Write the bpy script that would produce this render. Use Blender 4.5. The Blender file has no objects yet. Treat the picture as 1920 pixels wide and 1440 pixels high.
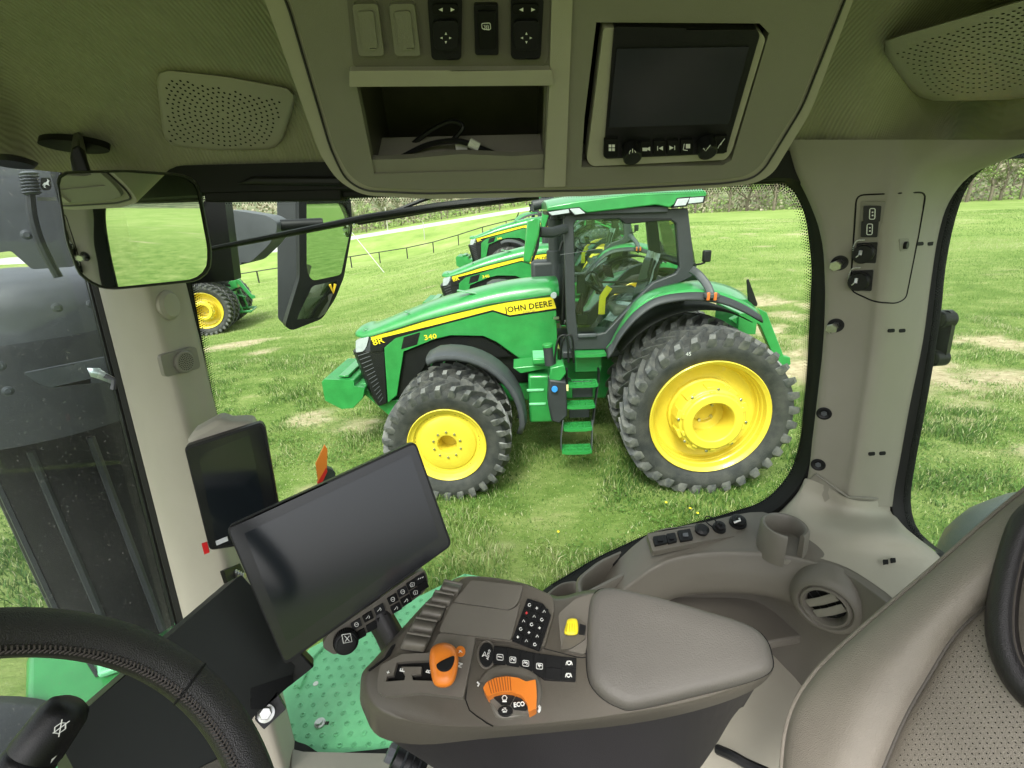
import bpy, bmesh, math, random
import numpy as np
from mathutils import Vector, Matrix
from mathutils.geometry import tessellate_polygon
from mathutils.bvhtree import BVHTree

random.seed(7)
rng = np.random.default_rng(7)
C = bpy.context.scene.collection
scene = bpy.context.scene

# ------------------------------------------------------------------ camera
CAM = Vector((0.0, 0.0, 3.302))
PITCH, ROLL, FPX = 0.34687, 0.04203, 900.0
fwd = Vector((0, math.cos(PITCH), -math.sin(PITCH)))
R0 = Vector((1, 0, 0)); U0 = R0.cross(fwd)
cR = R0 * math.cos(ROLL) - U0 * math.sin(ROLL)
cU = cR.cross(fwd)
cam_data = bpy.data.cameras.new('camera')
cam_data.sensor_width = 36.0
cam_data.lens = FPX / 1920.0 * 36.0
cam_data.clip_start = 0.02
cam_data.clip_end = 3000
cam = bpy.data.objects.new('camera', cam_data)
C.objects.link(cam)
m = Matrix((cR, cU, -fwd)).transposed().to_4x4()
m.translation = CAM
cam.matrix_world = m
scene.camera = cam

# ------------------------------------------------------------------ world, sun, exposure
SUN_EL, SUN_AZ = math.radians(52), math.radians(200)     # azimuth measured from +Y towards +X
world = bpy.data.worlds.new("World"); scene.world = world; world.use_nodes = True
wn = world.node_tree; wn.nodes.clear()
wo = wn.nodes.new('ShaderNodeOutputWorld'); wb = wn.nodes.new('ShaderNodeBackground')
sky = wn.nodes.new('ShaderNodeTexSky'); sky.sky_type = 'NISHITA'; sky.sun_disc = False
sky.sun_elevation = SUN_EL; sky.sun_rotation = SUN_AZ
sky.dust_density = 4.0; sky.air_density = 1.0
hs = wn.nodes.new('ShaderNodeHueSaturation'); hs.inputs['Saturation'].default_value = 0.22
hs.inputs['Value'].default_value = 1.25
wn.links.new(sky.outputs[0], hs.inputs['Color']); wn.links.new(hs.outputs[0], wb.inputs[0])
wb.inputs[1].default_value = 0.15
wn.links.new(wb.outputs[0], wo.inputs[0])
sd = bpy.data.lights.new('sun', 'SUN'); sd.energy = 1.5; sd.angle = math.radians(14); sd.color = (1, .96, .9)
sun = bpy.data.objects.new('sun', sd); C.objects.link(sun)
sv = Vector((math.sin(SUN_AZ) * math.cos(SUN_EL), math.cos(SUN_AZ) * math.cos(SUN_EL), math.sin(SUN_EL)))
sun.rotation_euler = sv.to_track_quat('Z', 'Y').to_euler(); sun.location = (0, -5, 20)
vs = scene.view_settings
vs.view_transform = 'Standard'; vs.look = 'None'; vs.exposure = 1.12; vs.gamma = 1; vs.use_curve_mapping = False
scene.cycles.max_bounces = 10; scene.cycles.diffuse_bounces = 6; scene.cycles.transparent_max_bounces = 16
scene.cycles.sample_clamp_indirect = 6.0

# ------------------------------------------------------------------ pixel -> place (photograph's 1920x1440 grid)
def ray(px, py):
    return fwd + cR * ((px - 960) / FPX) - cU * ((py - 720) / FPX)
def onY(px, py, y):
    d = ray(px, py); return CAM + d * (y / d.y)
def onX(px, py, x):
    d = ray(px, py); return CAM + d * (x / d.x)
def onZ(px, py, z):
    d = ray(px, py); return CAM + d * (z / d.z)
def atD(px, py, s):
    return CAM + ray(px, py) * s
class Plane:
    def __init__(s, p, n):
        s.p = Vector(p); s.n = Vector(n).normalized()
        if s.n.dot(CAM - s.p) < 0: s.n = -s.n
    def at(s, px, py, off=0.0):
        d = ray(px, py); q = s.p + s.n * off
        return CAM + d * ((q - CAM).dot(s.n) / d.dot(s.n))
    def pts(s, px, off=0.0): return [s.at(a, b, off) for a, b in px]
def relP(x, y, z): return CAM + Vector((x, y, z))
def planeAt(px, py, s, n): return Plane(atD(px, py, s), n)

# ------------------------------------------------------------------ materials
MATS = {}
def mat(name, col, rough=.5, metal=0., noise=0., nscale=8., bump=None, spec=.5, coat=0., col2=None, clear=None):
    if name in MATS: return MATS[name]
    mt = bpy.data.materials.new(name); mt.use_nodes = True; nt = mt.node_tree
    b = nt.nodes['Principled BSDF']
    b.inputs['Roughness'].default_value = rough; b.inputs['Metallic'].default_value = metal
    b.inputs['Specular IOR Level'].default_value = spec
    b.inputs['Coat Weight'].default_value = coat; b.inputs['Coat Roughness'].default_value = .08
    b.inputs['Base Color'].default_value = (*col, 1)
    tc = nt.nodes.new('ShaderNodeTexCoord')
    if noise > 0:
        n = nt.nodes.new('ShaderNodeTexNoise'); n.inputs['Scale'].default_value = nscale; n.inputs['Detail'].default_value = 6
        n.inputs['Roughness'].default_value = .65
        nt.links.new(tc.outputs['Object'], n.inputs['Vector'])
        r = nt.nodes.new('ShaderNodeValToRGB')
        c2 = col2 or tuple(min(1, c * (1 + noise)) for c in col)
        c1 = col if col2 else tuple(c * (1 - noise) for c in col)
        r.color_ramp.elements[0].position = .35; r.color_ramp.elements[1].position = .68
        r.color_ramp.elements[0].color = (*c1, 1); r.color_ramp.elements[1].color = (*c2, 1)
        nt.links.new(n.outputs[0], r.inputs[0]); nt.links.new(r.outputs[0], b.inputs['Base Color'])
        mr = nt.nodes.new('ShaderNodeMapRange'); mr.inputs[3].default_value = max(0, rough - .08); mr.inputs[4].default_value = min(1, rough + .1)
        nt.links.new(n.outputs[0], mr.inputs[0]); nt.links.new(mr.outputs[0], b.inputs['Roughness'])
    if bump:
        kind, sc, st = bump
        if kind == 'grain':
            t = nt.nodes.new('ShaderNodeTexNoise'); t.inputs['Scale'].default_value = sc; t.inputs['Detail'].default_value = 3
        elif kind == 'cell':
            t = nt.nodes.new('ShaderNodeTexVoronoi'); t.inputs['Scale'].default_value = sc
        else:
            t = nt.nodes.new('ShaderNodeTexWave'); t.inputs['Scale'].default_value = sc; t.bands_direction = 'X'
            t.inputs['Distortion'].default_value = .05; t.inputs['Detail'].default_value = 1
        nt.links.new(tc.outputs['Object'], t.inputs['Vector'])
        bp = nt.nodes.new('ShaderNodeBump'); bp.inputs['Strength'].default_value = st; bp.inputs['Distance'].default_value = .002
        o = t.outputs['Distance'] if kind == 'cell' else t.outputs[0]
        nt.links.new(o, bp.inputs['Height']); nt.links.new(bp.outputs[0], b.inputs['Normal'])
    MATS[name] = mt; return mt

def glass_mat(name, tint, refl, dirt=0.):
    mt = bpy.data.materials.new(name); mt.use_nodes = True; nt = mt.node_tree; nt.nodes.clear()
    o = nt.nodes.new('ShaderNodeOutputMaterial'); t = nt.nodes.new('ShaderNodeBsdfTransparent'); g = nt.nodes.new('ShaderNodeBsdfGlossy')
    t.inputs[0].default_value = (*tint, 1); g.inputs['Roughness'].default_value = .01; g.inputs[0].default_value = (.9, .95, .92, 1)
    lw = nt.nodes.new('ShaderNodeFresnel'); lw.inputs[0].default_value = 1.45
    mu = nt.nodes.new('ShaderNodeMath'); mu.operation = 'MULTIPLY'; mu.inputs[1].default_value = refl
    mx = nt.nodes.new('ShaderNodeMixShader'); nt.links.new(lw.outputs[0], mu.inputs[0]); nt.links.new(mu.outputs[0], mx.inputs[0])
    nt.links.new(t.outputs[0], mx.inputs[1]); nt.links.new(g.outputs[0], mx.inputs[2])
    last = mx
    if dirt:
        d = nt.nodes.new('ShaderNodeBsdfDiffuse'); d.inputs[0].default_value = (.75, .75, .7, 1)
        tc = nt.nodes.new('ShaderNodeTexCoord'); n = nt.nodes.new('ShaderNodeTexNoise'); n.inputs['Scale'].default_value = 160; n.inputs['Detail'].default_value = 2
        n2 = nt.nodes.new('ShaderNodeTexNoise'); n2.inputs['Scale'].default_value = 5
        nt.links.new(tc.outputs['Object'], n.inputs['Vector']); nt.links.new(tc.outputs['Object'], n2.inputs['Vector'])
        r = nt.nodes.new('ShaderNodeValToRGB'); r.color_ramp.elements[0].position = .66; r.color_ramp.elements[1].position = .74
        r.color_ramp.elements[1].color = (.5, .5, .5, 1)
        nt.links.new(n.outputs[0], r.inputs[0])
        ad = nt.nodes.new('ShaderNodeMath'); ad.operation = 'MULTIPLY_ADD'; ad.inputs[1].default_value = .10 * dirt
        nt.links.new(n2.outputs[0], ad.inputs[0])
        m3 = nt.nodes.new('ShaderNodeMath'); m3.operation = 'MULTIPLY'; m3.inputs[1].default_value = dirt
        nt.links.new(r.outputs[0], m3.inputs[0]); nt.links.new(m3.outputs[0], ad.inputs[2])
        mx2 = nt.nodes.new('ShaderNodeMixShader'); nt.links.new(ad.outputs[0], mx2.inputs[0])
        nt.links.new(mx.outputs[0], mx2.inputs[1]); nt.links.new(d.outputs[0], mx2.inputs[2]); last = mx2
    nt.links.new(last.outputs[0], o.inputs[0])
    MATS[name] = mt; return mt

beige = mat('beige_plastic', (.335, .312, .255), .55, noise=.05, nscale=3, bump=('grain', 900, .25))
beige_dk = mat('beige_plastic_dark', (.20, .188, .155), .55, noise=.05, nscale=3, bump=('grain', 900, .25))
liner = mat('headliner_fabric', (.30, .29, .21), .95, noise=.06, nscale=14, bump=('rib', 42, .6), spec=.1)
taupe = mat('taupe_plastic', (.100, .089, .072), .42, noise=.05, nscale=4, bump=('grain', 1200, .2))
taupe_lt = mat('taupe_plastic_light', (.135, .123, .103), .45, noise=.05, nscale=4, bump=('grain', 1200, .2))
padm = mat('pad_soft_vinyl', (.105, .097, .086), .6, noise=.08, nscale=6, bump=('grain', 500, .3))
darkp = mat('dark_base_plastic', (.020, .018, .020), .5, noise=.08, nscale=4, bump=('grain', 900, .3))
black = mat('black_plastic', (.006, .006, .007), .42, noise=.1, nscale=9, bump=('grain', 900, .2), spec=.35)
blackm = mat('black_matt', (.005, .005, .005), .75, noise=.2, nscale=9, spec=.25)
rubber = mat('window_rubber', (.006, .006, .006), .6, noise=.15, nscale=20, spec=.3)
leather_b = mat('black_leather', (.014, .012, .0135), .40, noise=.12, nscale=30, bump=('cell', 900, .35))
leather_t = mat('seat_leather', (.215, .19, .158), .55, noise=.06, nscale=9, bump=('cell', 700, .3))
thread = mat('stitch_thread', (.06, .05, .045), .9)
white_ink = mat('white_ink', (.75, .75, .72), .6)
screen = mat('dark_screen_glass', (.009, .012, .016), .12, spec=.6)
screen_edge = mat('screen_border', (.012, .013, .015), .2, spec=.55)
orange = mat('orange_plastic', (.72, .20, .02), .38, noise=.04, nscale=20)
yellow_p = mat('yellow_plastic', (.80, .66, .02), .4, noise=.04, nscale=20)
steel = mat('bright_steel', (.55, .55, .53), .28, 1., noise=.15, nscale=60)
green = mat('green_paint', (.024, .23, .052), .32, noise=.13, nscale=5, coat=.5)
green_pl = mat('green_paint_skylit', (.18, .56, .28), .5, noise=.14, nscale=7, coat=.1)  # green paint made paler: skylight on upward faces put into the colour
yellow = mat('yellow_paint', (.70, .54, .045), .38, noise=.08, nscale=3, coat=.3)
decal_y = mat('yellow_decal', (.80, .62, .02), .4)
tyre_m = mat('tyre_rubber', (.020, .021, .023), .62, noise=.35, nscale=7, col2=(.058, .056, .052), bump=('grain', 60, .4))
lug_m = mat('tyre_lug_rubber', (.040, .042, .047), .42, noise=.35, nscale=11, col2=(.13, .125, .115), bump=('grain', 60, .4))
greyp = mat('dark_grey_plastic', (.026, .028, .032), .5, noise=.15, nscale=4, bump=('grain', 200, .2))
beige_p = mat('beige_plastic_shaded', (.255, .238, .195), .55, noise=.05, nscale=3, bump=('grain', 900, .25))  # darker copy of the beige plastic, rear pillar's shading put into the colour
greyfend = mat('grey_fender_plastic', (.055, .058, .066), .5, noise=.12, nscale=4)
metalg = mat('grey_painted_metal', (.085, .09, .102), .45, noise=.25, nscale=4, bump=('grain', 60, .2))
lampm = mat('lamp_glass', (.42, .45, .47), .12, noise=.1, nscale=20, spec=.8)
mirror_m = mat('mirror_glass', (.86, .90, .88), .015, 1.)
red_m = mat('red_plastic', (.65, .01, .015), .4)
blue_m = mat('blue_cap', (.03, .22, .60), .4)
film = mat('plastic_film', (.50, .55, .56), .2, noise=.3, nscale=14, spec=.8)
glass_side = glass_mat('side_glass', (.90, .95, .90), .10)
glass_front = glass_mat('windscreen_glass', (.86, .90, .89), .5, dirt=.35)
glass_far = glass_mat('tractor_glass', (.93, .98, .96), .9)

# ------------------------------------------------------------------ mesh builder
def cr(p0, p1, p2, p3, t):
    return .5 * ((2 * p1) + (p2 - p0) * t + (2 * p0 - 5 * p1 + 4 * p2 - p3) * t * t + (3 * p1 - p0 - 3 * p2 + p3) * t ** 3)
def smooth_line(pts, n, closed=False):
    P = [Vector(p) for p in pts]; out = []; N = len(P)
    for i in range(N if closed else N - 1):
        g = (lambda k: P[k % N]) if closed else (lambda k: P[max(0, min(N - 1, k))])
        a, b, c, d = g(i - 1), g(i), g(i + 1), g(i + 2)
        if not closed:
            if i == 0: a = b * 2 - c
            if i == N - 2: d = c * 2 - b
        for k in range(n): out.append(cr(a, b, c, d, k / n))
    if not closed: out.append(P[-1])
    return out
def rnd(poly, r, n=4):
    """round the corners of a 2D/3D polygon"""
    P = [Vector(p) for p in poly]; N = len(P); out = []
    rr = r if isinstance(r, (list, tuple)) else [r] * N
    for i in range(N):
        a, b, c = P[i - 1], P[i], P[(i + 1) % N]
        u = (a - b); v = (c - b); q = min(rr[i], u.length * .48, v.length * .48)
        if q < 1e-6: out.append(b); continue
        s = b + u.normalized() * q; e = b + v.normalized() * q
        for k in range(n + 1):
            t = k / n; out.append(s * (1 - t) ** 2 + b * 2 * t * (1 - t) + e * t * t)
    return out
def resample(poly, n):
    P = [Vector(p) for p in poly]; P.append(P[0]); L = [0]
    for a, b in zip(P, P[1:]): L.append(L[-1] + (b - a).length)
    out = []; j = 0
    for k in range(n):
        s = L[-1] * k / n
        while L[j + 1] < s: j += 1
        t = (s - L[j]) / max(1e-9, L[j + 1] - L[j]); out.append(P[j].lerp(P[j + 1], t))
    return out

class MB:
    def __init__(s): s.v = []; s.f = []
    def add(s, vs_, fs):
        o = len(s.v); s.v += [Vector(v) for v in vs_]; s.f += [tuple(i + o for i in f) for f in fs]; return s
    def box(s, c, d, rot=None):
        c = Vector(c); hx, hy, hz = d[0] / 2, d[1] / 2, d[2] / 2
        vs_ = [Vector((x, y, z)) for x in (-hx, hx) for y in (-hy, hy) for z in (-hz, hz)]
        if rot is not None: vs_ = [rot @ v for v in vs_]
        return s.add([v + c for v in vs_], [(0, 1, 3, 2), (4, 6, 7, 5), (0, 4, 5, 1), (2, 3, 7, 6), (0, 2, 6, 4), (1, 5, 7, 3)])
    def slab(s, pts, d, holes=()):
        """polygon pts (3D) extruded along vector d, with optional through holes"""
        loops = [list(map(Vector, pts))] + [list(map(Vector, h)) for h in holes]
        tr = tessellate_polygon(loops); fl = [p for l in loops for p in l]; n = len(fl); d = Vector(d)
        vs_ = fl + [p + d for p in fl]; fs = []
        for t in tr:
            fs.append(tuple(t)); fs.append(tuple(i + n for i in reversed(t)))
        o = 0
        for l in loops:
            k = len(l)
            for i in range(k): fs.append((o + i, o + (i + 1) % k, o + (i + 1) % k + n, o + i + n))
            o += k
        return s.add(vs_, fs)
    def loft(s, loops, cap0=True, cap1=True, closed=True):
        n = len(loops[0]); vs_ = [p for l in loops for p in l]; fs = []
        for j in range(len(loops) - 1):
            for i in range(n if closed else n - 1):
                a = j * n + i; b = j * n + (i + 1) % n; fs.append((a, b, b + n, a + n))
        if closed and cap0: fs.append(tuple(range(n)))
        if closed and cap1: fs.append(tuple(reversed(range(len(vs_) - n, len(vs_)))))
        return s.add(vs_, fs)
    def grid(s, rows, su=4, sv=4):
        rs = [smooth_line(r, su) for r in rows]; cols = list(zip(*rs)); cs = [smooth_line(c, sv) for c in cols]
        R = list(zip(*cs)); return s.loft([list(r) for r in R], closed=False)
    def tube(s, path, r, n=8, cap=True, up=None):
        P = [Vector(p) for p in path]; loops = []; prev = None
        for i, p in enumerate(P):
            t = (P[min(i + 1, len(P) - 1)] - P[max(i - 1, 0)]).normalized()
            if prev is None:
                a = up or (Vector((0, 0, 1)) if abs(t.z) < .9 else Vector((1, 0, 0)))
                x = t.cross(a).normalized()
            else: x = (prev - t * prev.dot(t)).normalized()
            prev = x; y = t.cross(x); rr = r[i] if isinstance(r, list) else r
            ra, rb = rr if isinstance(rr, tuple) else (rr, rr)
            loops.append([p + x * math.cos(2 * math.pi * k / n) * ra + y * math.sin(2 * math.pi * k / n) * rb for k in range(n)])
        return s.loft(loops, cap, cap)
    def lathe(s, prof, o, ax, n=32, a0=0, a1=2 * math.pi):
        """profile (radius, height) about axis ax through o"""
        o = Vector(o); ax = Vector(ax).normalized(); u = ax.orthogonal().normalized(); w = ax.cross(u)
        full = abs(a1 - a0 - 2 * math.pi) < 1e-6; m_ = n if full else n + 1
        vs_ = []; 
        for (r, h) in prof:
            for k in range(m_):
                a = a0 + (a1 - a0) * k / n; vs_.append(o + ax * h + (u * math.cos(a) + w * math.sin(a)) * r)
        fs = []
        for j in range(len(prof) - 1):
            for k in range(n if full else n):
                k2 = (k + 1) % m_
                fs.append((j * m_ + k, j * m_ + k2, (j + 1) * m_ + k2, (j + 1) * m_ + k))
        return s.add(vs_, fs)
    def cyl(s, o, ax, r, h, n=20, bev=.0):
        b = bev or min(r, h) * .12
        return s.lathe([(0, 0), (r, 0), (r, h - b), (r - b, h), (0, h)], o, ax, n)
    def build(s, name, mt, parent=None, angle=35, bevel=0., seg=2, local=False, solid=0.):
        me = bpy.data.meshes.new(name)
        org = Vector((0, 0, 0))
        if parent is not None and not local:
            q = parent
            while q is not None: org += q.location; q = q.parent
        me.from_pydata([tuple(v - org) for v in s.v], [], s.f); me.validate()
        bm = bmesh.new(); bm.from_mesh(me); bmesh.ops.remove_doubles(bm, verts=bm.verts, dist=1e-6)
        bmesh.ops.recalc_face_normals(bm, faces=bm.faces); bm.to_mesh(me); bm.free()
        if angle: 
            me.shade_smooth(); me.set_sharp_from_angle(angle=math.radians(angle))
        me.materials.append(mt)
        ob = bpy.data.objects.new(name, me); C.objects.link(ob)
        if parent is not None: ob.parent = parent
        if solid:
            md = ob.modifiers.new('thickness', 'SOLIDIFY'); md.thickness = solid; md.offset = 0
        if bevel:
            md = ob.modifiers.new('bevel', 'BEVEL'); md.width = bevel; md.segments = seg; md.limit_method = 'ANGLE'; md.angle_limit = math.radians(38)
            md.harden_normals = False
        return ob

def tag(o, label=None, cat=None, group=None, kind=None):
    if label: o['label'] = label
    if cat: o['category'] = cat
    if group: o['group'] = group
    if kind: o['kind'] = kind
    return o
def thing(name, label, cat, loc=(0, 0, 0), group=None):
    o = bpy.data.objects.new(name, None); o.empty_display_size = .1; C.objects.link(o); o.location = loc
    return tag(o, label, cat, group)
def copy_tree(o, parent=None):
    c = o.copy(); C.objects.link(c)
    if parent is not None: c.parent = parent
    for ch in o.children: copy_tree(ch, c)
    return c
def text_mesh(txt, size, origin, xdir, ydir, name, mt, parent, depth=.0006, bold=0., local=False, spacing=1., shear=0., align='CENTER', xs=1.):
    cu = bpy.data.curves.new('t', 'FONT'); cu.body = txt; cu.size = size; cu.extrude = depth; cu.offset = bold * size
    cu.align_x = align; cu.align_y = 'CENTER'; cu.space_character = spacing; cu.shear = shear; cu.resolution_u = 2
    ob = bpy.data.objects.new('t', cu); C.objects.link(ob)
    bpy.context.view_layer.update()
    me0 = ob.to_mesh(); x = Vector(xdir).normalized(); z = x.cross(Vector(ydir)).normalized(); y = z.cross(x)
    o = Vector(origin)
    mb = MB(); mb.add([o + x * v.co.x * xs + y * v.co.y + z * (v.co.z + depth) for v in me0.vertices], [tuple(p.vertices) for p in me0.polygons])
    ob.to_mesh_clear(); bpy.data.objects.remove(ob); bpy.data.curves.remove(cu)
    return mb.build(name, mt, parent, angle=0, local=local)
def disc(mb, c, n, r, k=8, u=None):
    n = Vector(n).normalized(); u = n.orthogonal().normalized() if u is None else u; w = n.cross(u); c = Vector(c)
    mb.add([c + (u * math.cos(2 * math.pi * i / k) + w * math.sin(2 * math.pi * i / k)) * r for i in range(k)], [tuple(range(k))])
def inside(x, y, poly):
    c = False; n = len(poly)
    for i in range(n):
        x1, y1 = poly[i]; x2, y2 = poly[i - 1]
        if (y1 > y) != (y2 > y) and x < (x2 - x1) * (y - y1) / (y2 - y1) + x1: c = not c
    return c
def px_slab(plane, px, th, off=0., r=0., holes=(), n=4):
    """polygon traced on a plane; th = thickness going away from the camera, off = how proud of the plane"""
    P = rnd([(a, b, 0) for a, b in px], r, n) if r else [Vector((a, b, 0)) for a, b in px]
    mb = MB(); mb.slab([plane.at(p.x, p.y, off) for p in P], plane.n * -th,
                       [[plane.at(p[0], p[1], off) for p in h] for h in holes])
    return mb
# ------------------------------------------------------------------ terrain
def ss(t): t = np.clip(t, 0, 1); return t * t * (3 - 2 * t)
def gz(x, y):
    x = np.asarray(x, float); y = np.asarray(y, float)
    up = 1.9 * (1 - np.exp(-np.clip(y - 9, 0, None) / 20.))
    z = up * ss((x + 10) / 15) - .09 * np.clip(-(x + 2), 0, 30) * ss((y - 8) / 12)
    # bank that carries the road, left and centre
    road = np.clip(2.9 + .115 * x, -.5, 4.6)
    side = 1 - ss((x - 9) / 14)
    bank = ss((y - 51) / 12.)
    z = z * (1 - bank * side) + road * bank * side
    z = z + side * ss((y - 76) / 60) * 2.2
    z = z - ss((2.2 - y) / 3) * 0.0
    return z
def hash2(i, j, s):
    n = (i * 374761393 + j * 668265263 + s * 69069) & 0xffffffff
    n = ((n ^ (n >> 13)) * 1274126177) & 0xffffffff
    return ((n ^ (n >> 16)) & 0xffff) / 65535.
def vnoise(x, y, s=0):
    i = np.floor(x).astype(np.int64); j = np.floor(y).astype(np.int64); fx = x - i; fy = y - j
    fx = fx * fx * (3 - 2 * fx); fy = fy * fy * (3 - 2 * fy)
    a = hash2(i, j, s); b = hash2(i + 1, j, s); c = hash2(i, j + 1, s); d = hash2(i + 1, j + 1, s)
    return (a * (1 - fx) + b * fx) * (1 - fy) + (c * (1 - fx) + d * fx) * fy
def fbm(x, y, s=0, o=4):
    r = 0; w = 0; a = 1.
    for k in range(o): r = r + a * vnoise(x * 2 ** k, y * 2 ** k, s + k); w += a; a *= .55
    return r / w
def bare(x, y):
    """0 = thick grass, 1 = dry soil and straw"""
    n = fbm(x * .45 + 3.1, y * .8 + 1.7, 5, 5)
    b = .215 - .0 * x
    b = b + .27 * np.exp(-((x - 8.5) / 3.5) ** 2 - ((y - 7.0) / 3.5) ** 2)          # the trampled patch by the rear window
    b = b + .17 * np.exp(-((x - 6.5) / 5) ** 2 - ((y - 13) / 4.5) ** 2)
    b = b + .22 * np.exp(-((x + 8.5) / 2.6) ** 2 - ((y - 14.5) / 2.2) ** 2)
    b = b - .08 * np.exp(-((x + 3) / 4) ** 2 - ((y - 9) / 2.2) ** 2)
    b = b - .14 * np.exp(-((x - .3) / 3.0) ** 2 - ((y - 4.2) / 2.0) ** 2)
    b = b + .10 * np.exp(-((x - 25) / 30) ** 2 - ((y - 33) / 6) ** 2)
    return ss((n - (1 - b) + .10) / .16)

def ground_mesh():
    xs = np.concatenate([-np.geomspace(14, 500, 26)[::-1], np.linspace(-13.8, 16, 200), np.geomspace(16.4, 500, 40)])
    ys = np.concatenate([-np.geomspace(1, 200, 14)[::-1], np.linspace(-.5, 18, 125), np.geomspace(18.3, 100, 90), np.geomspace(104, 900, 20)])
    X, Y = np.meshgrid(xs, ys); Z = gz(X, Y)
    near = (Y > 1) & (Y < 18)
    Z = Z + near * (.03 * (fbm(X * .9, Y * .9, 11, 4) - .5))
    me = bpy.data.meshes.new('ground'); n, m_ = X.shape
    idx = np.arange(n * m_).reshape(n, m_)
    q = np.stack([idx[:-1, :-1], idx[:-1, 1:], idx[1:, 1:], idx[1:, :-1]], -1).reshape(-1, 4)
    me.vertices.add(n * m_); me.vertices.foreach_set('co', np.stack([X, Y, Z], -1).ravel())
    me.loops.add(q.size); me.loops.foreach_set('vertex_index', q.ravel())
    me.polygons.add(len(q)); me.polygons.foreach_set('loop_start', np.arange(0, q.size, 4)); me.polygons.foreach_set('loop_total', np.full(len(q), 4))
    at = me.attributes.new('bare', 'FLOAT', 'POINT'); at.data.foreach_set('value', bare(X, Y).ravel())
    me.update(); me.validate(); me.shade_smooth()
    ob = bpy.data.objects.new('ground', me); C.objects.link(ob); tag(ob, kind='structure')
    mt = bpy.data.materials.new('ground'); mt.use_nodes = True; nt = mt.node_tree; b = nt.nodes['Principled BSDF']; b.inputs['Roughness'].default_value = .95
    b.inputs['Specular IOR Level'].default_value = .1
    a = nt.nodes.new('ShaderNodeAttribute'); a.attribute_name = 'bare'
    geo = nt.nodes.new('ShaderNodeNewGeometry')
    def nz(sc, det=8):
        mp = nt.nodes.new('ShaderNodeMapping'); mp.inputs['Scale'].default_value = (.6, 1, 1)
        t = nt.nodes.new('ShaderNodeTexNoise'); t.inputs['Scale'].default_value = sc; t.inputs['Detail'].default_value = det; t.inputs['Roughness'].default_value = .7
        nt.links.new(geo.outputs['Position'], mp.inputs[0]); nt.links.new(mp.outputs[0], t.inputs['Vector']); return t
    def ramp(src, pts):
        r = nt.nodes.new('ShaderNodeValToRGB')
        while len(r.color_ramp.elements) < len(pts): r.color_ramp.elements.new(.5)
        for e, (p, c) in zip(r.color_ramp.elements, pts): e.position = p; e.color = (*c, 1)
        nt.links.new(src, r.inputs[0]); return r
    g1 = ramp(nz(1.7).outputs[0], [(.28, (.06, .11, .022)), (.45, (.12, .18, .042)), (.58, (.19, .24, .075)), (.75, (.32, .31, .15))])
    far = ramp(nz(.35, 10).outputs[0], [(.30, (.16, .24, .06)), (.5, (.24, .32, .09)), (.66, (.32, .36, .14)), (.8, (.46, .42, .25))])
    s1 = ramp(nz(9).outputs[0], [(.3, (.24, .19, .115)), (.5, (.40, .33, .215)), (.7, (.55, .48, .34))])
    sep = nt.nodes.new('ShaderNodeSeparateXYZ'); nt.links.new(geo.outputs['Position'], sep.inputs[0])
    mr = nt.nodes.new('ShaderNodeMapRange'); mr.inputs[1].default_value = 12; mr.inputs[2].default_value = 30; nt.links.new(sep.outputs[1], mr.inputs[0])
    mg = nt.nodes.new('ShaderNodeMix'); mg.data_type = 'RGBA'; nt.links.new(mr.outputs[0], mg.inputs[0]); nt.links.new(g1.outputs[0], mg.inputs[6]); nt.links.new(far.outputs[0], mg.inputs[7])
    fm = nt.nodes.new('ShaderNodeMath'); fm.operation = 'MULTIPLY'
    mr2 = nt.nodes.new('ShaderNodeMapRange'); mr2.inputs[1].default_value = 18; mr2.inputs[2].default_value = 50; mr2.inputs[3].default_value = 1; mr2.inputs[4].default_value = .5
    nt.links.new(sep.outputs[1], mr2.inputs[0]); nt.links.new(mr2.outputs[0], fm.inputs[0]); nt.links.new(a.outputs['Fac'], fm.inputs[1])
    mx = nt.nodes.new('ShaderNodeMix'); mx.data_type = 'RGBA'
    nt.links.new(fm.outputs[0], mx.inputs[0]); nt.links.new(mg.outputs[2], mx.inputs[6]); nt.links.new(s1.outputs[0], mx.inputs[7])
    nt.links.new(mx.outputs[2], b.inputs['Base Color'])
    bp = nt.nodes.new('ShaderNodeBump'); bp.inputs['Strength'].default_value = .8; bp.inputs['Distance'].default_value = .03
    nt.links.new(nz(14).outputs[0], bp.inputs['Height']); nt.links.new(bp.outputs[0], b.inputs['Normal'])
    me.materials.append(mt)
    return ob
ground = ground_mesh()

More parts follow.
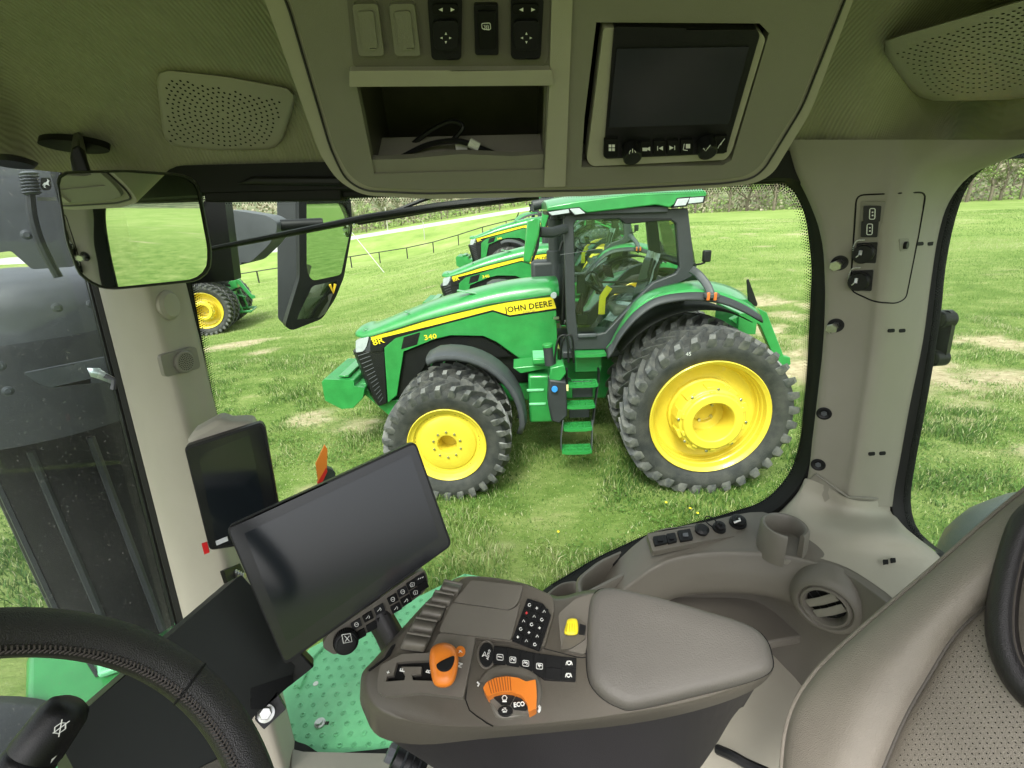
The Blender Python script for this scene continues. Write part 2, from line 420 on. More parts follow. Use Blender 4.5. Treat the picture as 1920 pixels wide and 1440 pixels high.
def blade_mesh(name, x, y, h, w, lean, tint, two=True):
    """curved grass blades as one mesh"""
    n = len(x); z = gz(x, y) - .01
    a = rng.uniform(0, 2 * np.pi, n); b = rng.uniform(0, 2 * np.pi, n)
    ux, uy = np.cos(a), np.sin(a); lx, ly = np.cos(b) * lean * h, np.sin(b) * lean * h
    P = np.zeros((n, 5, 3))
    P[:, 0] = np.stack([x - ux * w, y - uy * w, z], -1); P[:, 1] = np.stack([x + ux * w, y + uy * w, z], -1)
    P[:, 2] = np.stack([x - ux * w * .75 + lx * .35, y - uy * w * .75 + ly * .35, z + h * .6], -1)
    P[:, 3] = np.stack([x + ux * w * .75 + lx * .35, y + uy * w * .75 + ly * .35, z + h * .6], -1)
    P[:, 4] = np.stack([x + lx, y + ly, z + h * (1 - .25 * lean)], -1)
    me = bpy.data.meshes.new(name); base = np.arange(n)[:, None] * 5
    if two: tri = np.concatenate([base + [0, 1, 3], base + [0, 3, 2], base + [2, 3, 4]], 1).reshape(-1, 3)
    else: tri = (base + [0, 1, 4]).reshape(-1, 3)
    me.vertices.add(n * 5); me.vertices.foreach_set('co', P.ravel())
    me.loops.add(tri.size); me.loops.foreach_set('vertex_index', tri.ravel())
    me.polygons.add(len(tri)); me.polygons.foreach_set('loop_start', np.arange(0, tri.size, 3)); me.polygons.foreach_set('loop_total', np.full(len(tri), 3))
    at = me.attributes.new('tint', 'FLOAT', 'POINT'); at.data.foreach_set('value', np.repeat(tint, 5))
    me.update(); me.materials.append(grass_m)
    ob = bpy.data.objects.new(name, me); C.objects.link(ob); return ob
def make_grass_mat():
    mt = bpy.data.materials.new('grass_blades'); mt.use_nodes = True; nt = mt.node_tree; b = nt.nodes['Principled BSDF']
    a = nt.nodes.new('ShaderNodeAttribute'); a.attribute_name = 'tint'
    r = nt.nodes.new('ShaderNodeValToRGB'); pts = [(0, (.050, .12, .022)), (.35, (.125, .235, .048)), (.6, (.22, .33, .09)), (.8, (.38, .43, .18)), (1, (.62, .57, .38))]
    while len(r.color_ramp.elements) < len(pts): r.color_ramp.elements.new(.5)
    for e, (p, c) in zip(r.color_ramp.elements, pts): e.position = p; e.color = (*c, 1)
    nt.links.new(a.outputs['Fac'], r.inputs[0]); nt.links.new(r.outputs[0], b.inputs['Base Color'])
    b.inputs['Roughness'].default_value = .55; b.inputs['Specular IOR Level'].default_value = .3
    tr = nt.nodes.new('ShaderNodeBsdfTranslucent'); nt.links.new(r.outputs[0], tr.inputs[0]); mx = nt.nodes.new('ShaderNodeMixShader'); mx.inputs[0].default_value = .3
    nt.links.new(b.outputs[0], mx.inputs[1]); nt.links.new(tr.outputs[0], mx.inputs[2]); nt.links.new(mx.outputs[0], nt.nodes['Material Output'].inputs[0])
    return mt
grass_m = make_grass_mat()
def scatter(n, y0, y1, power=1.):
    """random ground points inside the view, denser near"""
    y = y0 + (y1 - y0) * rng.random(n) ** power
    t = rng.uniform(-1.35, 1.42, n); x = y * t
    return x, y
TXY = (2.2504, 4.9939)
def grass():
    # near turf
    x, y = scatter(330000, 2.3, 12, 1.0)
    # keep area density even: thin out what lies close
    k = rng.random(len(x)) < np.clip(y / 7, .25, 1); x, y = x[k], y[k]
    bb = bare(x, y); cl = fbm(x * 1.6, y * 1.6, 21, 4)
    k = rng.random(len(x)) > bb * .9; x, y, bb, cl = x[k], y[k], bb[k], cl[k]
    tall = .5 + 1.4 * ss((cl - .42) / .25)
    for wx_, wy_, wr_ in ((TXY[0], TXY[1], .75), (TXY[0] - 3.05, TXY[1] + .08, .6)):
        dd = np.hypot((x - wx_) / wr_, (y - wy_ - .1) / .35); tall = tall + 1.3 * np.exp(-dd ** 2)
    h = rng.uniform(.03, .080, len(x)) * tall * (1 - .55 * bb)
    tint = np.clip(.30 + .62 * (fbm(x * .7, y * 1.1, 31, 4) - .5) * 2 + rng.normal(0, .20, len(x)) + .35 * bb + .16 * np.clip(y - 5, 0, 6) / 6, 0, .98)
    tint = np.where(rng.random(len(x)) < .11, rng.uniform(.75, 1, len(x)), tint)
    blade_mesh('grass', x, y, h, rng.uniform(.003, .0062, len(x)), rng.uniform(.2, .9, len(x)), tint)\
        .update_tag()
    tag(bpy.data.objects['grass'], 'short green lawn grass growing between the tractors', 'grass', kind='stuff')
    # further turf, broader blades
    x, y = scatter(330000, 12, 46, 1.5)
    bb = bare(x, y); k = rng.random(len(x)) > bb * .85; x, y, bb = x[k], y[k], bb[k]
    h = rng.uniform(.04, .11, len(x)); 
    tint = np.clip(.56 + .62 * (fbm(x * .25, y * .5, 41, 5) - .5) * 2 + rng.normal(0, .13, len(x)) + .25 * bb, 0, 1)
    o = blade_mesh('field_grass', x, y, h, .0045 * (y / 12), rng.uniform(.2, .8, len(x)), tint, two=False)
    tag(o, 'paler field grass stretching away behind the tractors', 'grass', kind='stuff')
    # broad-leaved clover and weeds
    x, y = scatter(26000, 2.6, 8.5); cl = fbm(x * .9 + 7, y * .9, 51, 4); k = cl > .53; x, y = x[k], y[k]
    n = len(x); z = gz(x, y); a = rng.uniform(0, 6.28, n); r = rng.uniform(.010, .024, n); hh = rng.uniform(.02, .075, n)
    mb_v = np.zeros((n, 4, 3))
    for i in range(4):
        aa = a + i * np.pi / 2; mb_v[:, i] = np.stack([x + np.cos(aa) * r * (1 if i % 2 else .6), y + np.sin(aa) * r * (1 if i % 2 else .6), z + hh + (rng.uniform(-.006, .006, n))], -1)
    me = bpy.data.meshes.new('clover'); me.vertices.add(n * 4); me.vertices.foreach_set('co', mb_v.ravel()); q = np.arange(n * 4)
    me.loops.add(n * 4); me.loops.foreach_set('vertex_index', q); me.polygons.add(n); me.polygons.foreach_set('loop_start', q[::4]); me.polygons.foreach_set('loop_total', np.full(n, 4))
    at = me.attributes.new('tint', 'FLOAT', 'POINT'); at.data.foreach_set('value', np.repeat(rng.uniform(.12, .45, n), 4)); me.update(); me.materials.append(grass_m)
    o = bpy.data.objects.new('clover', me); C.objects.link(o); tag(o, 'patches of broad-leaved clover in the lawn', 'clover', kind='stuff')
    # dry straw lying flat on bare soil
    x, y = scatter(60000, 3.5, 16); bb = bare(x, y); k = (bb > .3); x, y = x[k], y[k]
    o = blade_mesh('straw', x, y, rng.uniform(.012, .03, len(x)), rng.uniform(.002, .005, len(x)) * (y / 8 + .3), rng.uniform(2, 4.5, len(x)), rng.uniform(.85, 1, len(x)), two=False)
    tag(o, 'dry straw lying on the bare soil patches', 'straw', kind='stuff')
    # dandelions: a handful of yellow heads
    dm = mat('dandelion_yellow', (.85, .62, .02), .7)
    pts = [(1247, 945), (1292, 956), (1306, 965), (1045, 1000)]
    first = None
    for i, (px, py) in enumerate(pts):
        p = onZ(px, py, -3.25); z0 = float(gz(p.x, p.y))
        mb = MB(); mb.tube([(p.x, p.y, z0), (p.x + .01, p.y, z0 + .07)], .002, 5)
        mb2 = MB(); mb2.lathe([(0, -.004), (.009, 0), (.014, .006), (.008, .009), (0, .010)], (p.x + .01, p.y, z0 + .07), (0, -.2, 1), 10)
        t = thing('dandelion', ['leftmost yellow dandelion of the three near the rear tyre', 'middle yellow dandelion of the three near the rear tyre', 'rightmost yellow dandelion of the three near the rear tyre',
                  'single small yellow flower in open lawn left of the others'][i], 'flower', (p.x, p.y, z0), 'yellow dandelions in the lawn')
        mb.build('stem', MATS['green_paint'], t); mb2.build('flower_head', dm, t)
grass()

# ------------------------------------------------------------------ road, fence, far woods
def road():
    mb = MB(); rows = []
    xs = np.linspace(-70, 9, 60)
    for off, dz in ((62.0, -.3), (62.2, .05), (70.5, .35), (70.7, -.2)):
        r = []
        for x in xs:
            y = off + .0 * x
            zr = float(np.clip(2.9 + .115 * x, -.5, 4.6)); z = max(zr, 0) if False else zr
            r.append(Vector((x, y, z + dz)))
        rows.append(r)
    mb.loft(rows, closed=False)
    o = mb.build('road', mat('pale_road', (.50, .49, .47), .9, noise=.1, nscale=.4), None)
    tag(o, kind='structure')
road()

def fence():
    t = thing('rail_fence', 'low black pipe fence with thin posts crossing the sloping field', 'fence', (-12, 44, float(gz(-12, 44))))
    bm_ = mat('fence_black', (.012, .012, .013), .5)
    A, B = Vector((-24, 41.5)), Vector((2.5, 53)); n = 11; top = []
    for i in range(n + 1):
        p = A.lerp(B, i / n); z = float(gz(p.x, p.y)); top.append(Vector((p.x, p.y, z + 1.0)))
        MB().box((p.x, p.y, z + .48), (.09, .09, 1.1)).build('post', bm_, t)
    MB().tube(top, .045, 6).build('rail', bm_, t)
fence()
# leaning guy wire / white stake seen beyond the fence
g = onY(722, 523, 36); g2 = onY(660, 447, 38)
z0 = float(gz(g.x, g.y))
tag(MB().tube([(g.x, g.y, z0), (g2.x, g2.y, z0 + 2.9)], .022, 6).build('guy_wire', mat('pale_wire', (.6, .6, .58), .5)), 'pale slanting guy wire running down to the grass before the fence', 'wire')
for k, (px, py, dd) in enumerate([(797, 455, 57), (722, 388, 76)]):
    q = onY(px, py, dd); zz = float(gz(q.x, q.y))
    o = MB().tube([(q.x, q.y, zz - .2), (q.x, q.y, zz + (1.9 if k == 0 else 3.6))], .05 + .03 * k, 6).build('marker_stake' if k == 0 else 'utility_pole', mat('weathered_stake', (.42, .40, .36), .8))
    tag(o, ['thin pale stake standing on the bank below the road', 'slim pole standing at the foot of the far woods'][k], ['stake', 'pole'][k])

bark = mat('tree_bark', (.16, .13, .10), .9, noise=.3, nscale=3)
def leaf_mat(name, c1, c2):
    mt = mat(name, c1, .7, noise=.4, nscale=.9, col2=c2, spec=.2); return mt
leafs = [leaf_mat('spring_leaf', (.16, .25, .07), (.32, .40, .14)), leaf_mat('olive_leaf', (.14, .17, .08), (.28, .29, .15)),
         leaf_mat('budding_twig', (.24, .20, .15), (.40, .36, .26)), leaf_mat('dark_leaf', (.07, .11, .04), (.15, .20, .08))]
def tree_proto(seed, kind, H=9.):
    r = random.Random(seed); trunk = MB(); crown = MB()
    base = Vector((0, 0, 0)); path = [Vector((0, 0, -.6))]
    for k in range(1, 6): path.append(Vector((r.uniform(-.15, .15) * k, r.uniform(-.15, .15) * k, H * .17 * k)))
    trunk.tube(path, [.20, .17, .14, .10, .07, .03], 6)
    clumps = []
    for k in range(16):
        a = r.uniform(0, 6.28); zz = r.uniform(.22, .92) * H; L = (1.1 - zz / H) * H * .36 + .5
        o = path[min(5, int(zz / (H * .17)))]; e = Vector((o.x + math.cos(a) * L, o.y + math.sin(a) * L, zz + L * .6))
        trunk.tube([(o.x, o.y, zz * .85), (o + e) / 2 + Vector((0, 0, .1)) if False else Vector(((o.x + e.x) / 2, (o.y + e.y) / 2, (zz + e.z) / 2)), e], [.06, .04, .015], 4)
        clumps.append((e, r.uniform(.7, 1.35)))
    clumps.append((path[-1], 1.1))
    nl = 44 if kind == 2 else 95
    for c, s in clumps:
        for k in range(nl):
            v = Vector((r.gauss(0, 1), r.gauss(0, 1), r.gauss(0, .8))); v = v.normalized() * (r.random() ** .45) * s
            p = c + v; q = .14 if kind != 2 else .09
            a = Vector((r.uniform(-1, 1), r.uniform(-1, 1), r.uniform(-1, 1))).normalized(); b = a.orthogonal().normalized()
            if kind == 2: crown.add([p - a * .4, p + b * .03, p + a * .4], [(0, 1, 2)])
            crown.add([p + a * q, p + b * q * .8, p - a * q * r.uniform(.4, 1), p - b * q * .7], [(0, 1, 2, 3)])
    t = thing('tree', 'x', 'tree', (0, 0, 0)); trunk.build('trunk', bark, t, angle=60, local=True); crown.build('crown', leafs[kind], t, angle=0, local=True)
    return t
def woods():
    kinds = ['light green spring tree', 'olive green tree', 'bare budding grey tree', 'dark evergreen tree']
    protos = [tree_proto(i * 3 + 1, k) for i, k in enumerate([0, 1, 2, 2, 3, 0])]
    pk = [0, 1, 2, 2, 3, 0]; used = set()
    spots = []
    R_ = random.Random(5)
    for i in range(20): spots.append((25 + i * 2.7 + R_.uniform(-.9, .9), 74 + R_.uniform(-3, 4), R_.choice([0, 1, 2, 3, 2, 3, 5]), R_.uniform(.75, 1.15), 'R'))
    for i in range(20): spots.append((79 + i * 4.2 + R_.uniform(-1.2, 1.2), 80 + R_.uniform(-2, 8), R_.choice([0, 1, 1, 5, 4, 2]), R_.uniform(.9, 1.35), 'F'))
    for i in range(18): spots.append((-34 + i * 2.6 + R_.uniform(-.8, .8), 98 + R_.uniform(-3, 5), R_.choice([0, 5, 1, 2, 0]), R_.uniform(.5, .72), 'L'))
    size = lambda s: 'tall' if s > 1.1 else ('medium' if s > .85 else 'small')
    nums = ['first', 'second', 'third', 'fourth', 'fifth', 'sixth', 'seventh', 'eighth', 'ninth', 'tenth', 'eleventh', 'twelfth', 'thirteenth', 'fourteenth', 'fifteenth', 'sixteenth', 'seventeenth', 'eighteenth', 'nineteenth', 'twentieth']
    spots.sort(key=lambda q: (q[4], q[0] / q[1])); cnt = {}
    for j, (x, y, p, s, side) in enumerate(spots):
        t = protos[p] if p not in used else copy_tree(protos[p]); used.add(p)
        t.location = (x, y, float(gz(x, y)) - .3); t.scale = (s * 1.1, s * 1.1, s); t.rotation_euler = (0, 0, R_.uniform(0, 6.28))
        k = cnt.get(side, 0); cnt[side] = k + 1
        where = {'R': 'in the line right of the cab roof', 'F': 'in the wood through the rear window', 'L': 'in the wood beyond the road'}[side]
        t['label'] = f'{size(s)} {kinds[pk[p]]}, {nums[k]} from left {where}'; t['group'] = {'R': 'trees in the line beyond the field', 'F': 'trees beyond the right-hand field', 'L': 'trees beyond the road'}[side]
    for i, p in enumerate(protos):
        if i not in used:
            for ch in list(p.children): bpy.data.objects.remove(ch)
            bpy.data.objects.remove(p)
    # brush and the mass of wood behind, uncountable
    crown = MB(); R2 = random.Random(9)
    crown2 = MB(); 
    def brush(m_, x, y, h, n, q, sx=1.5):
        z0 = float(gz(x, y))
        for k in range(n):
            p = Vector((x + R2.gauss(0, sx), y + R2.gauss(0, 1.2), z0 + h * R2.random() ** 1.2)); a = Vector((R2.uniform(-1, 1), R2.uniform(-1, 1), R2.uniform(-1, 1))).normalized(); b = a.orthogonal().normalized()
            m_.add([p + a * q, p + b * q * .8, p - a * q * .8, p - b * q * .7], [(0, 1, 2, 3)])
    for i in range(110):
        x = 22 + i * 1.25; y = 78 + R2.uniform(-3, 3) + max(0, (x - 80) * .08)
        brush(crown if R2.random() < .5 else crown2, x, y, R2.uniform(1.5, 3.2), 70, .22)
        brush(crown2 if R2.random() < .6 else crown, x, y + 7, R2.uniform(7, 11), 110, .38, 2.)
    for i in range(50):
        x = -60 + i * 1.7; brush(crown if R2.random() < .6 else crown2, x, 101 + R2.uniform(-2, 2), R2.uniform(1.5, 2.6), 60, .24)
        brush(crown2, x, 108, 6, 70, .4, 2.)
    tag(crown.build('undergrowth', leafs[0], angle=0), 'light green undergrowth and distant brush filling the wood', 'undergrowth', kind='stuff')
    tag(crown2.build('brushwood', leafs[2], angle=0), 'grey brown brushwood and bare branches massed in the wood', 'brushwood', kind='stuff')
woods()
# wooded hill rising behind
def hill():
    rows = []
    for j in range(9):
        y = 96 + j * 22; r = []
        for i in range(60):
            x = -160 + i * 9.5
            h = float(gz(x, y)) - 1 + 34 * float(ss((j) / 6.)) * (.55 + .45 * float(vnoise(np.float64(x * .02), np.float64(j * .5), 3))) + 2.0 * float(vnoise(np.float64(x * .3), np.float64(j * 3.), 8))
            h *= 1. if x > 20 else .55
            r.append(Vector((x, y + (14 if x < 20 else 0), h if j else h - 3)))
        rows.append(r)
    o = MB().loft(rows, closed=False).build('wooded_hill', mat('hill_wood', (.06, .085, .03), .95, noise=.5, nscale=.25, col2=(.20, .20, .11), bump=('grain', 1.2, 1.)), None)
    tag(o, kind='structure')
hill()
# ------------------------------------------------------------------ the row of farm tractors
TX, TY, TYAW = 2.2504, 4.9939, 0.0265
fwv = Vector((-math.cos(TYAW), math.sin(TYAW), 0)); ltv = Vector((-math.sin(TYAW), -math.cos(TYAW), 0)); T0 = Vector((TX, TY, 0))
YC = -1.7
def TL(px, py, l):
    d = ray(px, py); t = ((T0 + ltv * l - CAM).dot(ltv)) / d.dot(ltv); q = CAM + d * t - T0
    return Vector((q.dot(fwv), l, q.z))
def TLs(pts, l): return [TL(a, b, l) for a, b in pts]
def tslab(pts, l, th, r=0, holes=()):
    P = rnd([(a, b, 0) for a, b in pts], r) if r else [Vector((a, b, 0)) for a, b in pts]
    mb = MB(); mb.slab([TL(p.x, p.y, l) for p in P], (0, -th, 0), [[TL(p[0], p[1], l) for p in h] for h in holes]); return mb
def mirY(mb):
    o = MB(); o.v = [Vector((v.x, 2 * YC - v.y, v.z)) for v in mb.v]; o.f = list(mb.f); return o

def tyre_mesh(name, R, w, rr, n, y0, parent, mtb, mtl):
    """tyre centred on y0; rr rim radius"""
    h = w / 2; prof = [(rr - .01, -h * .70), (rr + .02, -h * .80), ((R + rr) / 2 - .02, -h * 1.03), (R - .13, -h * 1.0), (R - .075, -h * .9), (R - .055, -h * .5), (R - .048, 0),
            (R - .055, h * .5), (R - .075, h * .9), (R - .13, h * 1.0), ((R + rr) / 2 - .02, h * 1.03), (rr + .02, h * .80), (rr - .01, h * .70)]
    t = MB().lathe(prof, (0, y0, 0), (0, 1, 0), 56).build('tyre', mtb, parent, angle=50, local=True)
    lug = MB(); tw = R * .034
    for s in (-1, 1):
        for k in range(n):
            th0 = 2 * math.pi * (k + (.5 if s > 0 else 0)) / n; D = .40 * 0.62 / (R) * .9
            sec = [(-.012, .985, R - .150, R - .125, tw * 1.25), (.00, 1.0, R - .12, R - .045, tw * 1.7), (.02, .90, R - .085, R - .006, tw * 1.5), (D * .55, .42, R - .065, R, tw), (D, -.04, R - .055, R - .002, tw * .85)]
            loops = []
            for (da, fy, ri, ro, ww) in sec:
                a = th0 + da; y = y0 + s * h * fy * (1.02 if fy > .95 else 1)
                tg = Vector((-math.sin(a), 0, math.cos(a))); rd = Vector((math.cos(a), 0, math.sin(a)))
                out = Vector((0, s, 0)) * (.014 if fy > .95 else 0)
                c = Vector((0, y, 0)) 
                sk = Vector((0, s * ww * .45, 0)) if fy < .9 else Vector((0, 0, 0))
                loops.append([c + rd * ri + tg * ww - sk, c + rd * ri - tg * ww + sk, c + rd * ro - tg * ww * .62 + sk + out, c + rd * ro + tg * ww * .62 - sk + out])
            lug.loft(loops)
    lug.build('tread_lugs', mtl, t, angle=30, local=True)
    return t

def rear_wheel(parent_name_parts, y, outer=True, flip=False):
    e = MB()
    rim = MB().lathe([(.655, -.34), (.66, -.05), (.668, -.035), (.69, -.028), (.692, .0), (.684, .006), (.676, .0), (.660, -.02), (.645, -.03), (.632, -.09), (.622, -.10), (.612, -.15), (.602, -.16), (.590, -.21),
                      (.575, -.225), (.50, -.245), (.42, -.25), (.395, -.24), (.38, -.252), (.36, -.25)], (0, 0, 0), (0, 1, 0), 64)
    return rim

def build_tractor():
    root = thing('farm_tractor', 'x', 'tractor', (0, 0, 0))
    def wheel_rear(y, side, outer):
        # side +1 faces the viewer
        r = MB().lathe([(.655, -.40), (.66, -.05), (.668, -.035), (.69, -.028), (.692, .0), (.684, .006), (.676, .0), (.660, -.02), (.645, -.03), (.632, -.09), (.622, -.10), (.612, -.15),
                        (.602, -.16), (.590, -.21), (.575, -.225), (.50, -.245), (.42, -.25), (.395, -.24), (.38, -.252), (.0, -.256)], (0, 0, 0), (0, 1, 0), 64)
        if side < 0: r.v = [Vector((v.x, -v.y, v.z)) for v in r.v]
        rim = r.build('rear_rim', yellow, root, angle=28, local=True); rim.location = (0, y, .972)
        t = tyre_mesh('rear', 1.005, .50, .675, 32, -.22 * side, rim, tyre_m, lug_m)
        if outer:
            hb = MB().lathe([(.425, -.25), (.42, -.20), (.395, -.19), (.39, .02), (.372, .05), (.345, .06), (.335, .095), (.322, .105), (.245, .108), (.232, .10), (.226, .06), (.222, -.20), (.14, -.21), (.12, -.245), (.0, -.245)], (0, 0, 0), (0, 1, 0), 48)
            for k in range(10):                                   # cast pockets and bosses round the drum
                a = 2 * math.pi * (k + .35) / 10; c = Vector((math.cos(a) * .382, -.03, math.sin(a) * .382))
                hb.box(c, (.05, .15, .11), Matrix.Rotation(-a, 3, 'Y'))
                c2 = Vector((math.cos(a) * .345, .055, math.sin(a) * .345)); hb.box(c2, (.035, .06, .06), Matrix.Rotation(-a, 3, 'Y'))
            if side < 0: hb.v = [Vector((v.x, -v.y, v.z)) for v in hb.v]
            h = hb.build('wheel_hub', yellow, rim, angle=30, local=True, bevel=.004)
            bt = MB()
            for k in range(8):
                a = 2 * math.pi * (k + .1) / 8; bt.cyl((math.cos(a) * .382, .045 * side, math.sin(a) * .382), (0, side, 0), .016, .02, 8)
            for k in range(5):
                a = 2 * math.pi * k / 5; bt.cyl((math.cos(a) * .12, -.238 * side, math.sin(a) * .12), (0, side, 0), .018, .02, 8)
            bt.build('wheel_bolts', steel, rim, local=True)
        return rim
    def wheel_front(y, side, outer):
        r = MB().lathe([(.44, -.36), (.445, -.03), (.466, -.022), (.468, 0), (.460, .004), (.452, -.004), (.435, -.03), (.405, -.045), (.395, -.075), (.375, -.082), (.352, -.082), (.335, -.062), (.29, -.045), (.22, -.04), (.13, -.036), (.118, -.04), (.112, -.06), (.110, -.26), (0, -.262)], (0, 0, 0), (0, 1, 0), 56)
        if side < 0: r.v = [Vector((v.x, -v.y, v.z)) for v in r.v]
        rim = r.build('front_rim', yellow, root, angle=28, local=True); rim.location = (3.05, y, .726)
        tyre_mesh('front', .765, .36, .455, 27, -.155 * side, rim, tyre_m, lug_m)
        if outer:
            bt = MB(); dk = MB()
            for k in range(10):
                a = 2 * math.pi * (k + .5) / 10; bt.cyl((math.cos(a) * .165, -.04 * side, math.sin(a) * .165), (0, side, 0), .0135, .022, 6)
            for q in range(6):
                for k in range(4):
                    a = 2 * math.pi * (q / 6 + (k - 1.5) * .022); disc(dk, (math.cos(a) * .384, -.0785 * side, math.sin(a) * .384), (0, side, 0), .0075, 8)
            bt.build('wheel_bolts', steel, rim, local=True); dk.build('rim_holes', blackm, rim, angle=0, local=True)
        return rim
    wheel_rear(0, 1, True); wheel_rear(-.74, 1, False); wheel_rear(2 * YC, -1, True); wheel_rear(2 * YC + .74, -1, False)
    wheel_front(0, 1, True); wheel_front(-.56, 1, False); wheel_front(2 * YC, -1, True); wheel_front(2 * YC + .56, -1, False)
    # axles and chassis
    MB().cyl((0, -.32, .972), (0, -1, 0), .11, 2.76, 20).build('rear_axle', greyp, root, local=True)
    MB().cyl((3.05, -.3, .726), (0, -1, 0), .10, 2.8, 16).build('front_axle', green, root, local=True)
    ch = MB(); ch.box((1.6, YC, 1.0), (4.0, .55, .62)); ch.box((0.1, YC, 1.1), (1.0, .9, .8)); ch.box((3.2, YC, .78), (1.4, .5, .4)); ch.build('chassis', green, root, local=True, bevel=.03)

    # ---- bonnet
    st = [(696, 631), (797, 600), (918, 570), (985, 560), (1035, 553)]; L1 = -1.27
    A = [TL(*q, L1) for q in st]
    crest = [TL(*q, YC + .1) for q in [(668, 633), (748, 592), (780, 578), (851, 557), (918, 538), (986, 527), (1041, 524)]]
    def zi(P, a):
        P = sorted(P, key=lambda v: v.x)
        return float(np.interp(a, [p.x for p in P], [p.z for p in P]))
    stations = [4.42, 4.36, 4.24, 3.9, 3.4, 2.9, 2.4, 2.0, 1.62]
    rows = []
    for i, a in enumerate(stations):
        zs = zi(A, a); zc = zi(crest, min(a, 4.46)) ; zc = max(zc, zs + .06)
        hw = [.30, .36, .41, .43, .43, .43, .43, .43, .43][i]
        if i == 0: zc = zs + .045; zs = zs + .0
        half = [(-hw, zs - .015), (-hw * .985, zs + (zc - zs) * .30), (-hw * .86, zs + (zc - zs) * .74), (-hw * .52, zc - .002), (0, zc + .008)]
        full = half + [(-y, z) for y, z in reversed(half[:-1])]
        rows.append([Vector((a, YC + y, z)) for y, z in full])
    MB().grid(rows, 3, 3).build('bonnet_top', green, root, angle=60, local=True, solid=.02)
    vt = MB()
    for (p, q) in [((683, 620), (712, 604)), ((760, 590), (780, 580)), ((858, 560), (930, 543))]:
        a, b = TL(*p, YC + .25), TL(*q, YC + .25)
        for s in (0.,): vt.box(((a.x + b.x) / 2, YC + .27, (zi(crest, (a.x + b.x) / 2)) - .014), (abs(a.x - b.x), .10, .012), Matrix.Rotation(-math.atan2(a.z - b.z, a.x - b.x) * -1, 3, 'Y'))
    vt.build('bonnet_vent', MATS['green_paint'], root, local=True, bevel=.004)
    side = [(742, 632), (824, 609), (924, 583), (956, 592), (1043, 580), (1046, 676), (992, 676), (977, 675), (930, 641), (905, 630), (847, 629), (812, 637), (757, 659), (744, 742), (727, 756), (720, 652)]
    dark_vent = [(757, 632), (788, 623), (782, 646), (752, 655)]
    b = tslab(side, L1, .05); b.build('bonnet_side_panel', green, root, local=True, bevel=.010)
    mirY(b).build('bonnet_side_panel', green, root, local=True, bevel=.010)
    tslab(dark_vent, L1 + .003, .02).build('side_vent_mesh', black, root, local=True)
    stripe = [(696, 631), (797, 600), (918, 570), (1035, 553), (1043, 578), (956, 591), (924, 581), (824, 607), (696, 638)]
    sb = tslab(stripe, L1 + .006, .04); sb.build('yellow_stripe', decal_y, root, local=True); mirY(sb).build('yellow_stripe', decal_y, root, local=True)
    MB().tube([TL(*q, L1 + .012) for q in st], .005, 5).build('panel_gap', black, root, local=True)
    tslab([(694, 638), (824, 607), (924, 581), (956, 591), (1043, 578), (1043, 582), (956, 595), (924, 585), (824, 611), (742, 634), (720, 652), (719, 658), (694, 661)], L1 + .002, .04).build('black_nose_panel', black, root, local=True, bevel=.006)
    o = TL(993, 574, L1 + .008); o2 = TL(1033, 568, L1 + .008); xd = (o2 - o)
    text_mesh('JOHN DEERE', .108, TL(991, 575.5, L1 + .008), xd, (0, 0, 1), 'lettering', black, root, bold=.018, local=True, spacing=1.02, xs=1.0)
    text_mesh('PowerTech', .035, TL(992, 583.5, L1 + .008), xd, (0, 0, 1), 'small_lettering', MATS['taupe_plastic_light'], root, local=True)
    xd2 = TL(714, 634, L1) - TL(700, 638, L1)
    text_mesh('8R', .115, TL(709, 640.5, L1 + .014), xd2, (0, 0, 1), 'series_badge', decal_y, root, bold=.012, local=True, xs=1.3)
    xd3 = TL(817, 630, L1) - TL(798, 633, L1)
    text_mesh('340', .095, TL(807, 632, L1 + .005), xd3, (0, 0, 1), 'model_number', decal_y, root, bold=.014, local=True, xs=1.25)
    # nose and grille
    gp = [(667, 661), (697, 657), (720, 658), (726, 756), (711, 762), (700, 745)]
    P = TLs(gp, L1 - .01)
    nose = MB(); loops = []
    for y in (L1 - .01, L1 - .10, YC, 2 * YC - L1 + .10, 2 * YC - L1 + .01):
        k = 0 if abs(y - YC) > .40 else (.07 if abs(y - YC) > .05 else .10)
        loops.append([Vector((p.x + (k if i in (0, 5, 4) else 0), y, p.z)) for i, p in enumerate(P)])
    nose.loft(loops); nose.build('grille', MATS['black_plastic'], root, local=True, bevel=.01)
    gb = MB(); p0, p1, p2, p3 = TL(668, 664, L1), TL(694, 661, L1), TL(712, 758, L1), TL(722, 752, L1)
    for i in range(13):
        t = (i + .5) / 13; a = p0.lerp(p2, t); c = p1.lerp(p3, t); 
        for s in (L1 - .008,): gb.tube([(a.x - .01, s, a.z), (c.x + .02, s, c.z + .03)], .006, 5)
        gb.tube([(a.x + .085, L1 - .1, a.z), (a.x + .105, YC, a.z), (a.x + .085, 2 * YC - L1 + .1, a.z)], .007, 5)
    gb.build('grille_bars', greyfend, root, local=True)
    hl = [(667, 638), (692, 631), (687, 650), (681, 659), (667, 661)]
    h0 = tslab(hl, L1 + .004, .09, r=3); h1 = mirY(h0)
    for q in (h0, h1): q.build('headlight', lampm, root, local=True, bevel=.01)
    # front lip of hood below the headlights
    # side mesh behind the green column
    tslab([(757, 662), (812, 640), (847, 632), (905, 633), (930, 645), (960, 668), (900, 672), (800, 680), (760, 742), (744, 742)], L1 - .06, .03).build('engine_side_screen', black, root, local=True)
    eng = MB(); eng.box((3.0, YC, 1.35), (2.4, .60, .75)); eng.build('engine_block', black, root, local=True, bevel=.03)
    pm = MB()
    for k in range(7):
        a = TL(760 + k * 24, 690 - k * 3, L1 - .10); pm.tube([a, a + Vector((-.10, .01, .16)), a + Vector((-.28, 0, .15))], .014, 6)
    pm.build('engine_hoses', green, root, local=True)

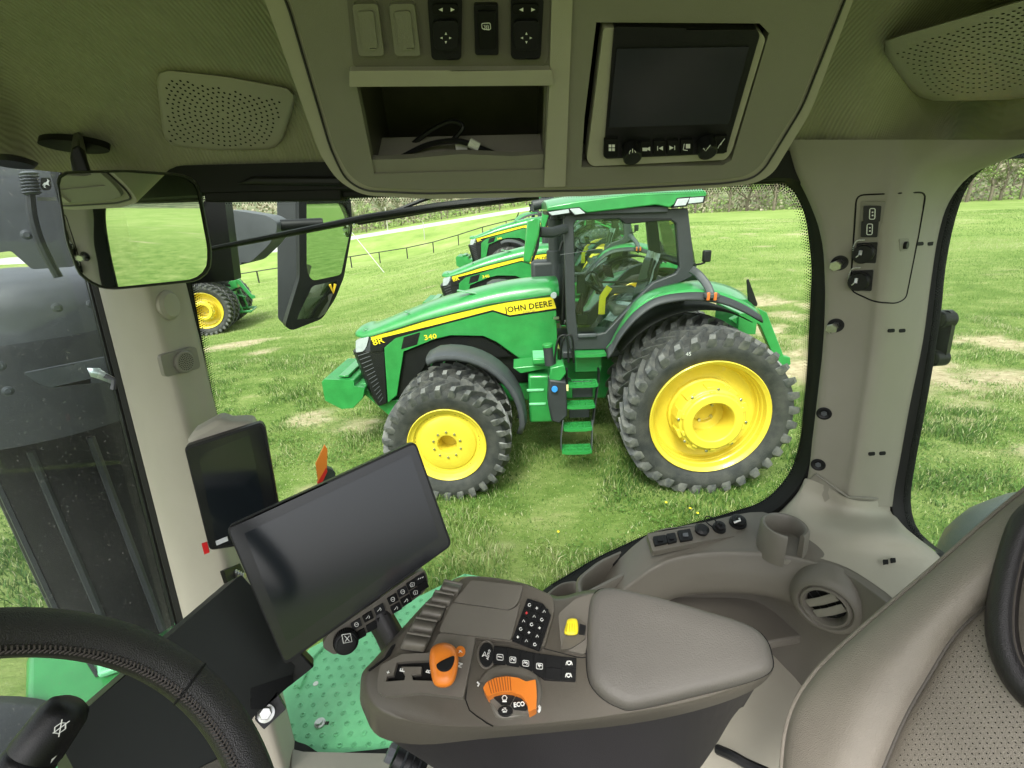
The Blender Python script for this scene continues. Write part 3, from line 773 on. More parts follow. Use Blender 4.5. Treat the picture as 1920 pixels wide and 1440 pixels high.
    # ---- front weights
    wl = TLs([(603, 715), (608, 708), (628, 682), (680, 683), (684, 700), (670, 740), (660, 768), (640, 766), (606, 745)], YC + .30)
    c = Vector((4.72, 0, .95))
    W = [Vector((q.x, 0, q.z)) for q in TLs([(603, 717), (607, 711), (663, 713), (664, 724), (684, 727), (681, 746), (663, 765), (640, 767), (609, 751)], YC + .46)]
    for k in range(20):
        y = YC - .55 + k * .0505
        m_ = MB(); m_.slab([Vector((p.x, y, p.z)) for p in W], (0, .037, 0)); 
        if k == 19: m_ = MB(); m_.slab([Vector((p.x, y, p.z)) for p in W], (0, .055, 0)); m_.box((sum(p.x for p in W) / 9, YC - .05, max(p.z for p in W) + .012), (.14, .9, .03))
        m_.build('suitcase_weight', green, root, local=True, bevel=.006, seg=1)
    w2 = MB(); w2.box((4.35, YC, .98), (.22, .62, .16)); w2.slab([Vector((4.45, YC + .32, 1.02)), Vector((4.42, YC + .32, .88)), Vector((4.05, YC + .32, .48)), Vector((3.6, YC + .32, .48)), Vector((3.6, YC + .32, .78)), Vector((4.15, YC + .32, .80))], (0, -.64, 0))
    w2.build('front_support', green, root, local=True, bevel=.015)

    # ---- front fenders
    def fender(y0, y1, nm, mt_, r0=.95, a0=115, a1=-22):
        rows = []
        for k in range(15):
            a = math.radians(a0 + (a1 - a0) * k / 14); rr = r0 + (.05 if k < 6 else 0) * 0; cx, cz = 3.05, .726
            q = .03 if k in (0, 14) else 0
            row = []
            for j, (y, dr) in enumerate([(y1, -.07), (y1, -.01), (y1 + (y0 - y1) * .25, .02), (y0 - (y0 - y1) * .25, .02), (y0, -.01), (y0, -.07)]):
                r = rr + dr - q; row.append(Vector((cx + math.cos(a) * r, y, cz + .04 + math.sin(a) * r)))
            rows.append(row)
        return MB().grid(rows, 2, 1)
    f = fender(-.50, -.98, '', greyfend, .93, 74, 190); f.build('front_fender', greyfend, root, angle=50, local=True, solid=.012)
    mirY(f).build('front_fender', greyfend, root, angle=50, local=True, solid=.012)
    MB().tube([(3.05, -.75, 1.66), (3.0, -1.1, 1.55), (3.0, -1.3, 1.2)], .025, 6).build('fender_bracket', black, root, local=True)

    # ---- tank, steps and side boxes between the wheels (viewer's side)
    tk = MB(); tk.box((1.85, -1.05, .98), (.42, .62, .66)); tk.build('side_tank', green, root, local=True, bevel=.03)
    ty = MB(); 
    ty.slab(TLs([(962, 690), (1000, 686), (1030, 686), (1030, 690), (975, 700)], -.80), (0, -.4, 0)); ty.build('tank_shelf', green, root, local=True, bevel=.01)
    for (x0, y0, x1, y1) in [(998, 660, 1028, 690)]:
        a = TL(x0, y0 + 2, -.72); b2 = TL(x1, y1, -.72)
        mb = MB(); mb.box(((a.x + b2.x) / 2, -.86, (a.z + b2.z) / 2), (abs(a.x - b2.x), .36, .07)); mb.build('step_tread', green, root, local=True, bevel=.012)
        gr = MB()
        for k in range(6): gr.box(((a.x + b2.x) / 2, -1.0 + k * .055, (a.z + b2.z) / 2 + .04), (abs(a.x - b2.x) * .9, .02, .02))
        gr.build('tread_ribs', green_pl, root, local=True)
    for (px, py) in [(1004, 732), (1008, 758)]:
        a = TL(px, py, -.73); mb = MB(); mb.box((a.x, -.74, a.z), (.22, .02, .035)); mb.build('tank_painted_highlight', green_pl, root, local=True, bevel=.008)  # pale green strips paint highlights onto the tank side
    # DEF tank: grey body, green cap neck, blue cap
    d = MB(); d.slab([TL(*q, -.48) for q in [(1030, 712), (1062, 716), (1064, 780), (1050, 794), (1034, 790), (1028, 760)]], (0, -.35, 0)); d.build('fluid_tank', greyp, root, local=True, bevel=.02)
    d = MB(); d.slab([TL(*q, -.50) for q in [(1032, 690), (1058, 684), (1062, 700), (1052, 714), (1030, 714)]], (0, -.25, 0)); d.build('tank_top', green, root, local=True, bevel=.015)
    q = TL(1040, 729, -.47); MB().cyl(q, (.1, 1, .1), .038, .035, 14).build('blue_filler_cap', blue_m, root, local=True)
    q = TL(1029, 668, -.62); q2 = TL(1027, 650, -.62); MB().cyl(q - (q2 - q) * .9, (q2 - q), .06, (q2 - q).length * 1.9, 16).build('filler_neck', greyp, root, local=True)
    MB().cyl(q2, (q2 - q), .066, .035, 16).build('filler_cap', green, root, local=True)
    # ladder
    lad = [(1107, 660), (1094, 717), (1088, 757), (1084, 799), (1082, 842)]
    widths = [30, 28, 28, 27, 28]; ls = [-.78, -.60, -.52, -.44, -.36]
    for i, ((px, py), w_, l) in enumerate(zip(lad, widths, ls)):
        a = TL(px - w_, py + 4, l); b2 = TL(px + w_, py + 4, l); cx = (a.x + b2.x) / 2; hw = abs(a.x - b2.x) / 2; z = (a.z + b2.z) / 2
        tr = MB(); dep = .20 if i else .34
        o = [Vector((cx - hw, l, z)), Vector((cx - hw * .6, l + .025, z)), Vector((cx + hw * .6, l + .025, z)), Vector((cx + hw, l, z)), Vector((cx + hw, l - dep, z)), Vector((cx - hw, l - dep, z))]
        hs_ = []
        if i:
            for u in range(4):
                for v in range(2):
                    x0 = cx - hw * .9 + u * hw * .46; y0 = l - .025 - v * .08; hs_.append([Vector((x0, y0, z)), Vector((x0 + hw * .38, y0, z)), Vector((x0 + hw * .38, y0 - .06, z)), Vector((x0, y0 - .06, z))])
        tr.slab(o, (0, 0, -.035), hs_); tr.build('ladder_step', green, root, local=True)
        if i == 0:
            m2 = MB(); m2.box((cx, l - .2, z - .17), (hw * 1.7, .05, .25)); m2.build('platform_riser', green, root, local=True, bevel=.01)
    for sx in (-1, 1):
        pts_ = [TL(px + sx * (w_ + 2), py + 2, l) for (px, py), w_, l in zip(lad, widths, ls)][1:4]
        MB().tube([p + Vector((0, -.10, .0)) for p in [pts_[0] + Vector((0, 0, .16))] + pts_], (.015, .07), 6, up=Vector((0, 1, 0))).build('ladder_side', black, root, local=True)
        pts_ = [TL(px + sx * (w_ + 1), py, l) for (px, py), w_, l in zip(lad, widths, ls)][3:]
        MB().tube([pts_[0] + Vector((0, -.08, .05)), pts_[1] + Vector((0, -.08, .12)), pts_[1] + Vector((0, -.09, -.03))], (.006, .06), 6, up=Vector((0, 1, 0))).build('ladder_strap', metalg, root, local=True)
    a, b2 = TL(1094, 735, -.62), TL(1088, 775, -.56)
    MB().box((a.x, -.72, a.z), (.26, .03, .22)).build('ladder_back_plate', greyp, root, local=True, bevel=.008); MB().box((b2.x, -.66, b2.z), (.26, .03, .2)).build('ladder_back_plate', greyp, root, local=True, bevel=.008)
    # grab rails
    for dy, dx in ((0, 0), (-.12, 10)):
        hr_ = [TL(px + dx, py, -.62 + dy) for px, py in [(1060, 712), (1041, 695), (1045, 640), (1058, 628), (1064, 640), (1066, 680)]]
        MB().tube(smooth_line(hr_, 4), .014, 8).build('grab_rail', black, root, local=True)
    MB().box(TL(1062, 727, -.5), (.05, .01, .08)).build('paper_tag', mat('paper_tag', (.7, .6, .3), .8), root, local=True)

    # ---- cab
    LC = -.95
    outer = [(1057, 410), (1062, 400), (1130, 398), (1290, 390), (1296, 440), (1302, 497), (1304, 514), (1284, 526), (1262, 536), (1230, 545), (1212, 556), (1197, 572), (1181, 592), (1166, 615), (1150, 642), (1140, 655), (1068, 656), (1062, 600)]
    hole = [(1076, 421), (1081, 413), (1162, 410), (1171, 420), (1260, 413), (1268, 419), (1275, 502), (1268, 513), (1225, 530), (1211, 543), (1135, 624), (1084, 635), (1079, 584)]
    fr = tslab(outer, LC, .10, holes=[hole]); fr.build('cab_frame', greyp, root, local=True, bevel=.012)
    farf = mirY(fr); farf.build('cab_frame', greyp, root, local=True, bevel=.012)
    gl = tslab(hole, LC - .045, .006); gl.build('door_glass', glass_far, root, local=True); mirY(gl).build('door_glass', glass_far, root, local=True)
    sh = tslab([(1162, 409), (1260, 409), (1262, 414), (1240, 414), (1178, 420), (1170, 418)], LC + .01, .05); sh.build('door_top_trim', black, root, local=True, bevel=.008)
    # front posts / windscreen, rear posts
    pf0 = TL(1062, 405, LC); pf1 = TL(1068, 650, LC); pr0 = TL(1290, 395, LC); pr1 = TL(1300, 500, LC)
    ww = [Vector((pf0.x, YC - .72, pf0.z)), Vector((pf0.x, YC + .72, pf0.z)), Vector((pf1.x + .02, YC + .72, pf1.z + .2)), Vector((pf1.x + .02, YC - .72, pf1.z + .2))]
    MB().slab(ww, (-.006, 0, 0)).build('front_glass', glass_far, root, local=True)
    ww = [Vector((pr0.x, YC - .70, pr0.z)), Vector((pr0.x, YC + .70, pr0.z)), Vector((pr1.x - .05, YC + .70, pr1.z)), Vector((pr1.x - .05, YC - .70, pr1.z))]
    MB().slab(ww, (.006, 0, 0)).build('rear_glass', glass_far, root, local=True)
    for p_, q_, nm in ((pr0, pr1, 'rear_cross_bar'),):
        MB().tube([(q_.x, YC + .72, q_.z), (q_.x, YC - .72, q_.z)], .05, 8).build(nm, greyp, root, local=True)
    # cab floor and interior
    MB().box((.85, YC, 1.48), (1.5, 1.35, .10)).build('cab_floor', greyp, root, local=True, bevel=.02)
    MB().box((.12, YC, 1.9), (.14, 1.35, .8)).build('cab_rear_wall', greyp, root, local=True, bevel=.02)
    s = MB(); s.box((.62, YC, 1.95), (.50, .50, .14)); s.build('seat_cushion', leather_t, root, local=True, bevel=.05, seg=3)
    s = MB(); s.slab([Vector((.40, YC - .26, 1.95)), Vector((.52, YC - .26, 1.98)), Vector((.36, YC - .26, 2.62)), Vector((.26, YC - .26, 2.60))], (0, .52, 0)); s.build('seat_backrest', black, root, local=True, bevel=.04, seg=3)
    cov = MB(); r_ = random.Random(3); rows = []
    for i in range(7):
        row = []
        for j in range(9):
            y = YC - .33 + j * .083; z = 1.78 + i * .045 + .02 * r_.random(); x = .92 - .03 * i + .05 * r_.random() - (.02 * (j - 4) ** 2)
            row.append(Vector((x, y, z)))
        rows.append(row)
    cov.grid(rows, 2, 2); cov.build('seat_film', film, root, angle=40, local=True)
    cov = MB(); rows = []
    for i in range(7):
        rows.append([Vector((.44 - .025 * i + .03 * r_.random(), YC - .30 + j * .086 + .02 * r_.random(), 2.1 + i * .1)) for j in range(8)])
    cov.grid(rows, 2, 2); cov.build('backrest_film', film, root, angle=40, local=True)
    s = MB(); s.box((.75, YC + -.34, 2.15), (.55, .16, .10)); s.box((1.0, YC - .36, 2.3), (.06, .3, .2), Matrix.Rotation(.5, 3, 'Y')); s.build('armrest', MATS['taupe_plastic'], root, local=True, bevel=.02)
    q = TL(1140, 508, YC - .2); MB().box(q, (.02, .26, .18), Matrix.Rotation(.3, 3, 'Z') @ Matrix.Rotation(.3, 3, 'Y')).build('cab_display', MATS['screen_border'], root, local=True, bevel=.01)
    MB().box(q + Vector((-.013, .0, 0)), (.004, .22, .14), Matrix.Rotation(.3, 3, 'Z') @ Matrix.Rotation(.3, 3, 'Y')).build('display_screen', mat('lit_grey_screen', (.22, .28, .30), .2), root, local=True)
    wc = Vector((1.18, YC + .02, 2.30)); ax = Vector((-.55, 0, .83)); u = Vector((0, 1, 0)); w = ax.normalized().cross(u)
    MB().tube([wc + (u * math.cos(t) + w * math.sin(t)) * .2 for t in np.linspace(0, 2 * math.pi, 25)], .016, 6, cap=False).build('cab_steering_wheel', black, root, local=True)
    MB().tube([wc, wc + Vector((.2, 0, -.55))], .05, 8).build('steering_column', black, root, local=True)
    q0, q1 = TL(1128, 575, YC + .4), TL(1143, 538, YC + .4)
    MB().tube([q0 + Vector((0, 0, -.1)), q0.lerp(q1, .5) + Vector((.04, 0, 0)), q1], (.02, .05), 6).build('yellow_lever', yellow_p, root, local=True)
    hb = MB().tube(smooth_line([TL(1096, 520, LC - .08), TL(1104, 511, LC - .08), TL(1117, 512, LC - .08), TL(1122, 526, LC - .08), TL(1140, 529, LC - .08), TL(1208, 526, LC - .08), TL(1216, 510, LC - .08), TL(1223, 484, LC - .08)], 4), .014, 8); hb.build('door_pull_bar', black, root, local=True)
    d = MB(); d.box(TL(1089, 532, LC - .08), (.10, .04, .24)); d.box(TL(1092, 598, LC - .08), (.14, .04, .12)); d.tube([TL(1091, 550, LC - .07), TL(1092, 590, LC - .07)], .014, 6); d.build('door_latch', black, root, local=True, bevel=.01)
    MB().box(TL(1101, 629, LC + .02), (.24, .04, .05)).build('door_handle', greyfend, root, local=True, bevel=.012)
    # roof
    rf = [(1026, 396), (1026, 388), (1081, 378), (1190, 364), (1322, 358), (1326, 362), (1322, 372), (1264, 384), (1255, 389), (1230, 384), (1165, 392), (1100, 399), (1094, 396), (1086, 390)]
    P = [TL(*q_, -.86) for q_ in rf]; mn = min(p.z for p in P)
    top = [Vector((p.x, p.y, p.z)) for p in P]
    loops = []
    for y, kz, kx in ((-.86, 0, 0), (-.82, .02, .02), (-1.1, .06, .03), (YC, .085, .04), (2 * YC + 1.1, .06, .03), (2 * YC + .82, .02, .02), (2 * YC + .86, 0, 0)):
        yy = y
        loops.append([Vector((p.x, yy, p.z + (kz if i in (1, 2, 3, 4) else 0))) for i, p in enumerate(P)])
    MB().loft([loops[0], loops[2], loops[3], loops[4], loops[6]]).build('roof', green, root, angle=30, local=True, bevel=.012)
    ru = MB(); ru.slab([Vector((P[0].x - .03, -.90, P[0].z + .02)), Vector((P[7].x + .05, -.90, P[7].z - .01)), Vector((P[7].x + .05, 2 * YC + .90, P[7].z - .01)), Vector((P[0].x - .03, 2 * YC + .90, P[0].z + .02))], (0, 0, -.07)); ru.build('roof_underside', greyp, root, local=True, bevel=.01)
    for poly in ([(1028, 398), (1066, 392), (1068, 399), (1034, 404)], [(1068, 392), (1086, 390), (1098, 400), (1078, 403)], [(1271, 373), (1293, 371), (1286, 385), (1264, 387)], [(1294, 371), (1320, 369), (1318, 379), (1290, 382)]):
        a = tslab(poly, -.845, .06); a.build('work_light', lampm, root, local=True, bevel=.006); 
        cc = [sum(p[0] for p in poly) / 4, sum(p[1] for p in poly) / 4]
        big = [((p[0] - cc[0]) * 1.22 + cc[0], (p[1] - cc[1]) * 1.35 + cc[1]) for p in poly]
        tslab(big, -.850, .10).build('light_surround', black, root, local=True, bevel=.006)
    mirY(tslab([(1028, 398), (1066, 392), (1068, 399), (1034, 404)], -.845, .06)).build('work_light', lampm, root, local=True, bevel=.006)
    # ---- rear fender, near side
    lip = [(1140, 674), (1150, 660), (1160, 640), (1178, 616), (1199, 595), (1228, 575), (1264, 566), (1300, 563), (1352, 569), (1394, 585), (1430, 605)]
    lipg = [(1137, 655), (1150, 640), (1158, 625), (1176, 600), (1197, 579), (1228, 560), (1268, 551), (1318, 549), (1356, 556), (1398, 574), (1425, 592)]
    inn = [(1137, 652), (1146, 640), (1152, 627), (1173, 590), (1195, 560), (1230, 541), (1282, 529), (1325, 527), (1370, 538), (1400, 556), (1420, 580)]
    def strip(Apx, Bpx, la, lb, nm, mt_, th=.012):
        rows = [[TL(*q_, la) for q_ in Apx], [TL(*q_, (la + lb) / 2) * 1 if False else (TL(*Apx[i], la) + TL(*Bpx[i], lb)) / 2 + Vector((0, 0, .012)) for i, q_ in enumerate(Bpx)], [TL(*q_, lb) for q_ in Bpx]]
        b_ = MB().grid(rows, 3, 2); b_.build(nm, mt_, root, angle=60, local=True, solid=th); mirY(b_).build(nm, mt_, root, angle=60, local=True, solid=th)
    strip(lipg, inn, -.50, -.96, 'rear_fender', green)
    strip(lip, lipg, -.42, -.50, 'fender_edge', greyp, .02)
    # wheel-arch liner (dark inside of the fender) and fuel tank shoulder
    li = MB(); rows = []
    for y in (-.55, -1.25):
        rows.append([Vector((math.cos(a) * 1.13, y, .99 + math.sin(a) * 1.13)) for a in np.linspace(math.radians(34), math.radians(122), 14)])
    li.grid(rows, 2, 1); li.build('fender_liner', blackm, root, angle=60, local=True, solid=.01)
    # extremity flag + reflector arm + work mirror behind the cab
    MB().tube(smooth_line([TL(1296, 505, -.62), TL(1310, 515, -.60), TL(1326, 535, -.5), TL(1334, 555, -.42)], 4), (.022, .045), 8).build('light_arm', greyfend, root, local=True)
    MB().box(TL(1334, 554, -.40), (.16, .10, .06)).build('arm_light_housing', greyfend, root, local=True, bevel=.015)
    a = TL(1328, 556, -.36); b2 = TL(1341, 556, -.36)
    for q_ in (a, b2): MB().box(q_, (.035, .03, .09)).build('amber_marker', mat('amber_lens', (.55, .14, .03), .25), root, local=True, bevel=.008)
    MB().tube([TL(1300, 497, -.7), TL(1314, 495, -.6), TL(1322, 492, -.6)], .012, 6).build('work_lamp_arm', black, root, local=True)
    MB().box(TL(1325, 480, -.6), (.09, .06, .13)).build('work_lamp', black, root, local=True, bevel=.015)
    tslab([(1401, 526), (1404, 523), (1421, 570), (1419, 575), (1404, 570)], -.75, .03).build('extremity_flag', black, root, local=True, bevel=.006)
    # rear hitch and green bracket
    rk = MB(); rk.slab([TL(*q_, -1.35) for q_ in [(1370, 600), (1416, 575), (1438, 586), (1470, 668), (1482, 670), (1483, 684), (1460, 690), (1425, 610), (1410, 600), (1396, 620)]], (0, -.10, 0)); rk.build('rear_bracket', green, root, local=True, bevel=.01)
    h = MB()
    for s in (-1, 1):
        y = YC + s * .45
        h.tube([(-.35, y, 1.55), (-.85, y, 1.45), (-1.0, y + s * .03, .75)], .055, 8); h.tube([(-.3, y, .65), (-1.35, y + s * .05, .62)], .06, 8); h.tube([(-1.0, y, .75), (-1.0, y, .62)], .05, 8)
    h.tube([(-.4, YC, 1.45), (-1.15, YC, 1.15)], .05, 8); h.box((-.55, YC, 1.15), (.5, .55, .75)); h.box((-.9, YC, 1.75), (.25, .8, .3)); h.tube([(-1.35, YC - .5, .62), (-1.35, YC + .5, .62)], .04, 8)
    h.build('rear_hitch', green, root, local=True, bevel=.01)
    hv = MB()
    for k in range(6): hv.cyl((-.80, YC - .30 + k * .12, 1.5), (-1, 0, .1), .035, .14, 10)
    hv.build('hydraulic_couplers', black, root, local=True)
    # mirror on the left front, exhaust stack on the right
    m1 = TL(997, 452, -.55); 
    mm = MB(); mm.slab([TL(*q_, -.48) for q_ in [(981, 491), (989, 413), (1000, 408), (1014, 411), (1011, 440), (994, 494)]], (0, -.16, 0)); mm.build('mirror_shell', green, root, local=True, bevel=.02, seg=3)
    mm = MB(); mm.slab([TL(*q_, -.50) for q_ in [(996, 492), (1013, 437), (1016, 418), (1010, 465), (1001, 488)]], (0, -.12, 0)); mm.build('mirror_back', black, root, local=True, bevel=.01)
    MB().tube([TL(1012, 435, -.62), TL(1035, 436, -.75), TL(1062, 428, -.93)], (.035, .06), 8).build('mirror_arm', greyp, root, local=True, bevel=.005)
    mf = mirY(mm); mf.build('mirror_back', black, root, local=True, bevel=.01)
    ex = MB(); q0 = TL(1040, 520, -2.35); q1 = TL(1038, 400, -2.35)
    ex.cyl((q0.x, -2.35, q0.z - .5), (0, 0, 1), .12, .9, 20); ex.cyl((q0.x, -2.35, q0.z - .1), (0, 0, 1), .088, q1.z - q0.z + .02, 20)
    ex.tube(smooth_line([(q0.x + .0, -2.35, q1.z - .15), (q0.x - .02, -2.35, q1.z + .02), (q0.x + .1, -2.35, q1.z + .14), (q0.x + .3, -2.35, q1.z + .12)], 4), .075, 12)
    ex.build('exhaust_stack', greyp, root, local=True)
    ai = MB(); ai.box((q0.x + .1, -2.45, q0.z - .2), (.5, .42, .9)); ai.build('aftertreatment_cover', greyp, root, local=True, bevel=.05, seg=3)
    # wiper and small camera pod by the bonnet letter panel
    MB().tube([TL(1050, 478, LC + .06), TL(1118, 468, LC + .04)], .004, 5).build('side_wiper', greyfend, root, local=True)
    MB().cyl(TL(1039, 553, -1.2), (.2, 1, 0), .04, .05, 14).build('round_lamp', lampm, root, local=True)
    MB().box(TL(1043, 596, -1.22), (.07, .05, .03)).build('door_stud', steel, root, local=True)
    MB().tube(smooth_line([TL(1050, 470, -1.1), TL(1055, 455, -1.1), TL(1062, 460, -1.05), TL(1058, 520, -1.05), TL(1055, 600, -1.1)], 4), .02, 6).build('cable_loop', black, root, local=True)
    # chalk number on the rear tyre
    tx = TL(1292, 665, .04)
    return root
trac = build_tractor()
trac.location = T0; trac.rotation_euler = (0, 0, math.pi - TYAW)
trac['label'] = 'nearest green and yellow farm tractor, broadside with boarding ladder, filling the side window'
GRP = 'green and yellow tractors parked in a row'
trac['group'] = GRP
# chalk mark belongs to the near rear tyre
text_mesh('45', .06, TL(1291, 664, .034) , (-1, 0, .05), (0, 0, 1), 'chalk_number', mat('chalk', (.5, .5, .48), .9), trac, depth=.002, local=True)
def place_tr(l, a, lab, dz=0., yaw=0., loc=None, rz=None, group=GRP):
    t = copy_tree(trac)
    p = T0 + ltv * l + fwv * a
    if loc: p = Vector(loc)
    t.location = (p.x, p.y, float(gz(p.x, p.y)) + dz); t.rotation_euler = (0, 0, (math.pi - TYAW + yaw) if rz is None else rz)
    t['label'] = lab
    for ch in list(t.children):
        if ch.name.startswith('chalk'): bpy.data.objects.remove(ch)
    return t
place_tr(-5.3, -.42, 'second tractor in the row, its bonnet and headlight showing just behind the nearest bonnet')
place_tr(-11.3, -.55, 'third tractor in the row, only grille, bonnet and exhaust visible above the second bonnet', dz=.1)
place_tr(0, 0, 'fourth tractor in the row, only its cab top showing over the nearest cab roof', loc=(1.3, 26.5, 0), rz=-TYAW, dz=-.15)
wl = onZ(385, 640, -4.15)
place_tr(0, 0, 'tractor far left beside the front pillar, showing one yellow wheel and its rear hitch', loc=(wl.x - .35, wl.y + .9, 0), rz=math.pi + .25)
# ------------------------------------------------------------------ the cab the photograph is taken from
YG = 1.16      # distance of the side glass from the lens
XR = 1.02      # rear glass
cab = thing('tractor_cab', 'beige interior shell of the tractor cab with pillars, headliner and windows around the viewer', 'tractor cab', tuple(CAM + Vector((0, .4, -1.6))))
def rel(v): return CAM + Vector(v)

# headliner
edge = [rel((-1.45, -.5, .14)), rel((-1.25, .4, .14)), rel((-1.12, .85, .13)), onY(0, 312, 1.055), onY(100, 322, 1.13), onY(320, 340, 1.14), onY(480, 348, YG), onY(640, 352, YG), onY(960, 350, YG), onY(1300, 340, YG),
        onY(1500, 322, YG), onY(1545, 300, YG - .02), onY(1640, 291, 1.12), onX(1760, 278, XR + .02), onX(1860, 270, XR + .02), onX(1925, 264, XR + .02), rel((XR + .04, .5, .12)), rel((XR + .06, -.5, .12))]
rows = []
for t, kz in ((0, 0), (.05, .35), (.14, .62), (.28, .85), (.5, .98), (1, 1)):
    r = []
    for p in edge:
        c = CAM + Vector((p.x * .12, .15 if p.y > .4 else -.4 + p.y * .1, .34)); q = p.lerp(c, t); q.z = p.z + (c.z - p.z) * kz; r.append(q)
    rows.append(r)
hm = MB().grid(rows, 4, 4)
headliner = hm.build('headliner', liner, cab, angle=70)
bvh = BVHTree.FromPolygons([tuple(v) for v in hm.v], [f for f in hm.f])
def hitp(bv, px, py, fallback=1.0):
    h = bv.ray_cast(CAM, ray(px, py).normalized()); return h[0] if h[0] else CAM + ray(px, py) * fallback
def fit_plane(pts):
    c = sum(pts, Vector()) / len(pts); M = np.array([list(p - c) for p in pts]); n = np.linalg.svd(M)[2][2]; return Plane(c, Vector(n))
def grille(outer, holes_poly, sx, sy, sk, label, cen):
    pts = [hitp(bvh, *q) for q in outer if q[0] < 1925 and q[1] > 0]; pl = fit_plane(pts)
    g = MB(); O = resample(rnd([(a, b, 0) for a, b in outer], 26), 40)
    cx = sum(p.x for p in O) / 40; cy = sum(p.y for p in O) / 40
    L = []
    for (k, off) in ((1.0, -.006), (1.0, .004), (.975, .010), (.93, .011)):
        L.append([pl.at(cx + (p.x - cx) * k, cy + (p.y - cy) * k, off) for p in O])
    g.loft(L, cap0=False)
    ob = g.build('speaker_grille', beige, cab, angle=50); ob['label'] = label
    hs_ = MB(); r = 0
    import itertools
    for ring in range(1, 26):
        nn = int(ring * 6.2)
        for k in range(nn):
            a = 2 * math.pi * (k + .5 * (ring % 2)) / nn
            x = cen[0] + math.cos(a) * ring * sx + math.sin(a) * ring * sx * sk[0]; y = cen[1] + math.sin(a) * ring * sy + math.cos(a) * ring * sy * sk[1]
            if inside(x, y, holes_poly): disc(hs_, pl.at(x, y, .0116), pl.n, .0021, 7)
    tag(hs_.build('grille_hole', blackm, ob, angle=0), kind='stuff')
grille([(290, 128), (420, 142), (560, 168), (525, 280), (400, 282), (308, 272)], [(310, 147), (335, 148), (525, 190), (528, 205), (505, 272), (440, 276), (318, 266)], 10.5, 8.2, (0, .16), 'left speaker grille, fully in view', (418, 215))
grille([(1645, 78), (1930, -4), (2080, -30), (2050, 160), (1905, 187), (1740, 190), (1705, 172)], [(1682, 100), (1700, 88), (1920, 10), (2040, -20), (2020, 150), (1905, 165), (1765, 181), (1742, 174)], 11, 8.5, (0, -.25), 'right speaker grille cut by the frame edge', (1845, 95))
# black strip standing in for the rail/handle shadow by the left top corner, seal strips at the top of the window
MB().slab([onY(380, 341, YG - .03), onY(640, 350, YG - .03), onY(640, 376, YG - .03), onY(384, 379, YG - .03)], (0, .06, 0)).build('window_top_seal', rubber, cab, bevel=.004)
MB().slab([onY(440, 345, YG - .05), onY(470, 330, YG - .05), onY(640, 330, YG - .05), onY(640, 349, YG - .05)], (0, .05, 0)).build('rail_shadow_strip', black, cab, bevel=.006)
MB().slab([onY(1400, 322, YG - .03), onY(1500, 318, YG - .03), onY(1500, 333, YG - .03), onY(1400, 341, YG - .03)], (0, .05, 0)).build('window_top_seal', rubber, cab, bevel=.004)
MB().slab([onY(635, 346, YG - .02), onY(1520, 324, YG - .02), onY(1520, 341, YG - .02), onY(635, 371, YG - .02)], (0, .06, 0)).build('window_header', rubber, cab, bevel=.004)
cl = MB().lathe([(0, 0), (.030, 0), (.036, -.008), (.02, -.014), (0, -.014)], onY(25, 309, 1.02), (0, -.2, -1), 20); cl.build('sun_visor_clip', black, cab)

# side window: outline (traced clockwise from top left), black frame, dotted ceramic edge, pane
win = [(368, 368), (1485, 340), (1516, 400), (1528, 500), (1518, 700), (1505, 835), (1488, 890), (1440, 945), (1330, 978), (1212, 1008), (1120, 1050), (1020, 1110), (900, 1230), (800, 1380), (742, 1408), (600, 1422), (572, 1402), (548, 1396), (512, 1300), (448, 1000), (398, 780), (354, 530)]
winr = [tuple(p[:2]) for p in rnd([(a, b, 0) for a, b in win], [8, 60, 30, 30, 30, 30, 40, 40, 20, 20, 20, 20, 20, 20, 30, 14, 10, 20, 30, 10, 10, 10], 5)]
W = [onY(a, b, YG) for a, b in winr]; n = len(W); wc = sum(W, Vector()) / n
def offset(loop, d):
    out = []; N = len(loop)
    for i in range(N):
        t = (loop[(i + 1) % N] - loop[i - 1]).normalized(); nrm = Vector((t.z, 0, -t.x))
        if nrm.dot(loop[i] - wc) < 0: nrm = -nrm
        out.append(loop[i] + nrm * d)
    return out
def zsh(loop, dy): return [p + Vector((0, dy, 0)) for p in loop]
MB().loft([zsh(offset(W, .060), -.035), zsh(offset(W, .006), -.035), zsh(W, -.02), zsh(W, .012), zsh(offset(W, .05), .012)], cap0=False, cap1=False).build('side_window_frame', rubber, cab, angle=40)
dots = MB()
for i in range(n):
    a = W[i]; b = W[(i + 1) % n]; L = (b - a).length
    if a.z < CAM.z - .98 and a.x < .2: continue
    k = max(1, int(L / .0058))
    for j in range(k):
        p = a.lerp(b, (j + .5) / k); inn_ = (wc - p).normalized(); t = (b - a).normalized(); nr = Vector((t.z, 0, -t.x)); nr = nr if nr.dot(inn_) > 0 else -nr
        for q in range(5): disc(dots, p + nr * (.0030 + q * .0046) + t * (.0029 * (q % 2)) + Vector((0, .003, 0)), (0, -1, 0), .0026 - q * .00042, 6)
tag(dots.build('frit_dots', blackm, cab, angle=0), kind='stuff')
MB().slab(offset(W, .02), (0, .005, 0)).build('side_window_pane', glass_side, cab, angle=0)

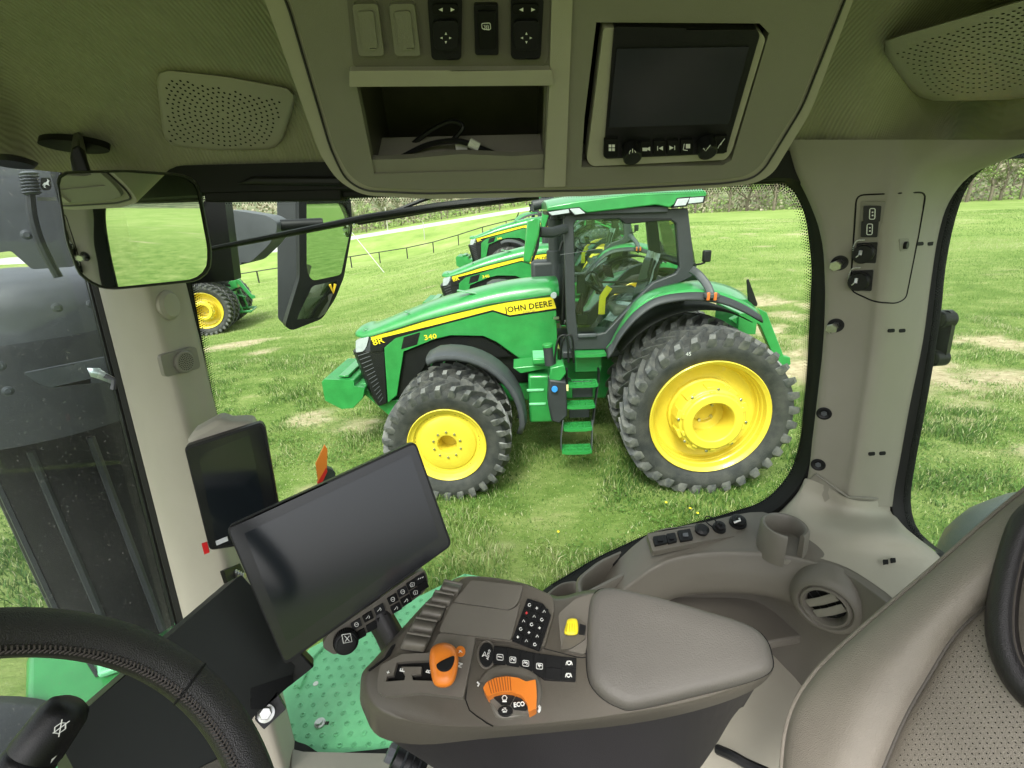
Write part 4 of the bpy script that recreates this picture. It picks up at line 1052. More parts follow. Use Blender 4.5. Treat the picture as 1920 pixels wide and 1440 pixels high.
# left (front) pillar
rows = []
for py in (334, 400, 543, 700, 850, 1000, 1150, 1300, 1440, 1600, 1800):
    xl = 190 + .2554 * (py - 543); xr = 352 + .2245 * (py - 530); xc = xl + 82 + (py - 543) * .02
    if py > 1000: xr += (py - 1000) * .02
    rows.append([onY(xl - 6, py, 1.20), onY(xl, py, 1.10), onY(xl + 30, py, 1.055), onY(xc - 12, py, 1.040), onY(xc + 14, py, 1.05), onY((xc + xr) / 2 + 6, py, 1.10), onY(xr - 8, py, 1.135), onY(xr, py, 1.17)])
pm_ = MB().grid(rows, 3, 3); lp = pm_.build('front_pillar', beige, cab, angle=60)
pb = BVHTree.FromPolygons([tuple(v) for v in pm_.v], [f for f in pm_.f])
def on_pillar(bv, px, py): 
    h = bv.ray_cast(CAM, ray(px, py).normalized()); return (h[0], h[1] if h[1].dot(ray(px, py)) < 0 else -h[1])
p, nn = on_pillar(pb, 315, 572)
MB().lathe([(.033, -.004), (.033, .004), (.026, .010), (.0, .011)], p, nn, 32).build('round_cap', beige, lp, angle=30)
pl = fit_plane([on_pillar(pb, *q)[0] for q in ((306, 672), (364, 656), (372, 686), (314, 702))]); nn = pl.n; pl.p = pl.p + nn * .011
px_slab(pl, [(300, 666), (368, 649), (377, 690), (310, 708)], .01, .003, r=8).build('sensor_cover', beige_dk, lp, bevel=.002)
MB().lathe([(.026, .0), (.026, .007), (.023, .010), (0, .010)], pl.at(342, 678), nn, 28).build('sensor_grille', beige_dk, lp)
hs_ = MB(); u = pl.n.orthogonal().normalized(); v = pl.n.cross(u); c0 = pl.at(342, 678)
for ring in range(0, 5):
    for k in range(max(1, ring * 6)):
        a = 2 * math.pi * k / max(1, ring * 6) + ring * .2; disc(hs_, c0 + (u * math.cos(a) + v * math.sin(a)) * ring * .0046 + nn * .0104, nn, .0014, 6)
tag(hs_.build('sensor_hole', blackm, lp, angle=0), kind='stuff')
# rubber seals beside the pillar
for dx0, dx1, dy, mt_, nm in ((-18, -4, 1.14, rubber, 'pillar_seal'), (-28, -20, 1.17, black, 'pillar_seal_outer')):
    P = [onY(190 + .2554 * (py - 543) + dx0, py, dy) for py in (250, 700, 1150, 1600)] + [onY(190 + .2554 * (py - 543) + dx1, py, dy) for py in (1600, 1150, 700, 250)]
    MB().slab(P, (0, .03, 0)).build(nm, mt_, cab, bevel=.003)
# windscreen
P0, P1 = onY(190 + .2554 * (250 - 543) - 22, 250, 1.16), onY(190 + .2554 * (1800 - 543) - 22, 1800, 1.16)
dv = Vector((-.62, -.80, 0))
MB().slab([P0, P1, P1 + dv * 1.1, P0 + dv * 1.1], (-.004, .003, 0)).build('windscreen', glass_front, cab, angle=0)
# monitor socket in the pillar (chrome connector) and mounting bump
p, nn = on_pillar(pb, 442, 1074)
px_slab(Plane(p, nn), [(420, 1070), (450, 1056), (462, 1080), (428, 1094)], .01, .002, r=2).build('connector_recess', black, lp)
mb = MB()
for k in range(4): mb.cyl(p + Vector((-.004 + .006 * k, -.006, -.004 * k + .004)), nn + Vector((.3, 0, .2)), .008, .012, 10)
mb.build('connector_plug', steel, lp)

# right (rear) pillar
def rc(px, py, kind, d): return onY(px, py, d) if kind == 'y' else onX(px, py, d)
prof = [ # py, left, crease, right
    (262, 1478, 1700, 1985), (300, 1488, 1690, 1880), (330, 1498, 1680, 1815), (380, 1522, 1668, 1776), (440, 1542, 1658, 1757), (520, 1549, 1652, 1744), (640, 1545, 1640, 1728), (760, 1533, 1622, 1704), (860, 1521, 1606, 1686), (915, 1512, 1596, 1676), (950, 1506, 1592, 1672)]
rows = []
for py, l, c, r in prof:
    w1 = c - l; w2 = r - c; t = 1.0
    rows.append([onY(l - 4, py, YG - .005), onY(l, py, YG - .04), onY(l + w1 * .3, py, YG - .06), onY(l + w1 * .8, py, YG - .09), onY(c, py, YG - .105), onY(c + w2 * .3, py, YG - .10), onX(r - w2 * .15, py, XR - .035), onX(r, py, XR), onX(r + 4, py, XR + .04)])
rm_ = MB().grid(rows, 3, 4); rp = rm_.build('rear_pillar', beige_p, cab, angle=60)
rb = BVHTree.FromPolygons([tuple(v) for v in rm_.v], [f for f in rm_.f])
# lower flare of the rear pillar
fl = [
    [onY(1508, 905, YG - .005), onY(1512, 897, YG - .045), onY(1550, 912, YG - .068), onY(1592, 935, YG - .108), onY(1632, 940, YG - .10), onX(1668, 935, XR), onX(1674, 932, XR + .04)],
    [onY(1495, 925, YG - .005), onY(1500, 925, YG - .05), onY(1545, 950, YG - .075), onY(1588, 962, YG - .115), onY(1630, 965, YG - .12), onX(1672, 965, XR), onX(1680, 960, XR + .04)],
    [onY(1462, 950, YG - .005), onZ(1475, 965, -.80), onZ(1535, 985, -.79), onZ(1585, 998, -.775), onZ(1640, 1000, -.76), onZ(1695, 1000, -.77), onX(1700, 990, XR + .04)],
    [onY(1440, 962, YG - .005), onZ(1462, 985, -.825), onZ(1530, 1018, -.815), onZ(1600, 1035, -.80), onZ(1670, 1045, -.80), onZ(1755, 1052, -.81), onX(1765, 1045, XR + .04)],
    [onY(1415, 972, YG - .005), onZ(1445, 1005, -.835), onZ(1520, 1040, -.83), onZ(1590, 1065, -.82), onZ(1660, 1110, -.82), onZ(1745, 1175, -.82), onZ(1860, 1150, -.82)]]
fm_ = MB().grid(fl, 4, 4); fm_.build('pillar_foot', beige, cab, angle=60)
pf = Plane(onZ(1665, 1050, -.80), (0, -.2, 1)); 
for (a, b) in ((1661, 1053), (1675, 1050)):
    px_slab(pf, [(a - 5, b - 4), (a + 4, b - 4), (a + 5, b + 3), (a - 4, b + 4)], .004, .006).build('clip_slot', blackm, cab)
# socket panel on the pillar
p, nn = on_pillar(rb, 1665, 460); pl = Plane(p, nn)
groove = rnd([(1606, 366, 0), (1736, 360, 0), (1722, 440, 0), (1698, 560, 0), (1680, 569, 0), (1640, 566, 0), (1594, 545, 0)], [14, 14, 6, 14, 10, 14, 14])
def follow(bv, poly, off, dens=3):
    out = []
    for i in range(len(poly)):
        a, b = Vector(poly[i]), Vector(poly[(i + 1) % len(poly)])
        for k in range(dens):
            q = a.lerp(b, k / dens); h, n_ = on_pillar(bv, q.x, q.y); out.append(h + n_ * off)
    return out
g = follow(rb, groove, .0005); MB().tube(g + [g[0]], .0016, 5, cap=False).build('panel_groove', blackm, rp)
def pslab(bv, poly, th, off, r=3):
    h, n_ = on_pillar(bv, sum(a for a, b in poly) / len(poly), sum(b for a, b in poly) / len(poly)); return px_slab(Plane(h, n_), poly, th, off, r=r), Plane(h, n_)
s_, pl = pslab(rb, [(1614, 377), (1661, 378), (1634, 550), (1602, 545)], .012, .0025); s_.build('socket_strip', beige_dk, rp, bevel=.003)
for i, (x, y) in enumerate(((1637, 402), (1632, 431))):
    s_, pl2 = pslab(rb, [(x - 17, y - 16), (x + 16, y - 16), (x + 13, y + 14), (x - 18, y + 14)], .01, .007); s_.build('usb_socket', black, rp, bevel=.002)
    o_ = rnd([(x - 6, y - 11, 0), (x + 4, y - 11, 0), (x + 3, y + 9, 0), (x - 7, y + 9, 0)], 3); P = [pl2.at(q.x, q.y, .0078) for q in o_]; MB().tube(P + [P[0]], .0009, 4, cap=False).build('usb_mark', white_ink, rp)
    for dy in (-3, 3): MB().box(pl2.at(x - 1, y + dy - 1, .0075), (.0025, .0015, .0025)).build('usb_mark', white_ink, rp)
for (x, y, ch) in ((1624, 474, (1606, 462)), (1616, 526, (1600, 540))):
    s_, pl2 = pslab(rb, [(x - 18, y - 18), (x + 22, y - 20), (x + 18, y + 20), (x - 20, y + 18)], .01, .005); s_.build('socket_base', black, rp, bevel=.002)
    MB().cyl(pl2.at(x - 3, y, .006), pl2.n + Vector((-.25, 0, 0)), .020, .020, 24).build('power_socket_cap', black, rp)
    MB().tube([pl2.at(x - 10, y - 4, .03), pl2.at(x - 12, y + 5, .034)], .0035, 8).build('cap_rivet', steel, rp)
    pts = smooth_line([pl2.at(x - 12, y + 2, .034), pl2.at(x - 20, y + 8, .022), pl2.at(x - 24, y - 8, .012), pl2.at(x - 18, y - 22, .010), pl2.at(x - 4, y - 24, .010)], 5); b_ = MB()
    for q in pts: b_.lathe([(0, -.0016), (.0013, -.0009), (.0016, 0), (.0013, .0009), (0, .0016)], q, (0, 0, 1), 6)
    tag(b_.build('bead_chain', steel, rp), kind='stuff')
s_, pl2 = pslab(rb, [(1686, 447), (1705, 446), (1703, 470), (1688, 472)], .004, .001, r=4); s_.build('lock_plate', beige_dk, rp)
MB().cyl(pl2.at(1696, 460, .001), pl2.n, .008, .006, 16).build('panel_lock', black, rp)
for (x, y) in ((1726, 457), (1746, 457), (1672, 620), (1692, 620), (1635, 851), (1655, 850)):
    s_, pl2 = pslab(rb, [(x - 6, y - 3), (x + 6, y - 4), (x + 6, y + 3), (x - 6, y + 4)], .003, .001, r=3); s_.build('clip_slot', blackm, rp)
for (x, y) in ((1566, 493), (1559, 610)):
    h, n_ = on_pillar(rb, x + 8, y); d = (n_ + Vector((-.35, 0, 0))).normalized()
    MB().lathe([(.0165, -.002), (.017, .0012), (.014, .0016), (.012, .0008), (0, .0008)], h, n_, 24).build('bolt_socket', black, rp)
    MB().cyl(h, d, .0075, .028, 12).build('bolt', steel, rp); MB().cyl(h + d * .028, d, .0115, .009, 6).build('bolt_head', steel, rp)
for (x, y) in ((1545, 775), (1534, 871)):
    h, n_ = on_pillar(rb, x, y); MB().lathe([(.0165, -.002), (.017, .002), (.013, .0025), (.010, .0008), (0, .0008)], h, n_, 24).build('bolt_socket', black, rp); MB().cyl(h, n_, .007, .003, 6).build('bolt_head', MATS['grey_painted_metal'], rp)
MB().tube(follow(rb, [(1516, 900, 0), (1590, 912, 0)], .0)[:1] + [onY(1530, 889, YG - .055), onY(1590, 932, YG - .11), onY(1630, 935, YG - .105), onX(1668, 934, XR)], .003, 6).build('pillar_seam', beige_dk, rp)

# rear window
rw = [(1990, 262), (1905, 280), (1850, 300), (1802, 345), (1776, 410), (1758, 500), (1748, 600), (1726, 740), (1704, 860), (1694, 940), (1712, 1000), (1785, 1056), (1900, 1120), (2100, 1150)]
RW = smooth_line([onX(a, b, XR + .03) for a, b in rw], 3); far_ = [Vector((XR, .25, CAM.z - 1.0)), Vector((XR, .25, CAM.z + .12))]
ow = smooth_line([onX(a - 17 if b < 1000 else a - 4, b - (0 if b < 1000 else 0) + (0 if b < 990 else 8), XR + .025) for a, b in rw], 3)
MB().loft([ow, [p + Vector((-.02, 0, 0)) for p in ow], [p.lerp(q, .55) + Vector((-.022, 0, 0)) for p, q in zip(ow, RW)], RW, [p + Vector((.02, 0, 0)) for p in RW]], closed=False).build('rear_window_frame', rubber, cab, angle=40)
MB().slab(RW + [Vector((XR + .03, .3, CAM.z - 1.0)), Vector((XR + .03, .3, CAM.z + .12))], (.005, 0, 0)).build('rear_window_pane', glass_side, cab, angle=0)
d_ = MB()
for a, b in zip(RW, RW[1:]):
    k = max(1, int((b - a).length / .006)); t = (b - a).normalized(); nr = Vector((0, t.z, -t.y)); nr = nr if nr.y < 0 else -nr
    for j in range(k):
        p = a.lerp(b, j / k)
        for q in range(4): disc(d_, p + nr * (.003 + q * .005) + t * (.003 * (q % 2)) + Vector((-.001, 0, 0)), (1, 0, 0), .0026 - q * .0005, 6)
tag(d_.build('frit_dots', blackm, cab, angle=0), kind='stuff')
hg = MB(); pl = Plane(onX(1765, 630, XR + .10), (-1, -.5, 0)); hg = px_slab(pl, [(1733, 592), (1742, 583), (1780, 582), (1788, 594), (1772, 676), (1762, 685), (1735, 672), (1726, 660)], .02, 0, r=4); hg.build('window_hinge', black, cab, bevel=.004)
hp = MB()
for (x, y) in ((1782, 598), (1768, 670)): hp.cyl(pl.at(x, y, -.02), pl.n + Vector((-.9, .3, 0)), .022, .035, 18)
for (x, y) in ((1757, 600), (1744, 664)): hp.cyl(pl.at(x, y, 0), pl.n, .012, .01, 12)
hp.build('hinge_roller', black, cab)
MB().tube([onX(1732, 635, XR + .08), onX(1700, 850, XR + .08), onX(1690, 900, XR + .08)], .013, 10).build('gas_strut', black, cab)
MB().tube([onX(1734, 628, XR + .07), onX(1729, 662, XR + .07)], .02, 10).build('strut_end', black, cab)
tag(MB().slab([onX(1855, 300, XR + .07), onX(1870, 288, XR + .07), onX(1960, 262, XR + .07), onX(1960, 295, XR + .07)], (.02, 0, 0)).build('rear_sun_strip', mat('dusty_black_strip', (.03, .035, .04), .7, noise=.6, nscale=60), cab, bevel=.003))

# ledge, inner wall, tray, bin
wall_top = [onZ(1000, 1190, -1.04), onZ(1085, 1140, -1.0), onZ(1215, 1066, -.915), onZ(1300, 1036, -.872), (onZ(1440, 1034, -.845)), onZ(1560, 1062, -.83), onZ(1625, 1100, -.825), onZ(1700, 1160, -.825), onZ(1790, 1230, -.825)]
outer_ = [onY(1000, 1110, YG - .03) + Vector((0, 0, -.10)), onY(1085, 1065, YG - .03) + Vector((0, 0, -.07)), onY(1210, 1006, YG - .03), onY(1300, 985, YG - .03), onY(1430, 960, YG - .03), onZ(1520, 1010, -.815), onZ(1600, 1035, -.815), onZ(1670, 1048, -.815), onZ(1780, 1100, -.815)]
lift = Vector((0, -.012, -.012))
mid_w = [p + Vector((0, -.02, -.12)) if p.y > .75 else p + Vector((-.015, 0, -.12)) for p in wall_top]
bot_w = [onZ(1000, 1300, -1.2), onZ(1120, 1220, -1.2), onZ(1240, 1128, -1.15), onZ(1320, 1113, -1.13), onZ(1420, 1120, -1.13), onZ(1500, 1180, -1.13), onZ(1545, 1245, -1.16), onZ(1600, 1300, -1.2), onZ(1700, 1380, -1.2)]
low_w = [p + Vector((0, 0, -.3)) for p in bot_w]
for p in (wall_top[0], wall_top[1], outer_[0], outer_[1]): p.z -= .045
wm_ = MB().grid([outer_, [a.lerp(b, .5) + Vector((0, 0, .003)) for a, b in zip(outer_, wall_top)], [a.lerp(b, .93) for a, b in zip(outer_, wall_top)], [p + lift for p in wall_top], mid_w, bot_w, low_w], 5, 5)
wm_.build('side_wall_trim', taupe_lt, cab, angle=75); wb_ = BVHTree.FromPolygons([tuple(v) for v in wm_.v], [f for f in wm_.f])
# lower window sill trim in front of the console
MB().slab([onZ(1050, 1440, -1.62), onY(740, 1412, YG - .02), onY(600, 1428, YG - .02), onY(568, 1408, YG - .02), onY(545, 1402, YG - .02), onZ(540, 1500, -1.7), onZ(1000, 1600, -1.62)], (0, 0, -.08)).build('kick_sill', beige_dk, cab, bevel=.008)
bf = [onZ(1180, 1150, -1.15), onZ(1250, 1122, -1.15), onZ(1320, 1113, -1.15), onZ(1400, 1116, -1.15), onZ(1450, 1138, -1.15), onZ(1508, 1192, -1.15), onZ(1440, 1204, -1.15), onZ(1200, 1215, -1.15)]
MB().slab(bf, (0, 0, -.03)).build('storage_shelf', taupe_lt, cab, bevel=.006)
MB().slab([onZ(1150, 1500, -1.30), onZ(1300, 1180, -1.30), onZ(1520, 1170, -1.30), onZ(1640, 1250, -1.30), onZ(1700, 1500, -1.30), onZ(1200, 1700, -1.30)], (0, 0, -.04)).build('cab_floor', beige, cab, bevel=.004)
def tray(loop_px, z, h, dpt, wdt, nm, mt_):
    P = resample(rnd([(a, b, 0) for a, b in loop_px], 14, 5), 48)
    O = [onZ(p.x, p.y, z) for p in P]; c = sum(O, Vector()) / 48
    def sc(L, d):
        r = []
        for i in range(48):
            t = (L[(i + 1) % 48] - L[i - 1]).normalized(); nr = Vector((t.y, -t.x, 0)); nr = nr if nr.dot(c - L[i]) > 0 else -nr; r.append(L[i] + nr * d)
        return r
    dn = lambda L, q: [p + Vector((0, 0, q)) for p in L]
    I = sc(O, wdt)
    MB().loft([dn(O, -h), dn(O, -.006), sc(O, .005), sc(O, wdt - .005), dn(I, -.006), dn(I, -dpt)], cap0=False).build(nm, mt_, cab, angle=50)
tray([(1078, 1084), (1120, 1050), (1200, 1014), (1214, 1012), (1218, 1062), (1180, 1076), (1100, 1116), (1085, 1135)], -.952, .16, .09, .017, 'door_pocket', taupe_lt)
tray([(1022, 1112), (1050, 1090), (1082, 1086), (1094, 1100), (1088, 1160), (1040, 1180), (1000, 1150)], -1.0, .12, .09, .014, 'pocket_cup', taupe_lt)
MB().slab([onZ(1085, 1128, -.99), onZ(1214, 1064, -.962), onZ(1214, 1080, -.99), onZ(1208, 1110, -1.05), onZ(1100, 1150, -1.06)], (0, .02, 0)).build('pocket_front', taupe_lt, cab, bevel=.006)
# cup holder: thick C-shaped ring open towards the seat
cc = onZ(1472, 984, -.775); ring = []
for k in range(41):
    a = math.radians(-68 + 316 * k / 40)
    x, y = math.cos(a), math.sin(a); r0, r1 = .043, .055
    ring.append([cc + Vector((x * r0, y * r0, -.085)), cc + Vector((x * r0, y * r0, -.004)), cc + Vector((x * (r0 + .004), y * (r0 + .004), .001)), cc + Vector((x * (r1 - .004), y * (r1 - .004), .001)), cc + Vector((x * r1, y * r1, -.005)), cc + Vector((x * (r1 + .004), y * (r1 + .004), -.085))])
for L in ring: pass
rot = Matrix.Rotation(math.radians(0), 3, 'Z')
MB().loft(ring).build('cup_holder', taupe_lt, cab, angle=40); MB().cyl(cc + Vector((0, 0, -.085)), (0, 0, 1), .046, .012, 24).build('cup_holder_floor', beige_dk, cab)
# accessory strip on the ledge
ps = Plane(onZ(1310, 1000, -.85), (0, -.25, 1)); sp = px_slab(ps, [(1213, 1000), (1300, 982), (1398, 968), (1412, 1000), (1320, 1014), (1224, 1034)], .02, .012, r=4); sp.build('accessory_strip', taupe_lt, cab, bevel=.002)
for i, poly in enumerate(([(1224, 1006), (1248, 1002), (1252, 1017), (1228, 1022)], [(1249, 1001), (1266, 998), (1270, 1014), (1253, 1018)], [(1270, 995), (1294, 991), (1300, 1010), (1276, 1014)])):
    px_slab(ps, poly, .012, .020, r=2).build('accessory_socket', black, cab, bevel=.002)
    cx = sum(p_[0] for p_ in poly) / 4; cy = sum(p_[1] for p_ in poly) / 4
    px_slab(ps, [(cx - 5, cy - 3), (cx + 5, cy - 4), (cx + 6, cy + 2), (cx - 4, cy + 3)], .006, .024, r=1).build('socket_flap', MATS['grey_painted_metal'] if i == 2 else black, cab, bevel=.001)
c = ps.at(1315, 996, .013); MB().lathe([(.017, 0), (.019, .010), (.013, .016), (0, .017)], c, ps.n, 20).build('oval_socket_cap', black, cab)
for (x, y, r) in ((1348, 991, .014), (1383, 981, .019)):
    c = ps.at(x, y, .013); MB().lathe([(r + .004, 0), (r + .003, .006), (r, .007), (r, .016), (r - .003, .018), (r * .5, .018), (r * .4, .024), (0, .025)], c, ps.n, 24).build('round_socket_cap', black, cab)
MB().tube(smooth_line([ps.at(1348, 990, .035), ps.at(1340, 974, .045), ps.at(1326, 968, .04), ps.at(1322, 976, .02), ps.at(1338, 990, .016)], 5), .0016, 5).build('cap_tether', black, cab)
MB().tube([ps.at(1376, 980, .034), ps.at(1388, 976, .04), ps.at(1386, 972, .04)], .003, 6).build('cap_rivet', steel, cab)
# round air vent in the wall
_h = wb_.ray_cast(CAM, ray(1552, 1125).normalized()); vn = _h[1] if _h[1].dot(ray(1552, 1125)) < 0 else -_h[1]; vc = _h[0] + vn * .024; None
vt_ = MB().lathe([(.088, -.045), (.078, -.008), (.066, .006), (.058, .008), (.054, .003), (.051, .008), (.046, .009), (.042, .002), (.040, -.02), (0, -.02)], vc, vn, 48).build('air_vent', taupe_lt, cab, angle=40)
bk = MB().cyl(vc + vn * -.018, vn, .041, .004, 24); bk.build('vent_throat', blackm, vt_)
u = vn.cross(Vector((.35, .0, 1))).normalized(); v = u.cross(vn).normalized()
ax_ = (v * .85 - u * .5).normalized(); sd_ = ax_.cross(vn).normalized()
for o_ in (-.014, .014):
    c = vc + sd_ * o_ - vn * .002; L = .036
    MB().tube([c - ax_ * L, c + vn * .004, c + ax_ * L], [(.003, .010)] * 3, 8, up=sd_).build('vent_louvre', beige_dk, vt_)
for o_ in (-.02, 0, .02): MB().tube([vc - sd_ * .034 + ax_ * o_ - vn * .010, vc + sd_ * .034 + ax_ * o_ - vn * .010], .0012, 5).build('vent_cross_bar', black, vt_)
# floor mat cable & strap at the bottom
tag(MB().tube(smooth_line([onZ(1345, 1405, -1.22), onZ(1375, 1418, -1.2), onZ(1400, 1432, -1.2), onZ(1440, 1450, -1.2)], 4), .011, 8).build('seat_cable', black, None), 'black cable lying on the beige floor beside the seat', 'cable')

# ------------------------------------------------------------------ overhead console
pc = Plane(rel((0, .93, .028)), (0, -.76, -.65))
oc = thing('overhead_console', 'beige overhead console with switches, open storage bin and radio display', 'overhead console', tuple(pc.at(1040, 300)))
out_o = [(470, -60), (500, 10), (600, 290), (632, 338), (678, 366), (800, 373), (1100, 368), (1360, 351), (1420, 343), (1450, 325), (1520, 210), (1600, 0), (1625, -60)]
out_i = [(515, -60), (548, 10), (628, 280), (655, 330), (690, 352), (800, 357), (1100, 351), (1350, 338), (1400, 330), (1425, 312), (1497, 200), (1580, -10), (1598, -60)]
bin_h = [(669, 163), (1026, 161), (1020, 318), (702, 326)]
rad_h = [(1118, 42), (1424, 44), (1442, 62), (1372, 300), (1355, 310), (1090, 314), (1096, 220)]
b1 = px_slab(pc, out_o, .10, 0, r=22, holes=[rad_h[::-1], bin_h[::-1]]); b1.build('console_body', beige, oc, bevel=.010, seg=3)
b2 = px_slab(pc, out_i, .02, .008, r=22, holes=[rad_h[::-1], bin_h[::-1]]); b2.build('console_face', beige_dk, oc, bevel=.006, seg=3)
pr = [onY(x, y, 0.95) for x, y in [(0, 0)]]
# groove between body and face
gr = [pc.at(p_.x, p_.y, .002) for p_ in rnd([(a - (8 if a < 1000 else -8), b + (6 if b > 300 else 0), 0) for a, b in out_i], 22)]; MB().tube(gr, .0018, 5).build('console_groove', darkp, oc)
# raised rail between bin and radio and the frame of the bin
px_slab(pc, [(655, 133), (1034, 131), (1038, 160), (655, 163)], .02, .020, r=3).build('bin_trim_bar', beige, oc, bevel=.004)
px_slab(pc, [(1036, -60), (1076, -60), (1060, 350), (1020, 352), (1030, 160)], .012, .014, r=3).build('console_rib', beige, oc, bevel=.005)
# bin interior: five sides
q = [pc.at(*p_) for p_ in bin_h]; dpt = Vector((0, .16, .06)); bi = MB(); B = [p_ + dpt for p_ in q]
q2 = [pc.at(*p_, -.001) for p_ in bin_h]
bi.add(q2 + B, [(0, 1, 5, 4), (1, 2, 6, 5), (2, 3, 7, 6), (3, 0, 4, 7), (4, 5, 6, 7)]); bi.build('storage_bin', mat('bin_dark_plastic', (.05, .047, .035), .35, noise=.2, nscale=8), oc, angle=0)
px_slab(pc, [(692, 300), (760, 298), (850, 290), (870, 289), (960, 293), (1020, 289), (1018, 318), (1010, 322), (704, 326)], .012, .004, r=3).build('bin_lip', beige_dk, oc, bevel=.004)
cb = thing('charging_cable', 'thin black charging cable with a pale plug lying in the overhead bin', 'cable', tuple(pc.at(840, 290, -.05)))
MB().tube(smooth_line([pc.at(750, 296, -.04), pc.at(800, 272, -.05), pc.at(850, 264, -.04), pc.at(885, 270, -.03)], 5), .0045, 8).build('cord', black, cb)
MB().tube(smooth_line([pc.at(742, 297, -.08), pc.at(800, 250, -.09), pc.at(845, 228, -.09), pc.at(868, 238, -.08), pc.at(850, 262, -.07)], 5), .0045, 8).build('cord', black, cb)
MB().tube([pc.at(880, 267, -.03), pc.at(898, 277, -.025)], .008, 8).build('plug', mat('pale_plug', (.62, .62, .58), .5), cb)
MB().tube([pc.at(895, 276, -.025), pc.at(935, 292, -.02)], .005, 8).build('cord_end', black, cb)
MB().box(pc.at(866, 280, -.05), (.02, .012, .02)).build('cable_label', mat('pale_plug', (.62, .62, .58), .5), cb)
# switch panel
px_slab(pc, [(645, -60), (1034, -60), (1028, 112), (1024, 120), (1016, 125), (672, 128), (662, 122)], .006, .0095, r=4).build('switch_panel', taupe_lt, oc, bevel=.004)
pp = Plane(pc.p + pc.n * .012, pc.n)
for i, x0 in enumerate((660, 729)):
    o_ = [(x0, 8), (x0 + 48, 7), (x0 + 60, 102), (x0 + 55, 105), (x0 + 16, 105), (x0 + 12, 100)] if i == 0 else [(x0, 8), (x0 + 48, 7), (x0 + 59, 102), (x0 + 55, 105), (x0 + 16, 105), (x0 + 11, 100)]
    bs = px_slab(pp, o_, .008, .005, r=9).build('blank_switch', beige_dk, oc, bevel=.002)
    px_slab(pp, [(x0 + 10, 22), (x0 + 40, 21), (x0 + 48, 88), (x0 + 44, 93), (x0 + 20, 94)], .006, .008, r=6).build('blank_inset', beige_dk, bs, bevel=.002)
for cx in (837, 988):
    dx = (cx - 912) * .02
    sw = px_slab(pp, [(cx - 36, -6), (cx + 30, -6), (cx + 28, 108), (cx + 22, 113), (cx - 22, 113), (cx - 28, 108)] if cx < 900 else [(cx - 30, -6), (cx + 32, -6), (cx + 26, 106), (cx + 20, 112), (cx - 24, 112), (cx - 30, 106)], .01, .006, r=10).build('mirror_switch', black, oc, bevel=.003)
    px_slab(pp, [(cx - 27, 8), (cx + 22, 8), (cx + 22, 27), (cx - 27, 27)], .008, .010, r=8).build('rocker', blackm, sw, bevel=.002)
    px_slab(pp, [(cx - 26, 40), (cx + 23, 39), (cx + 22, 94), (cx - 22, 95)], .010, .013, r=12).build('joystick_pad', black, sw, bevel=.004)
    A_ = MB()
    def tri(x, y, ang, s, off):
        pts = [(x + math.cos(ang + t) * s, y + math.sin(ang + t) * s * 1.05) for t in (0, 2.3, -2.3)]; A_.slab([pp.at(a, b, off) for a, b in pts], pp.n * .0004)
    tri(cx - 10, 18, math.pi, 4.5, .0104); tri(cx + 11, 18, 0, 4.5, .0104)
    for k in range(4): tri(cx - 1 + math.cos(k * math.pi / 2) * 8, 71 + math.sin(k * math.pi / 2) * 8, k * math.pi / 2, 2.8, .0134)
    A_.build('arrow_marks', white_ink, sw, angle=0)
sw = px_slab(pp, [(888, 9), (934, 9), (935, 104), (891, 104)], .01, .005, r=6).build('heater_switch', black, oc, bevel=.003)
px_slab(pp, [(896, 22), (930, 22), (930, 92), (899, 93)], .008, .010, r=4).build('rocker', blackm, sw, bevel=.003)
m_ = MB(); P = rnd([(903, 44, 0), (919, 43, 0), (920, 54, 0), (917, 56, 0), (904, 54, 0)], 3); P = [pp.at(p_.x, p_.y, .0108) for p_ in P]; m_.tube(P + [P[0]], .0005, 4, cap=False)
for k in range(3): m_.tube([pp.at(908 + 3.5 * k, 56, .0108), pp.at(910 + 3 * k, 51, .0108), pp.at(907.5 + 3.5 * k, 47, .0108)], .0005, 4)
m_.build('demist_symbol', white_ink, sw, angle=0)
# radio
rd = MB(); Lp = [pc.at(*p_) for p_ in rad_h]
rr_ = MB(); rr_.add([pc.at(*p_, -.001) for p_ in rad_h] + [p_ + Vector((0, .06, .03)) for p_ in Lp], [(i, (i + 1) % 7, (i + 1) % 7 + 7, i + 7) for i in range(7)] + [tuple(range(7, 14))]); rr_.build('radio_recess', blackm, oc, angle=0)
radio = px_slab(pc, [(1132, 52), (1420, 56), (1436, 72), (1372, 284), (1360, 300), (1110, 312), (1100, 300), (1108, 240)], .03, .010, r=7); radio = radio.build('touchscreen_radio', beige, oc, bevel=.004)
px_slab(pc, [(1152, 50), (1420, 56), (1425, 66), (1362, 284), (1358, 288), (1136, 298), (1132, 292)], .02, .014, r=5).build('radio_face', black, radio, bevel=.003)
px_slab(pc, [(1157, 92), (1404, 88), (1366, 232), (1141, 239)], .01, .0165).build('radio_screen', mat('radio_screen_glass', (.022, .024, .030), .18, spec=.5), radio)
pk = Plane(pc.p + pc.n * .017, pc.n)
keys = [(1133, 1159, 262, 295), (1201, 1221, 266, 293), (1226, 1248, 265, 292), (1252, 1273, 264, 291), (1277, 1300, 263, 290), (1341, 1364, 256, 287)]
km = []
for i, (x0, x1, y0, y1) in enumerate(keys):
    km.append(px_slab(pk, [(x0, y0), (x1, y0 - 1), (x1 - 1, y1 - 1), (x0 - 1, y1)], .006, .0025, r=2).build('radio_key', blackm, radio, bevel=.001))
for (x, y) in ((1183, 284), (1323, 274)):
    c = pk.at(x, y - 8, .0); kn = MB().cyl(c, pk.n + Vector((0, 0, -.35)), .0145, .024, 28); kn.build('radio_knob', black, radio)
ic = MB()
